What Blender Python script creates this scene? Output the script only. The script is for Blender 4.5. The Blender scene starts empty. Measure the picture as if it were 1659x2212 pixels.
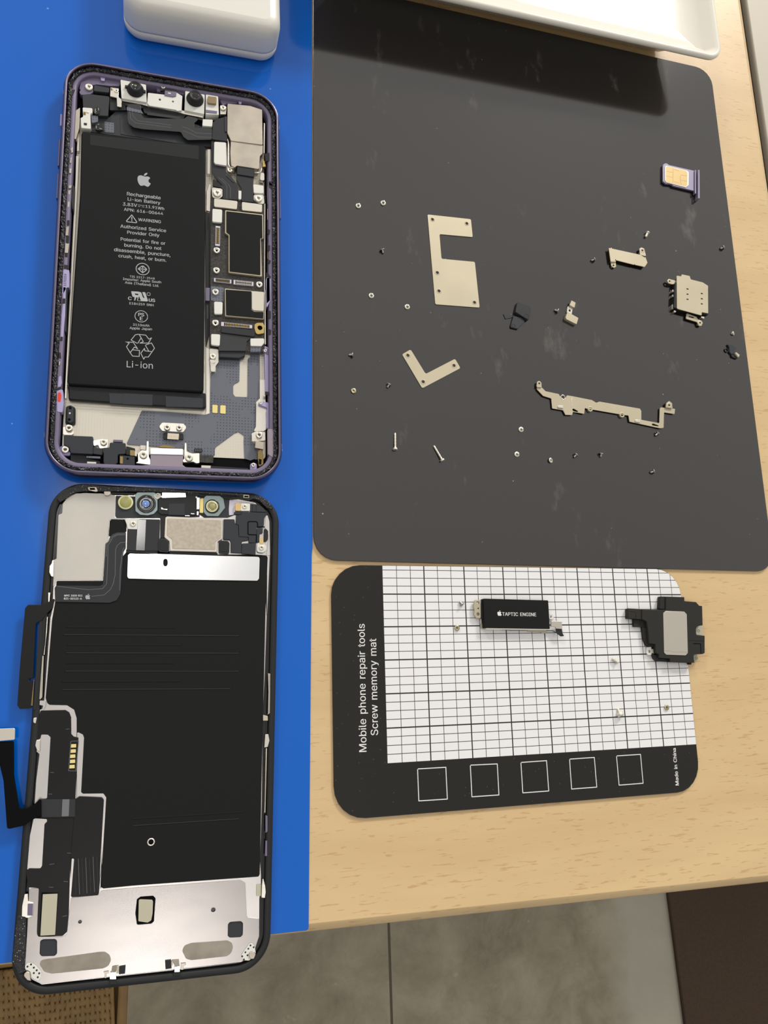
import bpy, bmesh, math, random
from mathutils import Matrix, Vector
random.seed(7)
MM = 0.001
S = bpy.context.scene
COL = S.collection

# ---------------------------------------------------------------- camera, light, exposure
cam_data = bpy.data.cameras.new('camera')
cam = bpy.data.objects.new('camera', cam_data); COL.objects.link(cam); S.camera = cam
cam_data.sensor_fit = 'VERTICAL'; cam_data.sensor_height = 36.0; cam_data.lens = 27.560
cam_data.clip_start = 0.01; cam_data.clip_end = 20
cam.location = (-0.0042657, -0.1394979, 0.2648003)
cam.rotation_mode = 'XYZ'; cam.rotation_euler = (0.2096539, -0.2858197, -0.0347605)

S.view_settings.view_transform = 'Standard'; S.view_settings.look = 'None'
S.view_settings.gamma = 1.0; S.view_settings.use_curve_mapping = False
S.view_settings.exposure = 0.17

w = bpy.data.worlds.new('room_light'); S.world = w; w.use_nodes = True
nt = w.node_tree; bg = nt.nodes['Background']
bg.inputs[0].default_value = (1.0, 0.965, 0.915, 1)
# the room is brighter towards the lamps at the far side than behind the viewer
wt = nt.nodes.new('ShaderNodeTexCoord'); ws = nt.nodes.new('ShaderNodeSeparateXYZ'); wr = nt.nodes.new('ShaderNodeMapRange')
nt.links.new(wt.outputs['Generated'], ws.inputs[0]); nt.links.new(ws.outputs['Y'], wr.inputs['Value'])
wr.inputs['From Min'].default_value = -0.6; wr.inputs['From Max'].default_value = 0.5
wr.inputs['To Min'].default_value = 0.36; wr.inputs['To Max'].default_value = 0.68
nt.links.new(wr.outputs[0], bg.inputs[1])

def area(name, loc, size, power, color, target=(0.1, 0, 0)):
    d = bpy.data.lights.new(name, 'AREA'); d.shape = 'RECTANGLE'; d.size, d.size_y = size
    d.energy = power; d.color = color
    o = bpy.data.objects.new(name, d); COL.objects.link(o); o.location = loc
    o.rotation_euler = (Vector(target) - Vector(loc)).to_track_quat('-Z', 'Y').to_euler()
    return o
area('window_side_lamp', (1.9, 2.95, 1.9), (0.7, 0.6), 84, (1.0, 0.96, 0.89))
area('lamp_far_left', (-1.5, 2.95, 1.9), (0.6, 0.5), 26, (1.0, 0.95, 0.86))
area('ceiling_lamp_above', (-0.095, 0.275, 1.9), (0.17, 0.13), 1.4, (1.0, 0.97, 0.93), (-0.02, -0.08, 0))
area('ceiling_lamp_front', (0.0, -0.86, 1.9), (0.32, 0.24), 2.3, (1.0, 0.96, 0.92), (0.0, -0.22, 0))

# ---------------------------------------------------------------- materials
def lin(c):
    return tuple(((v/255)/12.92 if v/255 <= 0.04045 else ((v/255+0.055)/1.055)**2.4) for v in c)
MATS = {}
def mat(name, c, rough=0.5, metal=0.0, ior=1.5, bump=None, vary=None, coat=0.0, trans=0.0, speck=None):
    m = bpy.data.materials.new(name); m.use_nodes = True; n = m.node_tree.nodes; l = m.node_tree.links
    b = n['Principled BSDF']; b.inputs['Base Color'].default_value = (*lin(c), 1)
    b.inputs['Roughness'].default_value = rough; b.inputs['Metallic'].default_value = metal
    b.inputs['IOR'].default_value = ior; b.inputs['Coat Weight'].default_value = coat
    b.inputs['Transmission Weight'].default_value = trans
    tc = n.new('ShaderNodeTexCoord')
    if vary:                                    # (scale, other colour, stretch)
        sc, c2, st = vary
        mp = n.new('ShaderNodeMapping'); mp.inputs['Scale'].default_value = st
        l.new(tc.outputs['Object'], mp.inputs[0])
        no = n.new('ShaderNodeTexNoise'); no.inputs['Scale'].default_value = sc; no.inputs['Detail'].default_value = 5
        l.new(mp.outputs[0], no.inputs['Vector'])
        rp = n.new('ShaderNodeValToRGB'); rp.color_ramp.elements[0].position = 0.35; rp.color_ramp.elements[1].position = 0.65
        rp.color_ramp.elements[0].color = (*lin(c), 1); rp.color_ramp.elements[1].color = (*lin(c2), 1)
        l.new(no.outputs[0], rp.inputs[0]); l.new(rp.outputs[0], b.inputs['Base Color'])
    if speck:                                   # (scale, threshold, colour)
        sc, th, c3 = speck
        vo = n.new('ShaderNodeTexVoronoi'); vo.inputs['Scale'].default_value = sc
        l.new(tc.outputs['Object'], vo.inputs['Vector'])
        lt = n.new('ShaderNodeMath'); lt.operation = 'LESS_THAN'; lt.inputs[1].default_value = th
        l.new(vo.outputs['Distance'], lt.inputs[0])
        mx = n.new('ShaderNodeMixRGB'); l.new(lt.outputs[0], mx.inputs[0])
        src = b.inputs['Base Color'].links[0].from_socket if b.inputs['Base Color'].links else None
        if src: l.new(src, mx.inputs[1])
        else: mx.inputs[1].default_value = (*lin(c), 1)
        mx.inputs[2].default_value = (*lin(c3), 1); l.new(mx.outputs[0], b.inputs['Base Color'])
    if bump:                                    # (scale, strength, distance mm)
        no = n.new('ShaderNodeTexNoise'); no.inputs['Scale'].default_value = bump[0]; no.inputs['Detail'].default_value = 3
        l.new(tc.outputs['Object'], no.inputs['Vector'])
        bp = n.new('ShaderNodeBump'); bp.inputs['Strength'].default_value = bump[1]; bp.inputs['Distance'].default_value = bump[2]*MM
        l.new(no.outputs[0], bp.inputs['Height']); l.new(bp.outputs[0], b.inputs['Normal'])
    MATS[name] = m
    return m
def nodes_of(m): return m.node_tree.nodes, m.node_tree.links, m.node_tree.nodes['Principled BSDF']

mat('lavender_metal', (116, 110, 132), 0.32, 1.0)
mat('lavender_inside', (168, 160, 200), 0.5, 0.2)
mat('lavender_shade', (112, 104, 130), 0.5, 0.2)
mat('lavender_pad', (150, 138, 150), 0.5, 0.3)
mat('white_part', (205, 200, 215), 0.35)
mat('steel', (214, 206, 192), 0.32, 1.0, bump=(900, 0.05, 0.02))
mat('steel_bright', (235, 230, 220), 0.25, 0.9)
mat('steel_dim', (178, 170, 158), 0.38, 1.0, vary=(120, (196, 188, 174), (1, 1, 1)))
mat('plate_nickel', (184, 175, 153), 0.55, 0.55, vary=(60, (191, 182, 158), (1, 1, 1)))
mat('satin_silver', (205, 202, 200), 0.3, 1.0, vary=(90, (213, 209, 206), (1, 1, 1)), speck=(700, 0.06, (235, 235, 235)))
mat('satin_silver_dim', (194, 190, 184), 0.5, 0.45, vary=(60, (202, 198, 190), (1, 1, 1)), speck=(500, 0.05, (225, 225, 225)))
mat('satin_silver_plate', (170, 165, 162), 0.27, 1.0, vary=(70, (164, 160, 158), (1, 3, 1)), speck=(500, 0.05, (176, 172, 172)))
mat('mirror_strip', (245, 246, 248), 0.22, 1.0)
mat('sand_metal', (178, 169, 154), 0.45, 0.8, vary=(900, (192, 182, 168), (1, 1, 1)), bump=(900, 0.3, 0.1))
mat('beige_metal', (208, 202, 190), 0.4, 0.9)
mat('matte_patch', (158, 150, 138), 0.6, 0.8, vary=(200, (176, 168, 156), (1, 1, 1)))
mat('gold', (196, 172, 110), 0.35, 1.0)
mat('tray_lavender', (140, 134, 158), 0.45, 0.5)
mat('gold_flat', (232, 214, 140), 0.5, 0.2)
mat('bronze', (140, 120, 80), 0.35, 1.0)
mat('amber', (150, 130, 100), 0.25, 0.3)
mat('black_plastic', (30, 32, 34), 0.5, 0.0, 1.4)
mat('dark_grey', (46, 49, 54), 0.5, 0.0, 1.4)
mat('flex_shiny', (38, 40, 43), 0.28, 0.0, 1.6)
mat('flex_dark', (39, 41, 45), 0.42, 0.0, 1.4)
mat('flex_line', (105, 108, 112), 0.4)
mat('black_gloss', (18, 18, 20), 0.12, 0.0, 1.6)
mat('black_deep', (7, 7, 9), 0.7, 0.0, 1.2)
mat('graphite', (44, 43, 40), 0.62, 0.0, 1.3)
mat('battery_black', (27, 29, 30), 0.55, 0.0, 1.2, bump=(60, 0.08, 0.4))
mat('battery_edge', (34, 36, 38), 0.45, 0.0, 1.3)
mat('film_black', (27, 28, 28), 0.6, 0.0, 1.22, bump=(500, 0.05, 0.05))
mat('film_gloss', (24, 24, 25), 0.35, 0.0, 1.3, bump=(300, 0.06, 0.05))
mat('board_black', (22, 21, 20), 0.35, vary=(1500, (60, 56, 52), (1, 1, 1)), bump=(1200, 0.6, 0.15))
mat('glue_black', (12, 12, 14), 0.22, vary=(1800, (34, 34, 38), (1, 1, 1)), bump=(1500, 1.0, 0.3), speck=(1300, 0.15, (170, 172, 176)))  # pale specks put sparkling glints into the glue colour
mat('print_grey', (172, 176, 178), 0.6)
mat('print_white', (225, 225, 225), 0.6)
mat('logo_grey', (165, 170, 172), 0.5)
mat('red_dot', (225, 60, 40), 0.4)
mat('glass_blue', (125, 150, 210), 0.1, 0.3)
mat('lens_black', (12, 12, 14), 0.08, 0.0, 1.6)
mat('lens_glint_green', (120, 130, 90), 0.1)
mat('olive', (160, 158, 100), 0.35)
mat('cream_ring', (225, 225, 170), 0.4)
mat('ring_grey', (130, 145, 145), 0.3, 0.4)
mat('cream_label', (186, 181, 160), 0.55)
mat('label_smudge', (110, 105, 95), 0.6)
mat('white_silk', (222, 222, 216), 0.5)
mat('sim_white', (245, 243, 235), 0.4)
mat('sim_gold', (212, 184, 128), 0.35, 0.35)
mat('sim_line', (150, 120, 60), 0.5)
mat('screw_silver', (226, 222, 208), 0.4, 0.7)
mat('screw_warm', (190, 178, 150), 0.3, 1.0)
mat('screw_dark2', (165, 165, 165), 0.3, 1.0)
mat('screw_dark', (110, 105, 90), 0.4, 0.9)
mat('box_white', (226, 224, 216), 0.38)
mat('ceramic', (236, 232, 220), 0.12, 0.0, 1.5, coat=0.3)
mat('seam', (120, 120, 120), 0.6)

# grey printed flexible circuit with rows of small vias
m = mat('flex_grey', (98, 103, 114), 0.42); n, l, b = nodes_of(m)
tc = n['Texture Coordinate']
sx = n.new('ShaderNodeVectorMath'); sx.operation = 'SCALE'; sx.inputs['Scale'].default_value = 1/0.00105
l.new(tc.outputs['Object'], sx.inputs[0])
fr = n.new('ShaderNodeVectorMath'); fr.operation = 'FRACTION'; l.new(sx.outputs[0], fr.inputs[0])
sb = n.new('ShaderNodeVectorMath'); sb.operation = 'SUBTRACT'; sb.inputs[1].default_value = (0.5, 0.5, 0); l.new(fr.outputs[0], sb.inputs[0])
mu = n.new('ShaderNodeVectorMath'); mu.operation = 'MULTIPLY'; mu.inputs[1].default_value = (1, 1, 0); l.new(sb.outputs[0], mu.inputs[0])
ln = n.new('ShaderNodeVectorMath'); ln.operation = 'LENGTH'; l.new(mu.outputs[0], ln.inputs[0])
lt = n.new('ShaderNodeMath'); lt.operation = 'LESS_THAN'; lt.inputs[1].default_value = 0.2; l.new(ln.outputs[1], lt.inputs[0])
no = n.new('ShaderNodeTexNoise'); no.inputs['Scale'].default_value = 110; l.new(tc.outputs['Object'], no.inputs['Vector'])
gt = n.new('ShaderNodeMath'); gt.operation = 'GREATER_THAN'; gt.inputs[1].default_value = 0.5; l.new(no.outputs[0], gt.inputs[0])
ml = n.new('ShaderNodeMath'); ml.operation = 'MULTIPLY'; l.new(lt.outputs[0], ml.inputs[0]); l.new(gt.outputs[0], ml.inputs[1])
mx = n.new('ShaderNodeMixRGB'); l.new(ml.outputs[0], mx.inputs[0])
mx.inputs[1].default_value = (*lin((98, 103, 114)), 1); mx.inputs[2].default_value = (*lin((60, 64, 74)), 1)
l.new(mx.outputs[0], b.inputs['Base Color'])

# silver midplate with embossed dots
m = mat('silver_dotted', (206, 201, 188), 0.42, 0.8); n, l, b = nodes_of(m)
tc = n['Texture Coordinate']
vo = n.new('ShaderNodeTexVoronoi'); vo.inputs['Scale'].default_value = 1100; vo.inputs['Randomness'].default_value = 0.15
l.new(tc.outputs['Object'], vo.inputs['Vector'])
bp = n.new('ShaderNodeBump'); bp.inputs['Strength'].default_value = 0.5; bp.inputs['Distance'].default_value = 0.1*MM
l.new(vo.outputs['Distance'], bp.inputs['Height']); l.new(bp.outputs[0], b.inputs['Normal'])

# blue rubber mat
m = mat('blue_mat', (3, 92, 192), 0.12, 0.0, 1.48, bump=(25, 0.01, 0.5)); n, l, b = nodes_of(m)
tc = n['Texture Coordinate']
no = n.new('ShaderNodeTexNoise'); no.inputs['Scale'].default_value = 45; no.inputs['Detail'].default_value = 8; no.inputs['Roughness'].default_value = 0.7
l.new(tc.outputs['Object'], no.inputs['Vector'])
rp = n.new('ShaderNodeValToRGB'); rp.color_ramp.elements[0].position = 0.255; rp.color_ramp.elements[1].position = 0.29
rp.color_ramp.elements[0].color = (*lin((16, 58, 105)), 1); rp.color_ramp.elements[1].color = (*lin((3, 94, 194)), 1)
l.new(no.outputs[0], rp.inputs[0])
vo = n.new('ShaderNodeTexVoronoi'); vo.inputs['Scale'].default_value = 75; l.new(tc.outputs['Object'], vo.inputs['Vector'])
lt = n.new('ShaderNodeMath'); lt.operation = 'LESS_THAN'; lt.inputs[1].default_value = 0.03; l.new(vo.outputs['Distance'], lt.inputs[0])
mx = n.new('ShaderNodeMixRGB'); l.new(lt.outputs[0], mx.inputs[0]); l.new(rp.outputs[0], mx.inputs[1])
mx.inputs[2].default_value = (*lin((90, 150, 215)), 1); l.new(mx.outputs[0], b.inputs['Base Color'])

# charcoal magnetic sheet, slightly glossy, with dust specks and scuffs
m = mat('charcoal_mat', (25, 20, 20), 0.1, 0.0, 1.95); n, l, b = nodes_of(m)
tc = n['Texture Coordinate']
vo = n.new('ShaderNodeTexVoronoi'); vo.inputs['Scale'].default_value = 55; l.new(tc.outputs['Object'], vo.inputs['Vector'])
lt = n.new('ShaderNodeMath'); lt.operation = 'LESS_THAN'; lt.inputs[1].default_value = 0.016; l.new(vo.outputs['Distance'], lt.inputs[0])
mp = n.new('ShaderNodeMapping'); mp.inputs['Scale'].default_value = (1, 0.45, 1); mp.inputs['Rotation'].default_value = (0, 0, 0.4); l.new(tc.outputs['Object'], mp.inputs[0])
no = n.new('ShaderNodeTexNoise'); no.inputs['Scale'].default_value = 60; no.inputs['Detail'].default_value = 9; no.inputs['Roughness'].default_value = 0.68
l.new(mp.outputs[0], no.inputs['Vector'])
rp = n.new('ShaderNodeValToRGB'); rp.color_ramp.elements[0].position = 0.61; rp.color_ramp.elements[1].position = 0.92
rp.color_ramp.elements[0].color = (*lin((25, 20, 20)), 1); rp.color_ramp.elements[1].color = (*lin((120, 116, 112)), 1)
l.new(no.outputs[0], rp.inputs[0])
mx = n.new('ShaderNodeMixRGB'); l.new(lt.outputs[0], mx.inputs[0]); l.new(rp.outputs[0], mx.inputs[1])
mx.inputs[2].default_value = (*lin((175, 172, 165)), 1)
v2 = n.new('ShaderNodeTexVoronoi'); v2.inputs['Scale'].default_value = 130; l.new(tc.outputs['Object'], v2.inputs['Vector'])
l2 = n.new('ShaderNodeMath'); l2.operation = 'LESS_THAN'; l2.inputs[1].default_value = 0.032; l.new(v2.outputs['Distance'], l2.inputs[0])
x2 = n.new('ShaderNodeMixRGB'); l.new(l2.outputs[0], x2.inputs[0]); l.new(mx.outputs[0], x2.inputs[1]); x2.inputs[2].default_value = (*lin((96, 92, 90)), 1)
l.new(x2.outputs[0], b.inputs['Base Color'])
bp = n.new('ShaderNodeBump'); bp.inputs['Strength'].default_value = 0.02; bp.inputs['Distance'].default_value = 1*MM
n2 = n.new('ShaderNodeTexNoise'); n2.inputs['Scale'].default_value = 14; l.new(tc.outputs['Object'], n2.inputs['Vector'])
l.new(n2.outputs[0], bp.inputs['Height']); l.new(bp.outputs[0], b.inputs['Normal'])

mat('mat_black', (30, 28, 26), 0.28, 0.0, 1.42, speck=(420, 0.09, (62, 60, 56)), bump=(700, 0.15, 0.05))
mat('mat_white', (232, 232, 234), 0.42)
mat('grid_ink', (26, 24, 26), 0.5)

# beech laminate
m = mat('beech', (214, 182, 128), 0.38, bump=(90, 0.02, 0.2)); n, l, b = nodes_of(m)
tc = n['Texture Coordinate']
def stretched(scale, st, detail=4, rough=0.6, rot=0.0):
    mp = n.new('ShaderNodeMapping'); mp.inputs['Scale'].default_value = st; mp.inputs['Rotation'].default_value = (0, 0, rot)
    l.new(tc.outputs['Object'], mp.inputs[0])
    no = n.new('ShaderNodeTexNoise'); no.inputs['Scale'].default_value = scale; no.inputs['Detail'].default_value = detail
    no.inputs['Roughness'].default_value = rough; no.inputs['Distortion'].default_value = 0.3
    l.new(mp.outputs[0], no.inputs['Vector']); return no.outputs[0]
def ramp(src, p0, c0, p1, c1):
    rp = n.new('ShaderNodeValToRGB'); rp.color_ramp.elements[0].position = p0; rp.color_ramp.elements[1].position = p1
    rp.color_ramp.elements[0].color = (*lin(c0), 1); rp.color_ramp.elements[1].color = (*lin(c1), 1)
    l.new(src, rp.inputs[0]); return rp.outputs[0]
basec = ramp(stretched(30, (0.25, 1.6, 1)), 0.35, (206, 176, 130), 0.65, (216, 187, 140))
flk = ramp(stretched(1150, (0.15, 1.2, 1), 2, 0.5, 0.03), 0.33, (0, 0, 0), 0.375, (255, 255, 255))
mx = n.new('ShaderNodeMixRGB'); mx.blend_type = 'MIX'
mth = n.new('ShaderNodeMath'); mth.operation = 'SUBTRACT'; mth.inputs[0].default_value = 1.0; l.new(flk, mth.inputs[1])
mt2 = n.new('ShaderNodeMath'); mt2.operation = 'MULTIPLY'; mt2.inputs[1].default_value = 0.45; l.new(mth.outputs[0], mt2.inputs[0])
l.new(mt2.outputs[0], mx.inputs[0]); l.new(basec, mx.inputs[1]); mx.inputs[2].default_value = (*lin((176, 132, 84)), 1)
l.new(mx.outputs[0], b.inputs['Base Color'])

# speckled grey-brown floor tile
m = mat('floor_tile', (128, 118, 96), 0.45); n, l, b = nodes_of(m)
tc = n['Texture Coordinate']
a1 = ramp(stretched(14, (1, 1, 1), 8, 0.7), 0.3, (110, 102, 82), 0.7, (152, 144, 124))
a2 = ramp(stretched(45, (1, 1, 1), 6, 0.75), 0.62, (0, 0, 0), 0.75, (255, 255, 255))
mx = n.new('ShaderNodeMixRGB'); l.new(a2, mx.inputs[0]); l.new(a1, mx.inputs[1]); mx.inputs[2].default_value = (*lin((160, 154, 138)), 1)
sp = n.new('ShaderNodeSeparateXYZ'); l.new(tc.outputs['Object'], sp.inputs[0])
def grout(axis, off):
    ad = n.new('ShaderNodeMath'); ad.operation = 'ADD'; ad.inputs[1].default_value = off; l.new(sp.outputs[axis], ad.inputs[0])
    md = n.new('ShaderNodeMath'); md.operation = 'PINGPONG'; md.inputs[1].default_value = 0.3; l.new(ad.outputs[0], md.inputs[0])
    ls = n.new('ShaderNodeMath'); ls.operation = 'LESS_THAN'; ls.inputs[1].default_value = 0.0016; l.new(md.outputs[0], ls.inputs[0]); return ls.outputs[0]
mxm = n.new('ShaderNodeMath'); mxm.operation = 'MAXIMUM'; l.new(grout('X', -0.275), mxm.inputs[0]); l.new(grout('Y', 0.22), mxm.inputs[1])
m2 = n.new('ShaderNodeMixRGB'); l.new(mxm.outputs[0], m2.inputs[0]); l.new(mx.outputs[0], m2.inputs[1]); m2.inputs[2].default_value = (*lin((70, 62, 46)), 1)
mr = n.new('ShaderNodeMapRange'); mr.inputs['From Min'].default_value = 0.575; mr.inputs['From Max'].default_value = 0.62  # strip of light on the floor, painted as paler tile with a soft edge
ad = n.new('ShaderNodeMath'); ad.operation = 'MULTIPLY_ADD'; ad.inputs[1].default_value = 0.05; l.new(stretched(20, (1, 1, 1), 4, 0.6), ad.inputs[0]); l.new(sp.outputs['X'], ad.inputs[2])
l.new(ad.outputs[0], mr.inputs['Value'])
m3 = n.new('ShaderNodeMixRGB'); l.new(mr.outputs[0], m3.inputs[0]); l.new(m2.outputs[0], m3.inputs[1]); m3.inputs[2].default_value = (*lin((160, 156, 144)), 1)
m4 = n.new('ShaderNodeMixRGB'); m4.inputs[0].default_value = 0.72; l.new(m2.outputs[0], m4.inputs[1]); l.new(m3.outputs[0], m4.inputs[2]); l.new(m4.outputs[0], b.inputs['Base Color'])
mat('dark_mat', (52, 36, 20), 0.8, vary=(300, (60, 42, 24), (1, 1, 1)), bump=(600, 0.4, 1))
mat('rattan', (124, 98, 58), 0.6, vary=(80, (146, 116, 70), (1, 1, 1)))
mat('rattan_dark', (92, 70, 36), 0.8)
mat('wall_paint', (214, 210, 200), 0.7)
mat('pale_tile', (158, 154, 144), 0.5, vary=(30, (140, 136, 124), (1, 1, 1)), bump=(100, 0.1, 0.5))
mat('grey_top', (186, 178, 162), 0.5)
mat('dark_wood', (60, 42, 26), 0.5)

# ---------------------------------------------------------------- builders
def thing(name, label, cat, loc=(0, 0, 0), rot=0.0, group=None):
    o = bpy.data.objects.new(name, None); COL.objects.link(o); o.empty_display_size = 0.01
    o.location = Vector(loc)*MM; o.rotation_euler = (0, 0, rot)
    tag(o, label, cat, group); return o
def tag(o, label, cat, group=None):
    o['label'] = label; o['category'] = cat
    if group: o['group'] = group
def world_of(o):
    if o is None: return Matrix.Identity(4)
    M = Matrix.Translation(o.location) @ o.rotation_euler.to_matrix().to_4x4()
    return (world_of(o.parent) @ M) if o.parent else M

def fillet(pts, r):
    """round the corners of a polygon; a point may be (x, y, own_radius)"""
    n = len(pts); out = []
    for i in range(n):
        p = Vector(pts[i][:2]); a = Vector(pts[i-1][:2]); c = Vector(pts[(i+1) % n][:2])
        rr = pts[i][2] if len(pts[i]) > 2 else r
        u = a-p; v = c-p; lu, lv = u.length, v.length
        if rr <= 0 or lu < 1e-6 or lv < 1e-6: out.append(tuple(p)); continue
        u /= lu; v /= lv; cosang = max(-1, min(1, u.dot(v))); ang = math.acos(cosang)
        if ang > 3.0 or ang < 0.1: out.append(tuple(p)); continue
        d = min(rr/math.tan(ang/2), lu*0.48, lv*0.48); q = d*math.tan(ang/2)
        cen = p + (u+v).normalized()*(q/math.sin(ang/2))
        s = p+u*d; e = p+v*d; a0 = math.atan2(*(s-cen).yx); a1 = math.atan2(*(e-cen).yx)
        da = (a1-a0+math.pi) % (2*math.pi)-math.pi
        k = max(2, min(10, int(abs(da)*4)))
        for j in range(k+1):
            t = a0+da*j/k; out.append((cen.x+q*math.cos(t), cen.y+q*math.sin(t)))
    return out
def circle(x, y, r, n=24): return [(x+r*math.cos(2*math.pi*i/n), y+r*math.sin(2*math.pi*i/n)) for i in range(n)]
def rrect(cx, cy, w_, h_, r, n=8):
    out = []
    for sx_, sy_, a0 in ((1, 1, 0), (-1, 1, 90), (-1, -1, 180), (1, -1, 270)):
        for i in range(n+1):
            a = math.radians(a0+90*i/n); out.append((cx+sx_*(w_/2-r)+r*math.cos(a), cy+sy_*(h_/2-r)+r*math.sin(a)))
    return out
def line2(a, b, wd):
    a = Vector(a[:2]); b = Vector(b[:2]); d = (b-a).normalized(); nn = Vector((-d.y, d.x))*wd/2
    return [tuple(a+nn), tuple(a-nn), tuple(b-nn), tuple(b+nn)]

GLYPH_MESH = {}
class Part:
    """collects shapes given in millimetres of the room, links them as ONE mesh under its parent"""
    def __init__(s, name, parent=None, local=False):
        s.name = name; s.parent = parent; s.bm = bmesh.new(); s.mats = []; s.local = local
    def mi(s, m):
        if m not in s.mats: s.mats.append(m)
        return s.mats.index(m)
    def add_mesh(s, me, m, mtx=None):
        k0 = len(s.bm.faces); s.bm.verts.ensure_lookup_table(); v0 = len(s.bm.verts)
        s.bm.from_mesh(me); s.bm.faces.ensure_lookup_table(); s.bm.verts.ensure_lookup_table()
        i = s.mi(m)
        for f in s.bm.faces[k0:]: f.material_index = i
        if mtx is not None: bmesh.ops.transform(s.bm, matrix=mtx, verts=s.bm.verts[v0:])
        bpy.data.meshes.remove(me)
    def slab(s, pts, z0, z1, m, r=0.25, bev=0.06, holes=()):
        cu = bpy.data.curves.new('c', 'CURVE'); cu.dimensions = '2D'; cu.fill_mode = 'BOTH'
        rings = [fillet(pts, r)] + [h if len(h) > 12 else fillet(h, r) for h in holes]
        for ring in rings:
            sp_ = cu.splines.new('POLY'); sp_.points.add(len(ring)-1)
            for i, p in enumerate(ring): sp_.points[i].co = (p[0], p[1], 0, 1)
            sp_.use_cyclic_u = True
        h = (z1-z0)/2; bev = min(bev, h*0.6)
        if bev > 0: cu.bevel_depth = bev; cu.bevel_resolution = 1; cu.offset = -bev
        cu.extrude = max(0.0, h-bev)
        ob = bpy.data.objects.new('c', cu)
        me = bpy.data.meshes.new_from_object(ob)
        bpy.data.objects.remove(ob); bpy.data.curves.remove(cu)
        s.add_mesh(me, m, Matrix.Translation((0, 0, z0+h)))
        return s
    def flat(s, pts, z, m, r=0.0):
        ring = fillet(pts, r) if r else [p[:2] for p in pts]
        cu = bpy.data.curves.new('c', 'CURVE'); cu.dimensions = '2D'; cu.fill_mode = 'BOTH'
        sp_ = cu.splines.new('POLY'); sp_.points.add(len(ring)-1)
        for i, p in enumerate(ring): sp_.points[i].co = (p[0], p[1], 0, 1)
        sp_.use_cyclic_u = True
        ob = bpy.data.objects.new('c', cu); me = bpy.data.meshes.new_from_object(ob)
        bpy.data.objects.remove(ob); bpy.data.curves.remove(cu)
        s.add_mesh(me, m, Matrix.Translation((0, 0, z))); return s
    def lathe(s, x, y, prof, m, n=24, axis=None, at=None):
        """prof: list of (radius, z); axis: direction for a lying body"""
        bm = s.bm; i = s.mi(m); rings = []
        for r_, z in prof:
            if r_ < 1e-4: rings.append([bm.verts.new((0, 0, z))])
            else: rings.append([bm.verts.new((r_*math.cos(2*math.pi*k/n), r_*math.sin(2*math.pi*k/n), z)) for k in range(n)])
        for a, b_ in zip(rings, rings[1:]):
            for k in range(n):
                k2 = (k+1) % n
                if len(a) == 1 and len(b_) == 1: break
                if len(a) == 1: f = bm.faces.new((a[0], b_[k], b_[k2]))
                elif len(b_) == 1: f = bm.faces.new((a[k], b_[0], a[k2]))
                else: f = bm.faces.new((a[k], b_[k], b_[k2], a[k2]))
                f.material_index = i; f.smooth = True
        vs = [v for rg in rings for v in rg]
        M = Matrix.Translation((x, y, 0))
        if axis is not None: M = Matrix.Translation(at) @ Vector(axis).to_track_quat('Z', 'Y').to_matrix().to_4x4()
        bmesh.ops.transform(bm, matrix=M, verts=vs); return s
    def cyl(s, x, y, r_, z0, z1, m, n=24, ch=0.08):
        ch = min(ch, r_*0.3, (z1-z0)*0.4)
        return s.lathe(x, y, [(0, z0), (r_, z0), (r_, z1-ch), (r_-ch, z1), (0, z1)], m, n)
    def ring(s, x, y, ro, ri, z0, z1, m, n=24):
        ch = min(0.08, (ro-ri)*0.25)
        return s.lathe(x, y, [(ri, z0), (ro, z0), (ro, z1-ch), (ro-ch, z1), (ri+ch, z1), (ri, z1-ch), (ri, z0)], m, n)
    def box(s, a, b_, m, bev=0.05):
        return s.slab([(a[0], a[1]), (b_[0], a[1]), (b_[0], b_[1]), (a[0], b_[1])], a[2], b_[2], m, 0, bev)
    def tube(s, path, rad, m, n=8, flat_=1.0):
        bm = s.bm; i = s.mi(m); P = [Vector(p) for p in path]; prev = None; up = Vector((0, 0, 1)); k0 = []
        for j, p in enumerate(P):
            t = (P[min(j+1, len(P)-1)]-P[max(j-1, 0)]).normalized()
            sd = t.cross(up)
            sd = sd.normalized() if sd.length > 1e-4 else Vector((1, 0, 0)); u2 = sd.cross(t)
            rg = [bm.verts.new(p+sd*rad*math.cos(2*math.pi*q/n)+u2*rad*flat_*math.sin(2*math.pi*q/n)) for q in range(n)]
            if prev:
                for q in range(n):
                    f = bm.faces.new((prev[q], prev[(q+1) % n], rg[(q+1) % n], rg[q])); f.material_index = i; f.smooth = True
            else: k0 = rg
            prev = rg
        for rg in (k0[::-1], prev):
            f = bm.faces.new(rg); f.material_index = i
        return s
    def sweep(s, cx, cy, w_, h_, r_, prof, m, jit=0.0, n=10, dens=None, closed=False):
        """sweep a profile [(inset, z)] round a rounded rectangle"""
        bm = s.bm; i = s.mi(m)
        base = rrect(0, 0, w_, h_, r_, n); K = len(base)
        qs = [max(1, int((Vector(base[(k+1) % K])-Vector(base[k])).length/dens)) if dens else 1 for k in range(K)]
        rings = []
        for pi_, (ins, z) in enumerate(prof):
            jj = jit if 0 < pi_ < len(prof)-1 else 0
            rr = rrect(0, 0, w_-2*ins, h_-2*ins, max(0.3, r_-ins), n); ring_ = []
            for k in range(K):
                a = Vector(rr[k]); b_ = Vector(rr[(k+1) % K])
                for j in range(qs[k]):
                    p = a.lerp(b_, j/qs[k])
                    ring_.append(bm.verts.new((cx+p.x+random.uniform(-jj, jj)*0.6, cy+p.y+random.uniform(-jj, jj)*0.6, z+random.uniform(-jj, jj))))
            rings.append(ring_)
        N = len(rings[0])
        P = len(prof)
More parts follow.
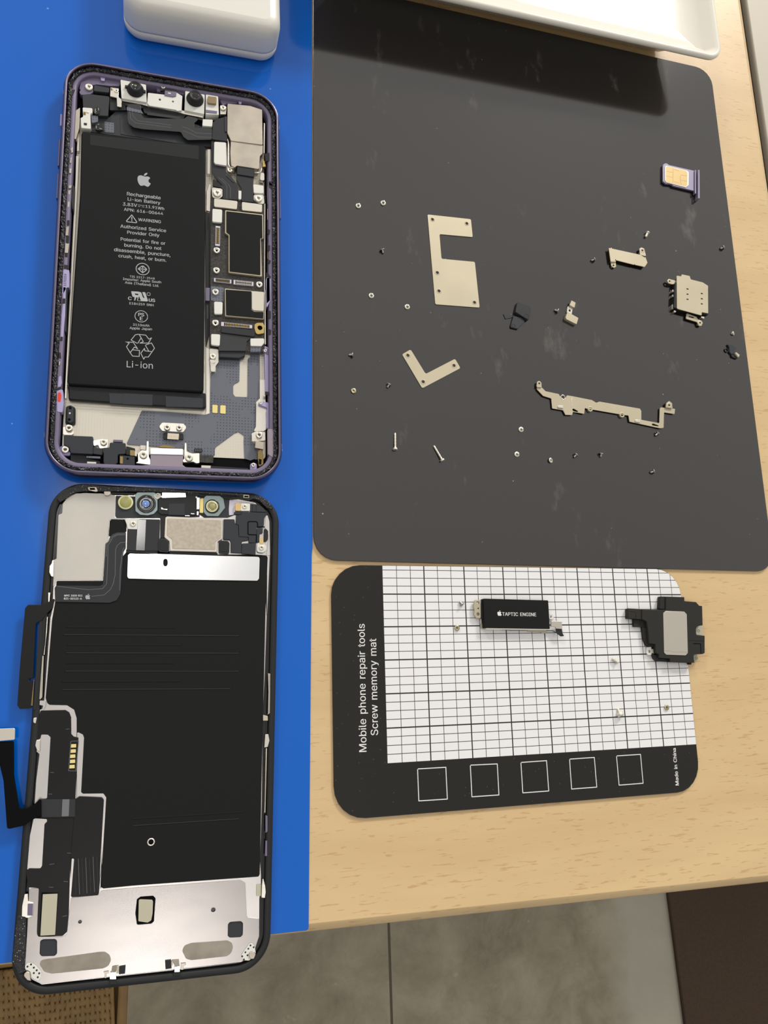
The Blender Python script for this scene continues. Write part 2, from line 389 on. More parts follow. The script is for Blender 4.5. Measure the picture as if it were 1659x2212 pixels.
        for pi_ in range(P if closed else P-1):
            for k in range(N):
                f = bm.faces.new((rings[pi_][k], rings[pi_][(k+1) % N], rings[(pi_+1) % P][(k+1) % N], rings[(pi_+1) % P][k]))
                f.material_index = i; f.smooth = jit == 0
        return s
    def stroke(s, pts, wd, z, m, closed=False):
        q = list(pts)+([pts[0]] if closed else [])
        for j, (a, b_) in enumerate(zip(q, q[1:])):
            s.quad(line2(a, b_, wd), z+0.003*(j % 2), m)
        for j, p in enumerate(q): s.poly(circle(p[0], p[1], wd/2, 8), z+0.006+0.003*(j % 2), m)
        return s
    def quad(s, pts, z, m): return s.poly(pts, z, m)
    def poly(s, pts, z, m):
        f = s.bm.faces.new([s.bm.verts.new((p[0], p[1], z)) for p in pts]); f.material_index = s.mi(m)
        f.normal_update()
        if f.normal.z < 0: f.normal_flip()
        return s
    def circ_line(s, x, y, r_, wd, z, m):
        return s.stroke(circle(x, y, r_, 32), wd, z, m, True)
    def text(s, txt, a, b_, z, m, bold=0.0, hs=1.0, track=0.0):
        """lettering whose baseline runs from a to b"""
        tmp = bmesh.new(); pen = 0.0
        for ch in txt:
            if ch == ' ': pen += 0.27; continue
            adv, cons = GLYPHS[ch]
            if ch not in GLYPH_MESH:
                cu = bpy.data.curves.new('t', 'CURVE'); cu.dimensions = '2D'; cu.fill_mode = 'BOTH'
                for c_ in cons:
                    sp_ = cu.splines.new('POLY'); sp_.points.add(len(c_)//2-1); sp_.use_cyclic_u = True
                    for q in range(len(c_)//2): sp_.points[q].co = (c_[2*q]/50, c_[2*q+1]/50, 0, 1)
                ob = bpy.data.objects.new('t', cu); GLYPH_MESH[ch] = bpy.data.meshes.new_from_object(ob)
                bpy.data.objects.remove(ob); bpy.data.curves.remove(cu)
            v0 = len(tmp.verts); tmp.from_mesh(GLYPH_MESH[ch]); tmp.verts.ensure_lookup_table()
            for v in tmp.verts[v0:]: v.co = v.co*0.1 + Vector((pen, 0, 0))
            pen += adv/500 + track
        me = bpy.data.meshes.new('t'); tmp.to_mesh(me); tmp.free()
        xs = [v.co.x for v in me.vertices]
        a = Vector(a[:2]); b_ = Vector(b_[:2]); d = b_-a; sc = d.length/(max(xs)-min(xs))
        M = Matrix.Translation((a.x, a.y, z)) @ Matrix.Rotation(math.atan2(d.y, d.x), 4, 'Z') @ Matrix.Diagonal((sc, sc*hs, 1, 1)) @ Matrix.Translation((-min(xs), 0, 0))
        if bold > 0:
            for k_, dx in enumerate((-bold, bold)):
                s.add_mesh(me.copy(), m, Matrix.Translation((0, 0, 0.004*(k_+1))) @ M @ Matrix.Translation((dx, 0, 0)))
        s.add_mesh(me, m, M); return s
    def logo(s, c, h_, z, m, rot=0.0):
        """bitten fruit mark, h_ mm high, centred on c"""
        body = [(-.48, .26), (-.44, .37), (-.33, .45), (-.20, .47), (-.05, .43), (.09, .41), (.22, .45), (.36, .43), (.45, .33), (.37, .22), (.33, .10), (.37, -.04), (.50, -.13), (.43, -.30), (.31, -.44), (.18, -.42), (.02, -.36), (-.12, -.42), (-.26, -.42), (-.38, -.28), (-.46, -.08), (-.49, .10)]
        leaf = [(-.02, .48), (.00, .60), (.10, .72), (.23, .76), (.21, .64), (.12, .53)]
        for g in (body, leaf):
            pp = [(p[0], p[1]-0.12) for p in g]; q = []
            L = len(pp)
            for i in range(L):
                p0, p1, p2, p3 = (Vector(pp[(i+j) % L]) for j in (-1, 0, 1, 2))
                for t in (0, .33, .66):
                    q.append(0.5*((2*p1)+(p2-p0)*t+(2*p0-5*p1+4*p2-p3)*t*t+(3*p1-p0-3*p2+p3)*t**3))
            cs, sn = math.cos(rot), math.sin(rot); k = h_/1.18
            s.flat([(c[0]+k*(v.x*cs-v.y*sn), c[1]+k*(v.x*sn+v.y*cs)) for v in q], z, m)
        return s
    def shift(s, M):
        bmesh.ops.transform(s.bm, matrix=M, verts=s.bm.verts); return s
    def done(s, label=None, smooth=None):
        bm = s.bm
        M = Matrix.Diagonal((MM, MM, MM, 1))
        if not s.local: M = world_of(s.parent).inverted() @ M
        bmesh.ops.transform(bm, matrix=M, verts=bm.verts)
        me = bpy.data.meshes.new(s.name); bm.to_mesh(me); bm.free()
        for k in s.mats: me.materials.append(MATS[k])
        o = bpy.data.objects.new(s.name, me); COL.objects.link(o)
        if s.parent is not None: o.parent = s.parent
        if label: o['label'] = label
        return o

def phillips(P, x, y, r_, z, m='screw_silver', dark='screw_dark'):
    """pan head seen from above with a cross recess"""
    P.lathe(x, y, [(r_, z-0.5), (r_, z-0.12), (r_*0.9, z), (r_*0.45, z+0.02), (r_*0.3, z-0.2), (0, z-0.3)], m, 20)
    for a in (0.4, 0.4+math.pi/2):
        d = (math.cos(a)*r_*0.45, math.sin(a)*r_*0.45)
        P.quad(line2((x-d[0], y-d[1]), (x+d[0], y+d[1]), r_*0.18), z+0.03, dark)
def standoff(P, x, y, r_, z0, z1, m='steel_bright'):
    P.lathe(x, y, [(r_, z0), (r_, z1-0.1), (r_-0.1, z1), (r_*0.5, z1), (r_*0.42, z1-0.1), (r_*0.42, z1-1.0), (0, z1-1.0)], m, 20)
    P.cyl(x, y, r_*0.43, z0, z1-0.55, 'screw_dark', 12)
# letter outlines: character -> [advance, contours], 500 units to the em
GLYPHS = {"(":[137,[[45,103,46,132,50,162,55,182,60,202,66,221,76,247,88,270,118,270,106,242,95,214,87,185,81,157,77,129,76,103,77,80,80,57,86,33,94,8,101,-10,109,-28,118,-48,88,-48,75,-23,64,2,56,27,49,53,46,78]]],")":[137,[[19,-48,28,-28,36,-9,43,9,51,34,57,58,60,81,61,103,60,129,56,157,50,185,41,214,31,242,19,270,48,270,60,247,71,221,77,202,82,182,86,162,91,132,92,103,91,78,87,52,81,27,72,1,61,-24,48,-48]]],",":[94,[[19,-60,34,36,68,36,42,-60]]],"-":[227,[[168,122,168,94,57,94,57,122]]],".":[94,[[48,-2,39,-1,31,4,26,12,25,20,26,29,31,37,39,42,48,43,56,42,64,37,69,29,71,20,69,12,64,4,56,-1]]],"0":[227,[[113,-3,87,0,65,12,47,31,34,57,29,77,25,101,24,127,25,153,29,177,35,197,48,223,65,242,87,254,113,258,139,254,161,242,179,223,192,197,198,177,201,153,203,127,201,101,198,77,192,57,179,31,162,12,140,0],[113,25,131,28,145,37,157,52,165,72,170,97,172,127,170,157,165,182,157,203,145,218,131,227,113,230,96,227,82,218,70,203,62,182,56,157,55,127,56,97,62,72,70,52,82,37,96,28]]],"1":[227,[[38,0,38,27,195,27,195,0],[138,254,138,0,106,0,106,224,105,224,43,179,43,213,99,254]]],"2":[227,[[32,0,32,24,117,114,141,141,149,153,155,163,159,174,160,186,159,198,154,209,146,218,137,224,125,228,112,230,98,228,86,224,77,216,69,207,65,195,64,181,33,181,35,202,43,221,55,237,72,248,91,255,112,258,134,255,153,248,169,237,181,223,188,205,191,186,189,172,185,159,179,145,168,129,153,111,133,90,76,30,76,28,195,28,195,0]]],"3":[227,[[109,-3,87,-1,66,5,49,15,35,29,26,46,22,66,55,66,57,54,63,44,72,35,83,30,95,26,109,25,124,26,138,30,149,37,157,46,163,58,165,72,163,86,158,98,150,109,137,117,121,122,101,124,78,124,78,150,144,224,144,226,35,226,35,254,186,254,186,230,106,139,106,144,132,144,154,138,172,127,185,111,194,93,196,72,194,51,185,33,172,18,154,6,133,-1]]],"4":[227,[[20,53,20,79,123,254,155,254,54,83,54,81,207,81,207,53],[141,0,141,61,141,73,141,159,171,159,171,0]]],"5":[227,[[111,-3,89,-1,70,6,54,16,41,30,33,47,30,65,61,65,64,54,69,44,77,36,87,30,98,26,111,25,125,27,138,32,149,41,157,52,162,66,164,81,162,97,157,111,148,122,137,131,124,137,109,138,96,137,84,134,73,129,64,123,34,126,48,254,183,254,183,226,75,226,67,151,68,151,77,157,89,162,101,166,115,167,131,165,147,160,161,153,172,143,182,130,189,116,194,99,195,82,193,58,184,38,171,21,154,8,134,-1]]],"6":[227,[[113,-3,91,-1,71,7,55,20,42,37,34,58,32,81,34,100,40,119,51,142,69,170,126,254,161,254,75,131,73,131,83,144,98,153,107,156,117,157,139,155,158,147,173,136,185,120,192,101,194,79,192,56,184,36,171,20,155,7,135,-1],[113,24,127,26,139,31,149,40,157,51,162,64,164,79,162,94,157,107,149,118,139,126,127,131,113,133,99,131,87,126,77,118,69,107,64,94,62,79,64,64,69,51,77,40,87,31,99,26]]],"7":[227,[[48,0,162,224,162,226,31,226,31,254,195,254,195,224,82,0]]],"8":[227,[[113,-3,89,-1,68,6,50,17,37,31,29,48,26,68,28,83,33,98,40,110,51,121,63,128,76,132,76,133,59,141,46,154,38,171,35,190,38,209,45,225,57,239,73,249,92,256,113,258,134,256,153,249,169,239,181,225,188,209,191,190,188,171,180,154,167,141,150,133,150,132,164,128,176,121,186,110,194,98,199,83,200,68,198,48,189,31,176,17,158,6,137,-1],[113,25,129,26,142,30,153,37,161,46,167,57,168,69,167,83,161,94,153,104,141,111,128,116,113,118,98,116,85,111,73,104,65,94,59,83,58,69,59,57,64,46,73,37,84,30,97,26],[113,145,126,146,137,150,146,157,154,165,158,176,160,188,158,200,154,210,147,218,138,225,126,229,113,230,100,229,89,225,79,218,72,210,68,200,66,188,68,176,72,165,79,157,89,150,100,146]]],"9":[227,[[113,258,135,255,155,247,171,234,184,217,192,197,194,173,192,155,186,135,175,112,158,84,100,0,65,0,151,124,154,124,144,111,128,101,119,98,109,97,87,100,69,107,53,119,41,134,34,154,32,176,34,198,42,218,55,235,71,247,91,255],[113,230,99,228,87,223,77,215,69,204,64,191,63,176,64,161,69,148,77,137,87,129,99,123,113,122,127,123,139,129,149,137,157,147,162,160,164,175,162,190,157,204,150,215,139,223,127,228]]],":":[94,[[48,-2,39,-1,31,4,26,12,25,20,26,29,31,37,39,42,48,43,56,42,64,37,69,29,71,20,69,12,64,4,56,-1],[48,135,39,137,31,142,26,149,25,158,26,167,31,174,39,179,48,181,56,179,64,174,69,167,71,158,69,149,64,142,56,137]]],"A":[240,[[8,0,101,254,138,254,231,0,198,0,144,151,132,186,116,239,123,239,106,185,95,151,43,0],[55,71,55,99,185,99,185,71]]],"B":[228,[[30,0,30,254,121,254,145,252,164,245,180,235,190,221,197,205,199,187,198,172,193,160,187,150,178,143,168,137,157,133,157,131,170,129,182,123,192,114,201,102,207,86,209,68,207,50,200,33,189,20,172,9,151,2,123,0],[62,29,122,29,148,31,165,40,175,53,178,68,176,81,171,92,163,102,153,109,140,114,124,115,62,115],[62,143,119,143,132,144,144,148,154,155,162,163,166,174,168,186,165,202,156,214,141,223,120,226,62,226]]],"C":[255,[[134,-3,113,-2,93,4,75,12,59,25,46,40,35,58,27,78,22,101,20,127,22,153,27,176,35,197,46,215,59,230,75,242,93,251,113,256,134,258,152,256,170,252,186,245,201,236,214,224,224,209,232,193,236,174,204,174,200,186,195,197,187,206,179,214,169,220,158,224,146,227,134,228,111,225,92,216,75,202,62,182,54,157,52,127,54,97,63,72,75,53,92,38,112,29,134,26,146,27,158,30,169,34,179,40,187,48,195,57,200,68,204,80,236,80,232,62,224,45,214,31,201,19,187,9,170,2,153,-2]]],"D":[251,[[30,0,113,0,144,4,172,17,196,37,215,64,227,94,231,127,227,160,215,190,196,217,172,237,144,250,113,254,30,254],[62,28,113,28,135,31,156,41,173,57,187,78,195,101,198,127,195,153,187,176,173,197,156,213,135,223,113,226,62,226]]],"E":[209,[[30,0,30,254,186,254,186,226,62,226,62,143,178,143,178,114,62,114,62,29,188,29,188,0]]],"G":[260,[[134,-3,113,-2,93,4,75,13,59,25,45,40,35,58,27,78,22,102,20,127,22,153,27,176,35,197,45,215,59,230,74,242,92,251,112,256,132,258,152,256,170,252,187,245,202,235,214,222,225,208,232,192,237,174,204,174,199,186,194,197,186,206,178,213,168,220,158,224,146,227,133,228,111,225,92,216,75,202,62,182,54,157,52,127,54,97,63,72,75,53,92,38,112,29,134,26,155,29,172,36,187,47,198,62,205,80,207,101,217,100,141,100,141,128,239,128,239,100,236,71,225,45,209,25,188,9,163,0]]],"H":[258,[[30,0,30,254,62,254,62,144,196,144,196,254,228,254,228,0,196,0,196,116,62,116,62,0]]],"I":[150,[[16,0,16,29,59,29,59,226,16,226,16,254,135,254,135,226,91,226,91,29,135,29,135,0]]],"J":[198,[[93,-3,62,2,38,16,26,31,19,50,17,73,17,86,49,86,49,73,52,52,61,37,75,28,93,25,110,28,124,37,133,52,136,73,136,254,168,254,168,73,166,50,159,31,147,16,123,2]]],"L":[196,[[30,0,30,254,62,254,62,29,181,29,181,0]]],"M":[314,[[30,0,30,254,76,254,139,94,144,79,150,61,156,42,161,24,154,24,159,41,165,61,171,79,176,94,238,254,284,254,284,0,252,0,252,145,252,163,253,184,253,207,253,229,256,229,249,205,241,181,234,161,228,145,171,0,143,0,85,145,80,160,72,181,65,204,56,229,59,229,60,208,60,186,61,164,61,145,61,0]]],"N":[262,[[30,0,30,254,68,254,172,91,181,75,194,53,207,27,202,27,200,54,200,79,199,97,199,254,232,254,232,0,193,0,101,145,89,165,74,191,54,226,60,227,61,192,62,164,62,145,62,0]]],"O":[267,[[133,-3,112,-2,93,4,75,12,59,25,46,40,35,58,27,78,22,101,20,127,22,153,27,176,35,197,46,215,59,230,75,242,93,251,112,256,133,258,155,256,174,251,192,242,208,230,221,215,232,197,240,176,245,153,247,127,245,101,240,78,232,58,221,40,208,25,192,12,174,4,155,-2],[133,26,155,29,175,38,191,52,204,72,212,97,215,127,212,157,204,182,191,202,175,216,155,225,133,228,112,225,92,216,75,202,63,182,54,157,52,127,54,97,63,72,75,52,92,38,112,29]]],"P":[222,[[30,0,30,254,118,254,144,252,166,244,183,231,195,215,202,195,204,174,202,152,195,133,183,116,166,104,144,96,118,93,55,93,55,121,116,121,134,123,149,128,159,136,167,147,171,160,172,174,171,188,167,201,159,211,148,219,134,224,116,226,62,226,62,0]]],"R":[224,[[30,0,30,254,118,254,145,252,167,244,183,232,195,217,202,198,205,176,202,154,195,136,183,120,166,109,145,101,118,99,48,99,48,128,117,128,135,129,149,133,160,141,167,150,171,162,173,176,171,190,167,202,159,212,149,220,134,224,116,226,62,226,62,0],[177,0,115,115,151,115,214,0]]],"S":[223,[[112,-4,86,-2,64,5,46,15,32,30,23,48,19,68,52,68,55,55,62,44,71,35,83,29,97,26,112,25,128,26,143,30,155,37,165,46,171,57,173,70,171,81,166,89,158,96,148,102,122,111,92,120,64,130,43,145,30,163,26,186,29,206,37,224,51,238,69,249,90,256,114,258,137,256,158,249,175,238,189,224,197,208,200,189,169,189,163,206,151,219,134,227,112,229,97,228,84,224,73,218,64,209,59,199,58,188,60,176,65,167,74,160,85,154,106,147,132,140,156,132,168,126,179,119,189,110,197,99,202,85,204,69,201,50,193,32,180,17,162,5,139,-2]]],"T":[224,[[16,226,16,254,208,254,208,226,128,226,128,0,96,0,96,226]]],"U":[259,[[129,-4,101,-1,77,8,57,22,42,40,33,62,30,87,30,254,62,254,62,89,64,72,70,57,80,44,94,34,110,28,129,26,149,28,165,34,179,44,188,57,194,72,196,89,196,254,229,254,229,87,226,62,216,40,201,22,182,8,157,-1]]],"V":[240,[[102,0,8,254,42,254,96,103,108,69,124,15,117,15,133,69,145,103,197,254,231,254,139,0]]],"W":[343,[[78,0,8,254,41,254,82,98,88,73,93,47,98,20,95,20,100,47,106,73,112,98,153,254,190,254,231,98,237,73,243,47,249,20,244,20,249,47,255,73,261,98,302,254,335,254,265,0,228,0,184,161,176,196,168,237,175,237,167,197,159,161,115,0]]],"Y":[236,[[102,0,102,104,8,254,46,254,96,172,111,146,125,115,112,115,126,146,140,172,191,254,228,254,134,104,134,0]]],"a":[195,[[80,-4,63,-3,47,2,34,11,24,22,17,37,15,54,17,69,22,80,29,90,39,97,50,102,63,105,89,110,117,113,133,117,138,127,138,128,137,139,133,148,128,156,120,161,110,164,98,165,85,164,75,161,59,150,50,137,20,146,29,161,39,173,52,182,66,188,82,191,97,192,119,190,131,186,143,180,153,172,161,160,167,145,168,126,168,0,138,0,138,26,136,26,126,12,118,6,108,1,95,-3],[85,23,101,24,114,29,124,37,132,47,136,57,138,69,138,95,130,91,116,88,100,86,88,84,67,79,58,75,52,70,47,62,46,52,47,43,51,36,57,30,65,26,74,24]]],"b":[212,[[115,-4,99,-3,86,2,76,8,69,16,59,29,56,29,56,0,26,0,26,254,57,254,57,160,59,160,69,173,76,180,86,186,98,191,115,192,137,189,156,180,173,166,185,146,193,122,195,94,193,66,185,42,173,23,157,8,137,-1],[110,23,126,26,140,33,150,44,158,58,163,75,164,95,163,114,158,131,150,145,140,156,126,163,110,165,94,163,81,156,70,145,62,131,58,114,56,95,58,75,63,58,70,43,81,32,94,26]]],"c":[198,[[104,-4,79,-1,58,8,41,23,28,43,20,66,17,94,20,122,28,146,41,165,58,180,79,189,104,192,117,191,130,189,142,184,153,178,162,170,170,161,176,150,181,138,151,131,145,145,135,155,121,162,104,165,86,162,73,155,62,144,54,129,50,112,48,94,50,75,54,59,62,44,73,33,86,26,104,23,121,26,135,33,146,44,152,59,181,51,177,39,171,28,163,19,153,11,142,4,130,0,117,-3]]],"d":[212,[[98,-4,75,-1,56,8,40,23,27,42,20,66,17,94,20,122,27,146,40,166,56,180,75,189,98,192,114,191,126,186,136,180,144,173,153,160,155,160,155,254,186,254,186,0,156,0,156,29,153,29,143,16,136,8,126,2,114,-3],[102,23,118,26,132,32,142,43,150,58,154,75,156,95,154,114,150,131,142,145,132,156,118,163,102,165,86,163,72,156,62,145,54,131,50,114,48,95,50,75,54,58,62,44,73,33,86,26]]],"e":[202,[[106,-4,80,-1,58,8,41,23,28,42,20,66,17,93,20,121,28,145,40,165,58,180,78,189,103,192,118,191,133,187,147,180,160,170,170,157,179,141,184,121,186,97,186,85,37,85,37,110,169,110,155,101,153,119,149,134,141,147,131,157,118,163,103,165,87,163,73,157,62,147,54,135,50,121,48,105,48,89,50,69,55,53,64,40,76,31,90,25,106,23,117,24,127,26,135,31,143,36,149,44,153,53,182,45,177,32,168,20,156,10,141,2,125,-3]]],"f":[127,[[114,190,114,164,3,164,3,190],[40,0,40,216,42,231,48,243,57,252,68,259,80,264,94,265,111,263,121,260,114,234,107,236,97,237,85,235,77,230,72,221,71,209,71,0]]],"g":[213,[[103,-75,84,-74,67,-70,53,-63,41,-55,32,-45,25,-35,51,-20,61,-33,68,-39,77,-44,89,-48,103,-49,124,-46,141,-38,152,-23,156,-3,156,34,153,34,143,21,136,14,126,8,114,4,97,2,76,5,56,13,40,27,28,45,20,68,17,96,20,123,27,147,40,166,56,180,76,189,98,192,114,191,127,186,137,180,144,173,154,159,157,159,157,190,186,190,186,-4,183,-27,175,-45,162,-59,145,-68,125,-73],[102,30,118,32,132,38,142,47,150,61,155,77,156,96,155,115,150,132,142,146,132,156,119,163,102,165,86,163,73,156,62,145,54,131,50,115,48,96,50,78,54,61,62,48,73,38,86,32]]],"h":[205,[[57,113,57,0,26,0,26,254,57,254,57,144,51,144,62,166,76,181,94,189,114,192,132,190,148,184,161,174,170,160,177,142,179,120,179,0,148,0,148,118,145,137,136,152,123,161,105,165,92,163,80,159,71,151,63,141,58,129]]],"i":[83,[[26,0,26,190,57,190,57,0],[42,221,34,223,27,227,22,234,21,242,22,249,27,256,34,260,42,262,50,260,57,256,62,249,63,242,62,234,57,227,50,223]]],"l":[95,[[70,-1,50,2,37,10,29,24,26,42,26,254,57,254,57,49,58,38,60,31,65,27,73,26,80,26,85,27,90,1,81,0]]],"m":[305,[[26,0,26,190,56,190,56,148,54,148,59,162,66,173,75,182,86,188,98,192,110,193,129,190,144,180,154,166,160,147,156,147,161,160,169,172,178,181,190,187,204,192,218,193,234,191,249,186,261,177,270,164,276,148,278,128,278,0,248,0,248,127,245,145,236,156,224,163,209,165,197,164,187,160,179,153,173,145,169,135,168,124,168,0,137,0,137,130,134,144,126,156,115,163,100,165,89,164,79,160,70,154,63,145,58,133,57,119,57,0]]],"n":[205,[[57,113,57,0,26,0,26,190,56,190,56,144,51,144,62,166,76,181,94,189,114,192,132,190,147,184,160,174,170,160,176,142,179,120,179,0,148,0,148,118,145,137,136,152,123,161,105,165,92,163,80,159,71,151,63,141,58,129]]],"o":[208,[[104,-4,79,-1,58,8,41,23,28,43,20,66,17,94,20,122,28,146,41,165,58,180,79,189,104,192,128,189,149,180,167,165,180,146,188,122,191,94,188,66,180,43,167,23,149,8,128,-1],[104,23,121,26,135,33,146,44,154,59,158,75,160,94,158,112,154,129,146,144,135,155,121,162,104,165,86,162,73,155,62,144,54,129,50,112,48,94,50,75,54,59,62,44,73,33,86,26]]],"p":[212,[[26,-71,26,190,56,190,56,160,59,160,69,173,76,180,86,186,98,191,115,192,137,189,156,180,173,166,185,146,193,122,195,94,193,66,185,42,173,23,157,8,137,-1,115,-4,99,-3,86,2,76,8,69,16,59,29,57,29,57,-71],[110,23,126,26,140,33,150,44,158,58,163,75,164,95,163,114,158,131,150,145,140,156,126,163,110,165,94,163,81,156,70,145,62,131,58,114,56,95,58,75,63,58,70,43,81,32,94,26]]],"r":[130,[[26,0,26,190,56,190,56,160,58,160,65,173,76,184,90,190,107,192,115,192,122,192,122,161,115,162,103,163,91,161,80,157,70,151,63,142,58,131,57,118,57,0]]],"s":[182,[[91,-4,72,-3,56,2,42,9,31,19,23,32,18,47,47,53,53,40,62,30,75,25,91,23,108,25,122,31,131,40,134,51,132,60,127,68,118,74,106,78,75,85,52,93,36,104,27,119,23,137,26,152,33,166,43,177,58,185,74,190,94,192,112,191,127,186,140,179,149,170,157,158,162,145,134,139,129,149,121,158,110,164,94,166,78,164,65,158,57,150,54,139,56,129,62,122,72,116,86,111,115,105,137,97,153,86,162,71,166,53,163,37,156,24,145,12,130,3,112,-2]]],"t":[114,[[102,190,102,164,3,164,3,190],[32,236,63,236,63,49,64,38,68,31,75,26,85,25,93,26,101,27,107,1,96,-1,84,-2,62,1,46,11,36,26,32,46]]],"u":[205,[[91,-3,73,-1,57,5,44,15,35,29,28,47,26,69,26,190,57,190,57,72,60,52,68,37,82,28,100,25,113,27,125,31,134,38,142,48,146,61,148,76,148,190,179,190,179,0,149,0,149,46,154,46,143,23,129,8,111,0]]],"v":[195,[[81,0,9,190,42,190,83,78,93,43,103,10,92,10,101,43,112,78,152,190,186,190,113,0]]],"w":[284,[[69,0,11,190,44,190,67,107,77,68,88,21,82,21,93,67,103,107,126,190,158,190,181,107,191,68,201,21,196,21,206,68,217,107,240,190,272,190,215,0,184,0,159,86,152,112,145,140,138,169,145,169,138,140,131,112,124,86,99,0]]],"y":[195,[[24,-69,31,-43,36,-44,52,-44,59,-42,65,-37,71,-29,75,-18,81,-1,9,190,42,190,83,78,93,43,103,10,92,10,101,43,112,78,153,190,186,190,102,-29,96,-43,88,-54,80,-62,70,-68,58,-71,46,-73,32,-72]]],"z":[190,[[21,0,21,23,127,160,127,161,24,161,24,190,166,190,166,165,63,30,63,28,169,28,169,0]]]}

# ---------------------------------------------------------------- the room around the bench
P = Part('floor')
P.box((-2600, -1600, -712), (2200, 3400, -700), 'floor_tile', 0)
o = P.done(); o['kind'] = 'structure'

P = Part('wall_left'); P.box((-2700, -1600, -700), (-2600, 3400, 1900), 'wall_paint', 0); o = P.done(); o['kind'] = 'structure'

t = thing('workbench', 'beech laminate workbench top with rounded front edge under the blue and charcoal mats', 'table', (0, 0, -700))
P = Part('tabletop', t)
P.slab([(-420, -211.8), (271.4, -224.3), (271.4, 420), (-420, 420)], -26, -0.4, 'beech', 3, 3.2)
P.done()
for x, y in ((-390, -150), (240, -150), (-390, 390), (240, 390)):
    P = Part('leg', t); P.box((x-22, y-22, -700), (x+22, y+22, -26), 'dark_wood', 2); P.done()

P = Part('door_mat')
P.slab([(655, -420), (1250, -430), (1260, -1100), (684, -1090)], -700, -694, 'dark_mat', 4, 2)
tag(P.done(), 'dark brown floor mat lying on the grey tiles below the bench', 'mat')


t = thing('low_cabinet', 'dark sided cabinet with a pale grey top beyond the right edge of the bench', 'cabinet', (700, 500, -700))
P = Part('body', t); P.box((434, 200, -700), (1100, 1500, -156), 'dark_wood', 1); P.done()
P = Part('top', t); P.box((430, 190, -156), (1110, 1510, -150), 'grey_top', 1.5); P.done()

t = thing('stool', 'seat of tan woven mesh with a plain border, below the bench edge', 'stool', (-150, -420, -700))
P = Part('woven_panel', t)
for i in range(102):
    x = -21 - i*2.6
    if x < -284: break
    P.tube([(x+2.0*math.sin((j+i)*math.pi)*0+0.25*j, -294-4.0*j, -250+(0.35 if (i+j) % 2 else -0.35)) for j in range(52)], 1.3, 'rattan', 6, 0.6)
for j in range(52):
    y = -296-4.0*j
    P.tube([(-20-3.0*i, y, -250+(-0.35 if (i+j) % 2 else 0.35)) for i in range(88)], 1.95, 'rattan', 6, 0.35)
P.done()
P = Part('border', t)
P.slab([(-290, -270), (-10, -270), (-15.5, -520), (-290, -520)], -254, -249, 'rattan', 4, 1.5, holes=[[(-284, -293), (-16, -293), (-20.5, -508), (-284, -508)]])
P.done()
P = Part('seat_base', t); P.box((-288, -516, -262), (-14, -274, -254.2), 'rattan_dark', 1); P.done()
for x, y in ((-275, -285), (-30, -285), (-275, -500), (-35, -500)):
    P = Part('leg', t); P.lathe(x, y, [(0, -700), (9, -700), (13, -262), (0, -262)], 'dark_wood', 16); P.done()

# ---------------------------------------------------------------- mats on the bench
P = Part('blue_work_mat')
P.slab([(-300, -212.6), (46.1, -218.8), (48.9, -99.5), (49.2, -97), (52.6, 139), (52.7, 330), (-300, 330)], -0.4, 0.0, 'blue_mat', 0.8, 0.1)
tag(P.done(), 'plain blue rubber work mat under the opened phone on the left of the bench', 'mat')

P = Part('magnetic_mat')
P.slab([(49.4, -101.2), (243.6, -104.6), (245.2, 135.5), (52.9, 137.5)], -0.4, 0.5, 'charcoal_mat', 8.5, 0.15)
tag(P.done(), 'large charcoal magnetic mat with rounded corners holding metal plates and tiny screws', 'mat')

# screw memory mat
t = thing('screw_memory_mat', 'small black and white gridded screw memory mat with printed lettering on the beech', 'mat', (125.96, -145.28, -0.4), -0.0067)
cx, cy, th = 125.96, -145.28, -0.0067
def mm_(u, v): return (cx+math.cos(th)*u-math.sin(th)*v, cy+math.sin(th)*u+math.cos(th)*v)
P = Part('sheet', t)
P.slab([mm_(-70.7, -42), mm_(70.7, -42), mm_(70.7, 42), mm_(-70.7, 42)], -0.4, 0.42, 'mat_black', 10.5, 0.1)
P.done()
P = Part('white_grid_panel', t)
gx, gy, du, dv = -52.1, -25.11, 15.47/3, 11.39/4
P.flat([(*mm_(gx, gy), 0), (*mm_(70.6, gy), 0), (*mm_(70.6, 41.9), 10.4), (*mm_(gx, 41.9), 0)], 0.44, 'mat_white', 0.01)
def edge_v(u):    # upper end of a line near the rounded corner
    q = u-(70.6-10.4)
    return 41.9-10.4+math.sqrt(max(0, 10.4**2-q*q)) if q > 0 else 41.9
def edge_u(v):
    q = v-(41.9-10.4)
    return 70.6-10.4+math.sqrt(max(0, 10.4**2-q*q)) if q > 0 else 70.6
for i in range(1, 24):
    u = gx+i*du
    if u < 70: P.quad(line2(mm_(u, gy), mm_(u, edge_v(u)), 0.42 if i % 3 == 0 else 0.2), 0.452 if i % 3 else 0.458, 'grid_ink')
for i in range(1, 24):
    v = gy+i*dv
    if v < 41.5: P.quad(line2(mm_(gx, v), mm_(edge_u(v), v), 0.42 if i % 4 == 0 else 0.2), 0.464 if i % 4 else 0.47, 'grid_ink')
P.done()
P = Part('printed_lettering', t, False)
P.text('Mobile phone repair tools', [(66.43,-165.88),(67.02,-123.38)][0], [(66.43,-165.88),(67.02,-123.38)][1], 0.45, 'print_white', 0.006)
P.text('Screw memory mat', [(70.63,-160.71),(71.01,-128.49)][0], [(70.63,-160.71),(71.01,-128.49)][1], 0.45, 'print_white', 0.006)
P.text('Made in China', [(186.87,-185.06),(187.13,-171.78)][0], [(186.87,-185.06),(187.13,-171.78)][1], 0.45, 'print_white', 0.02)
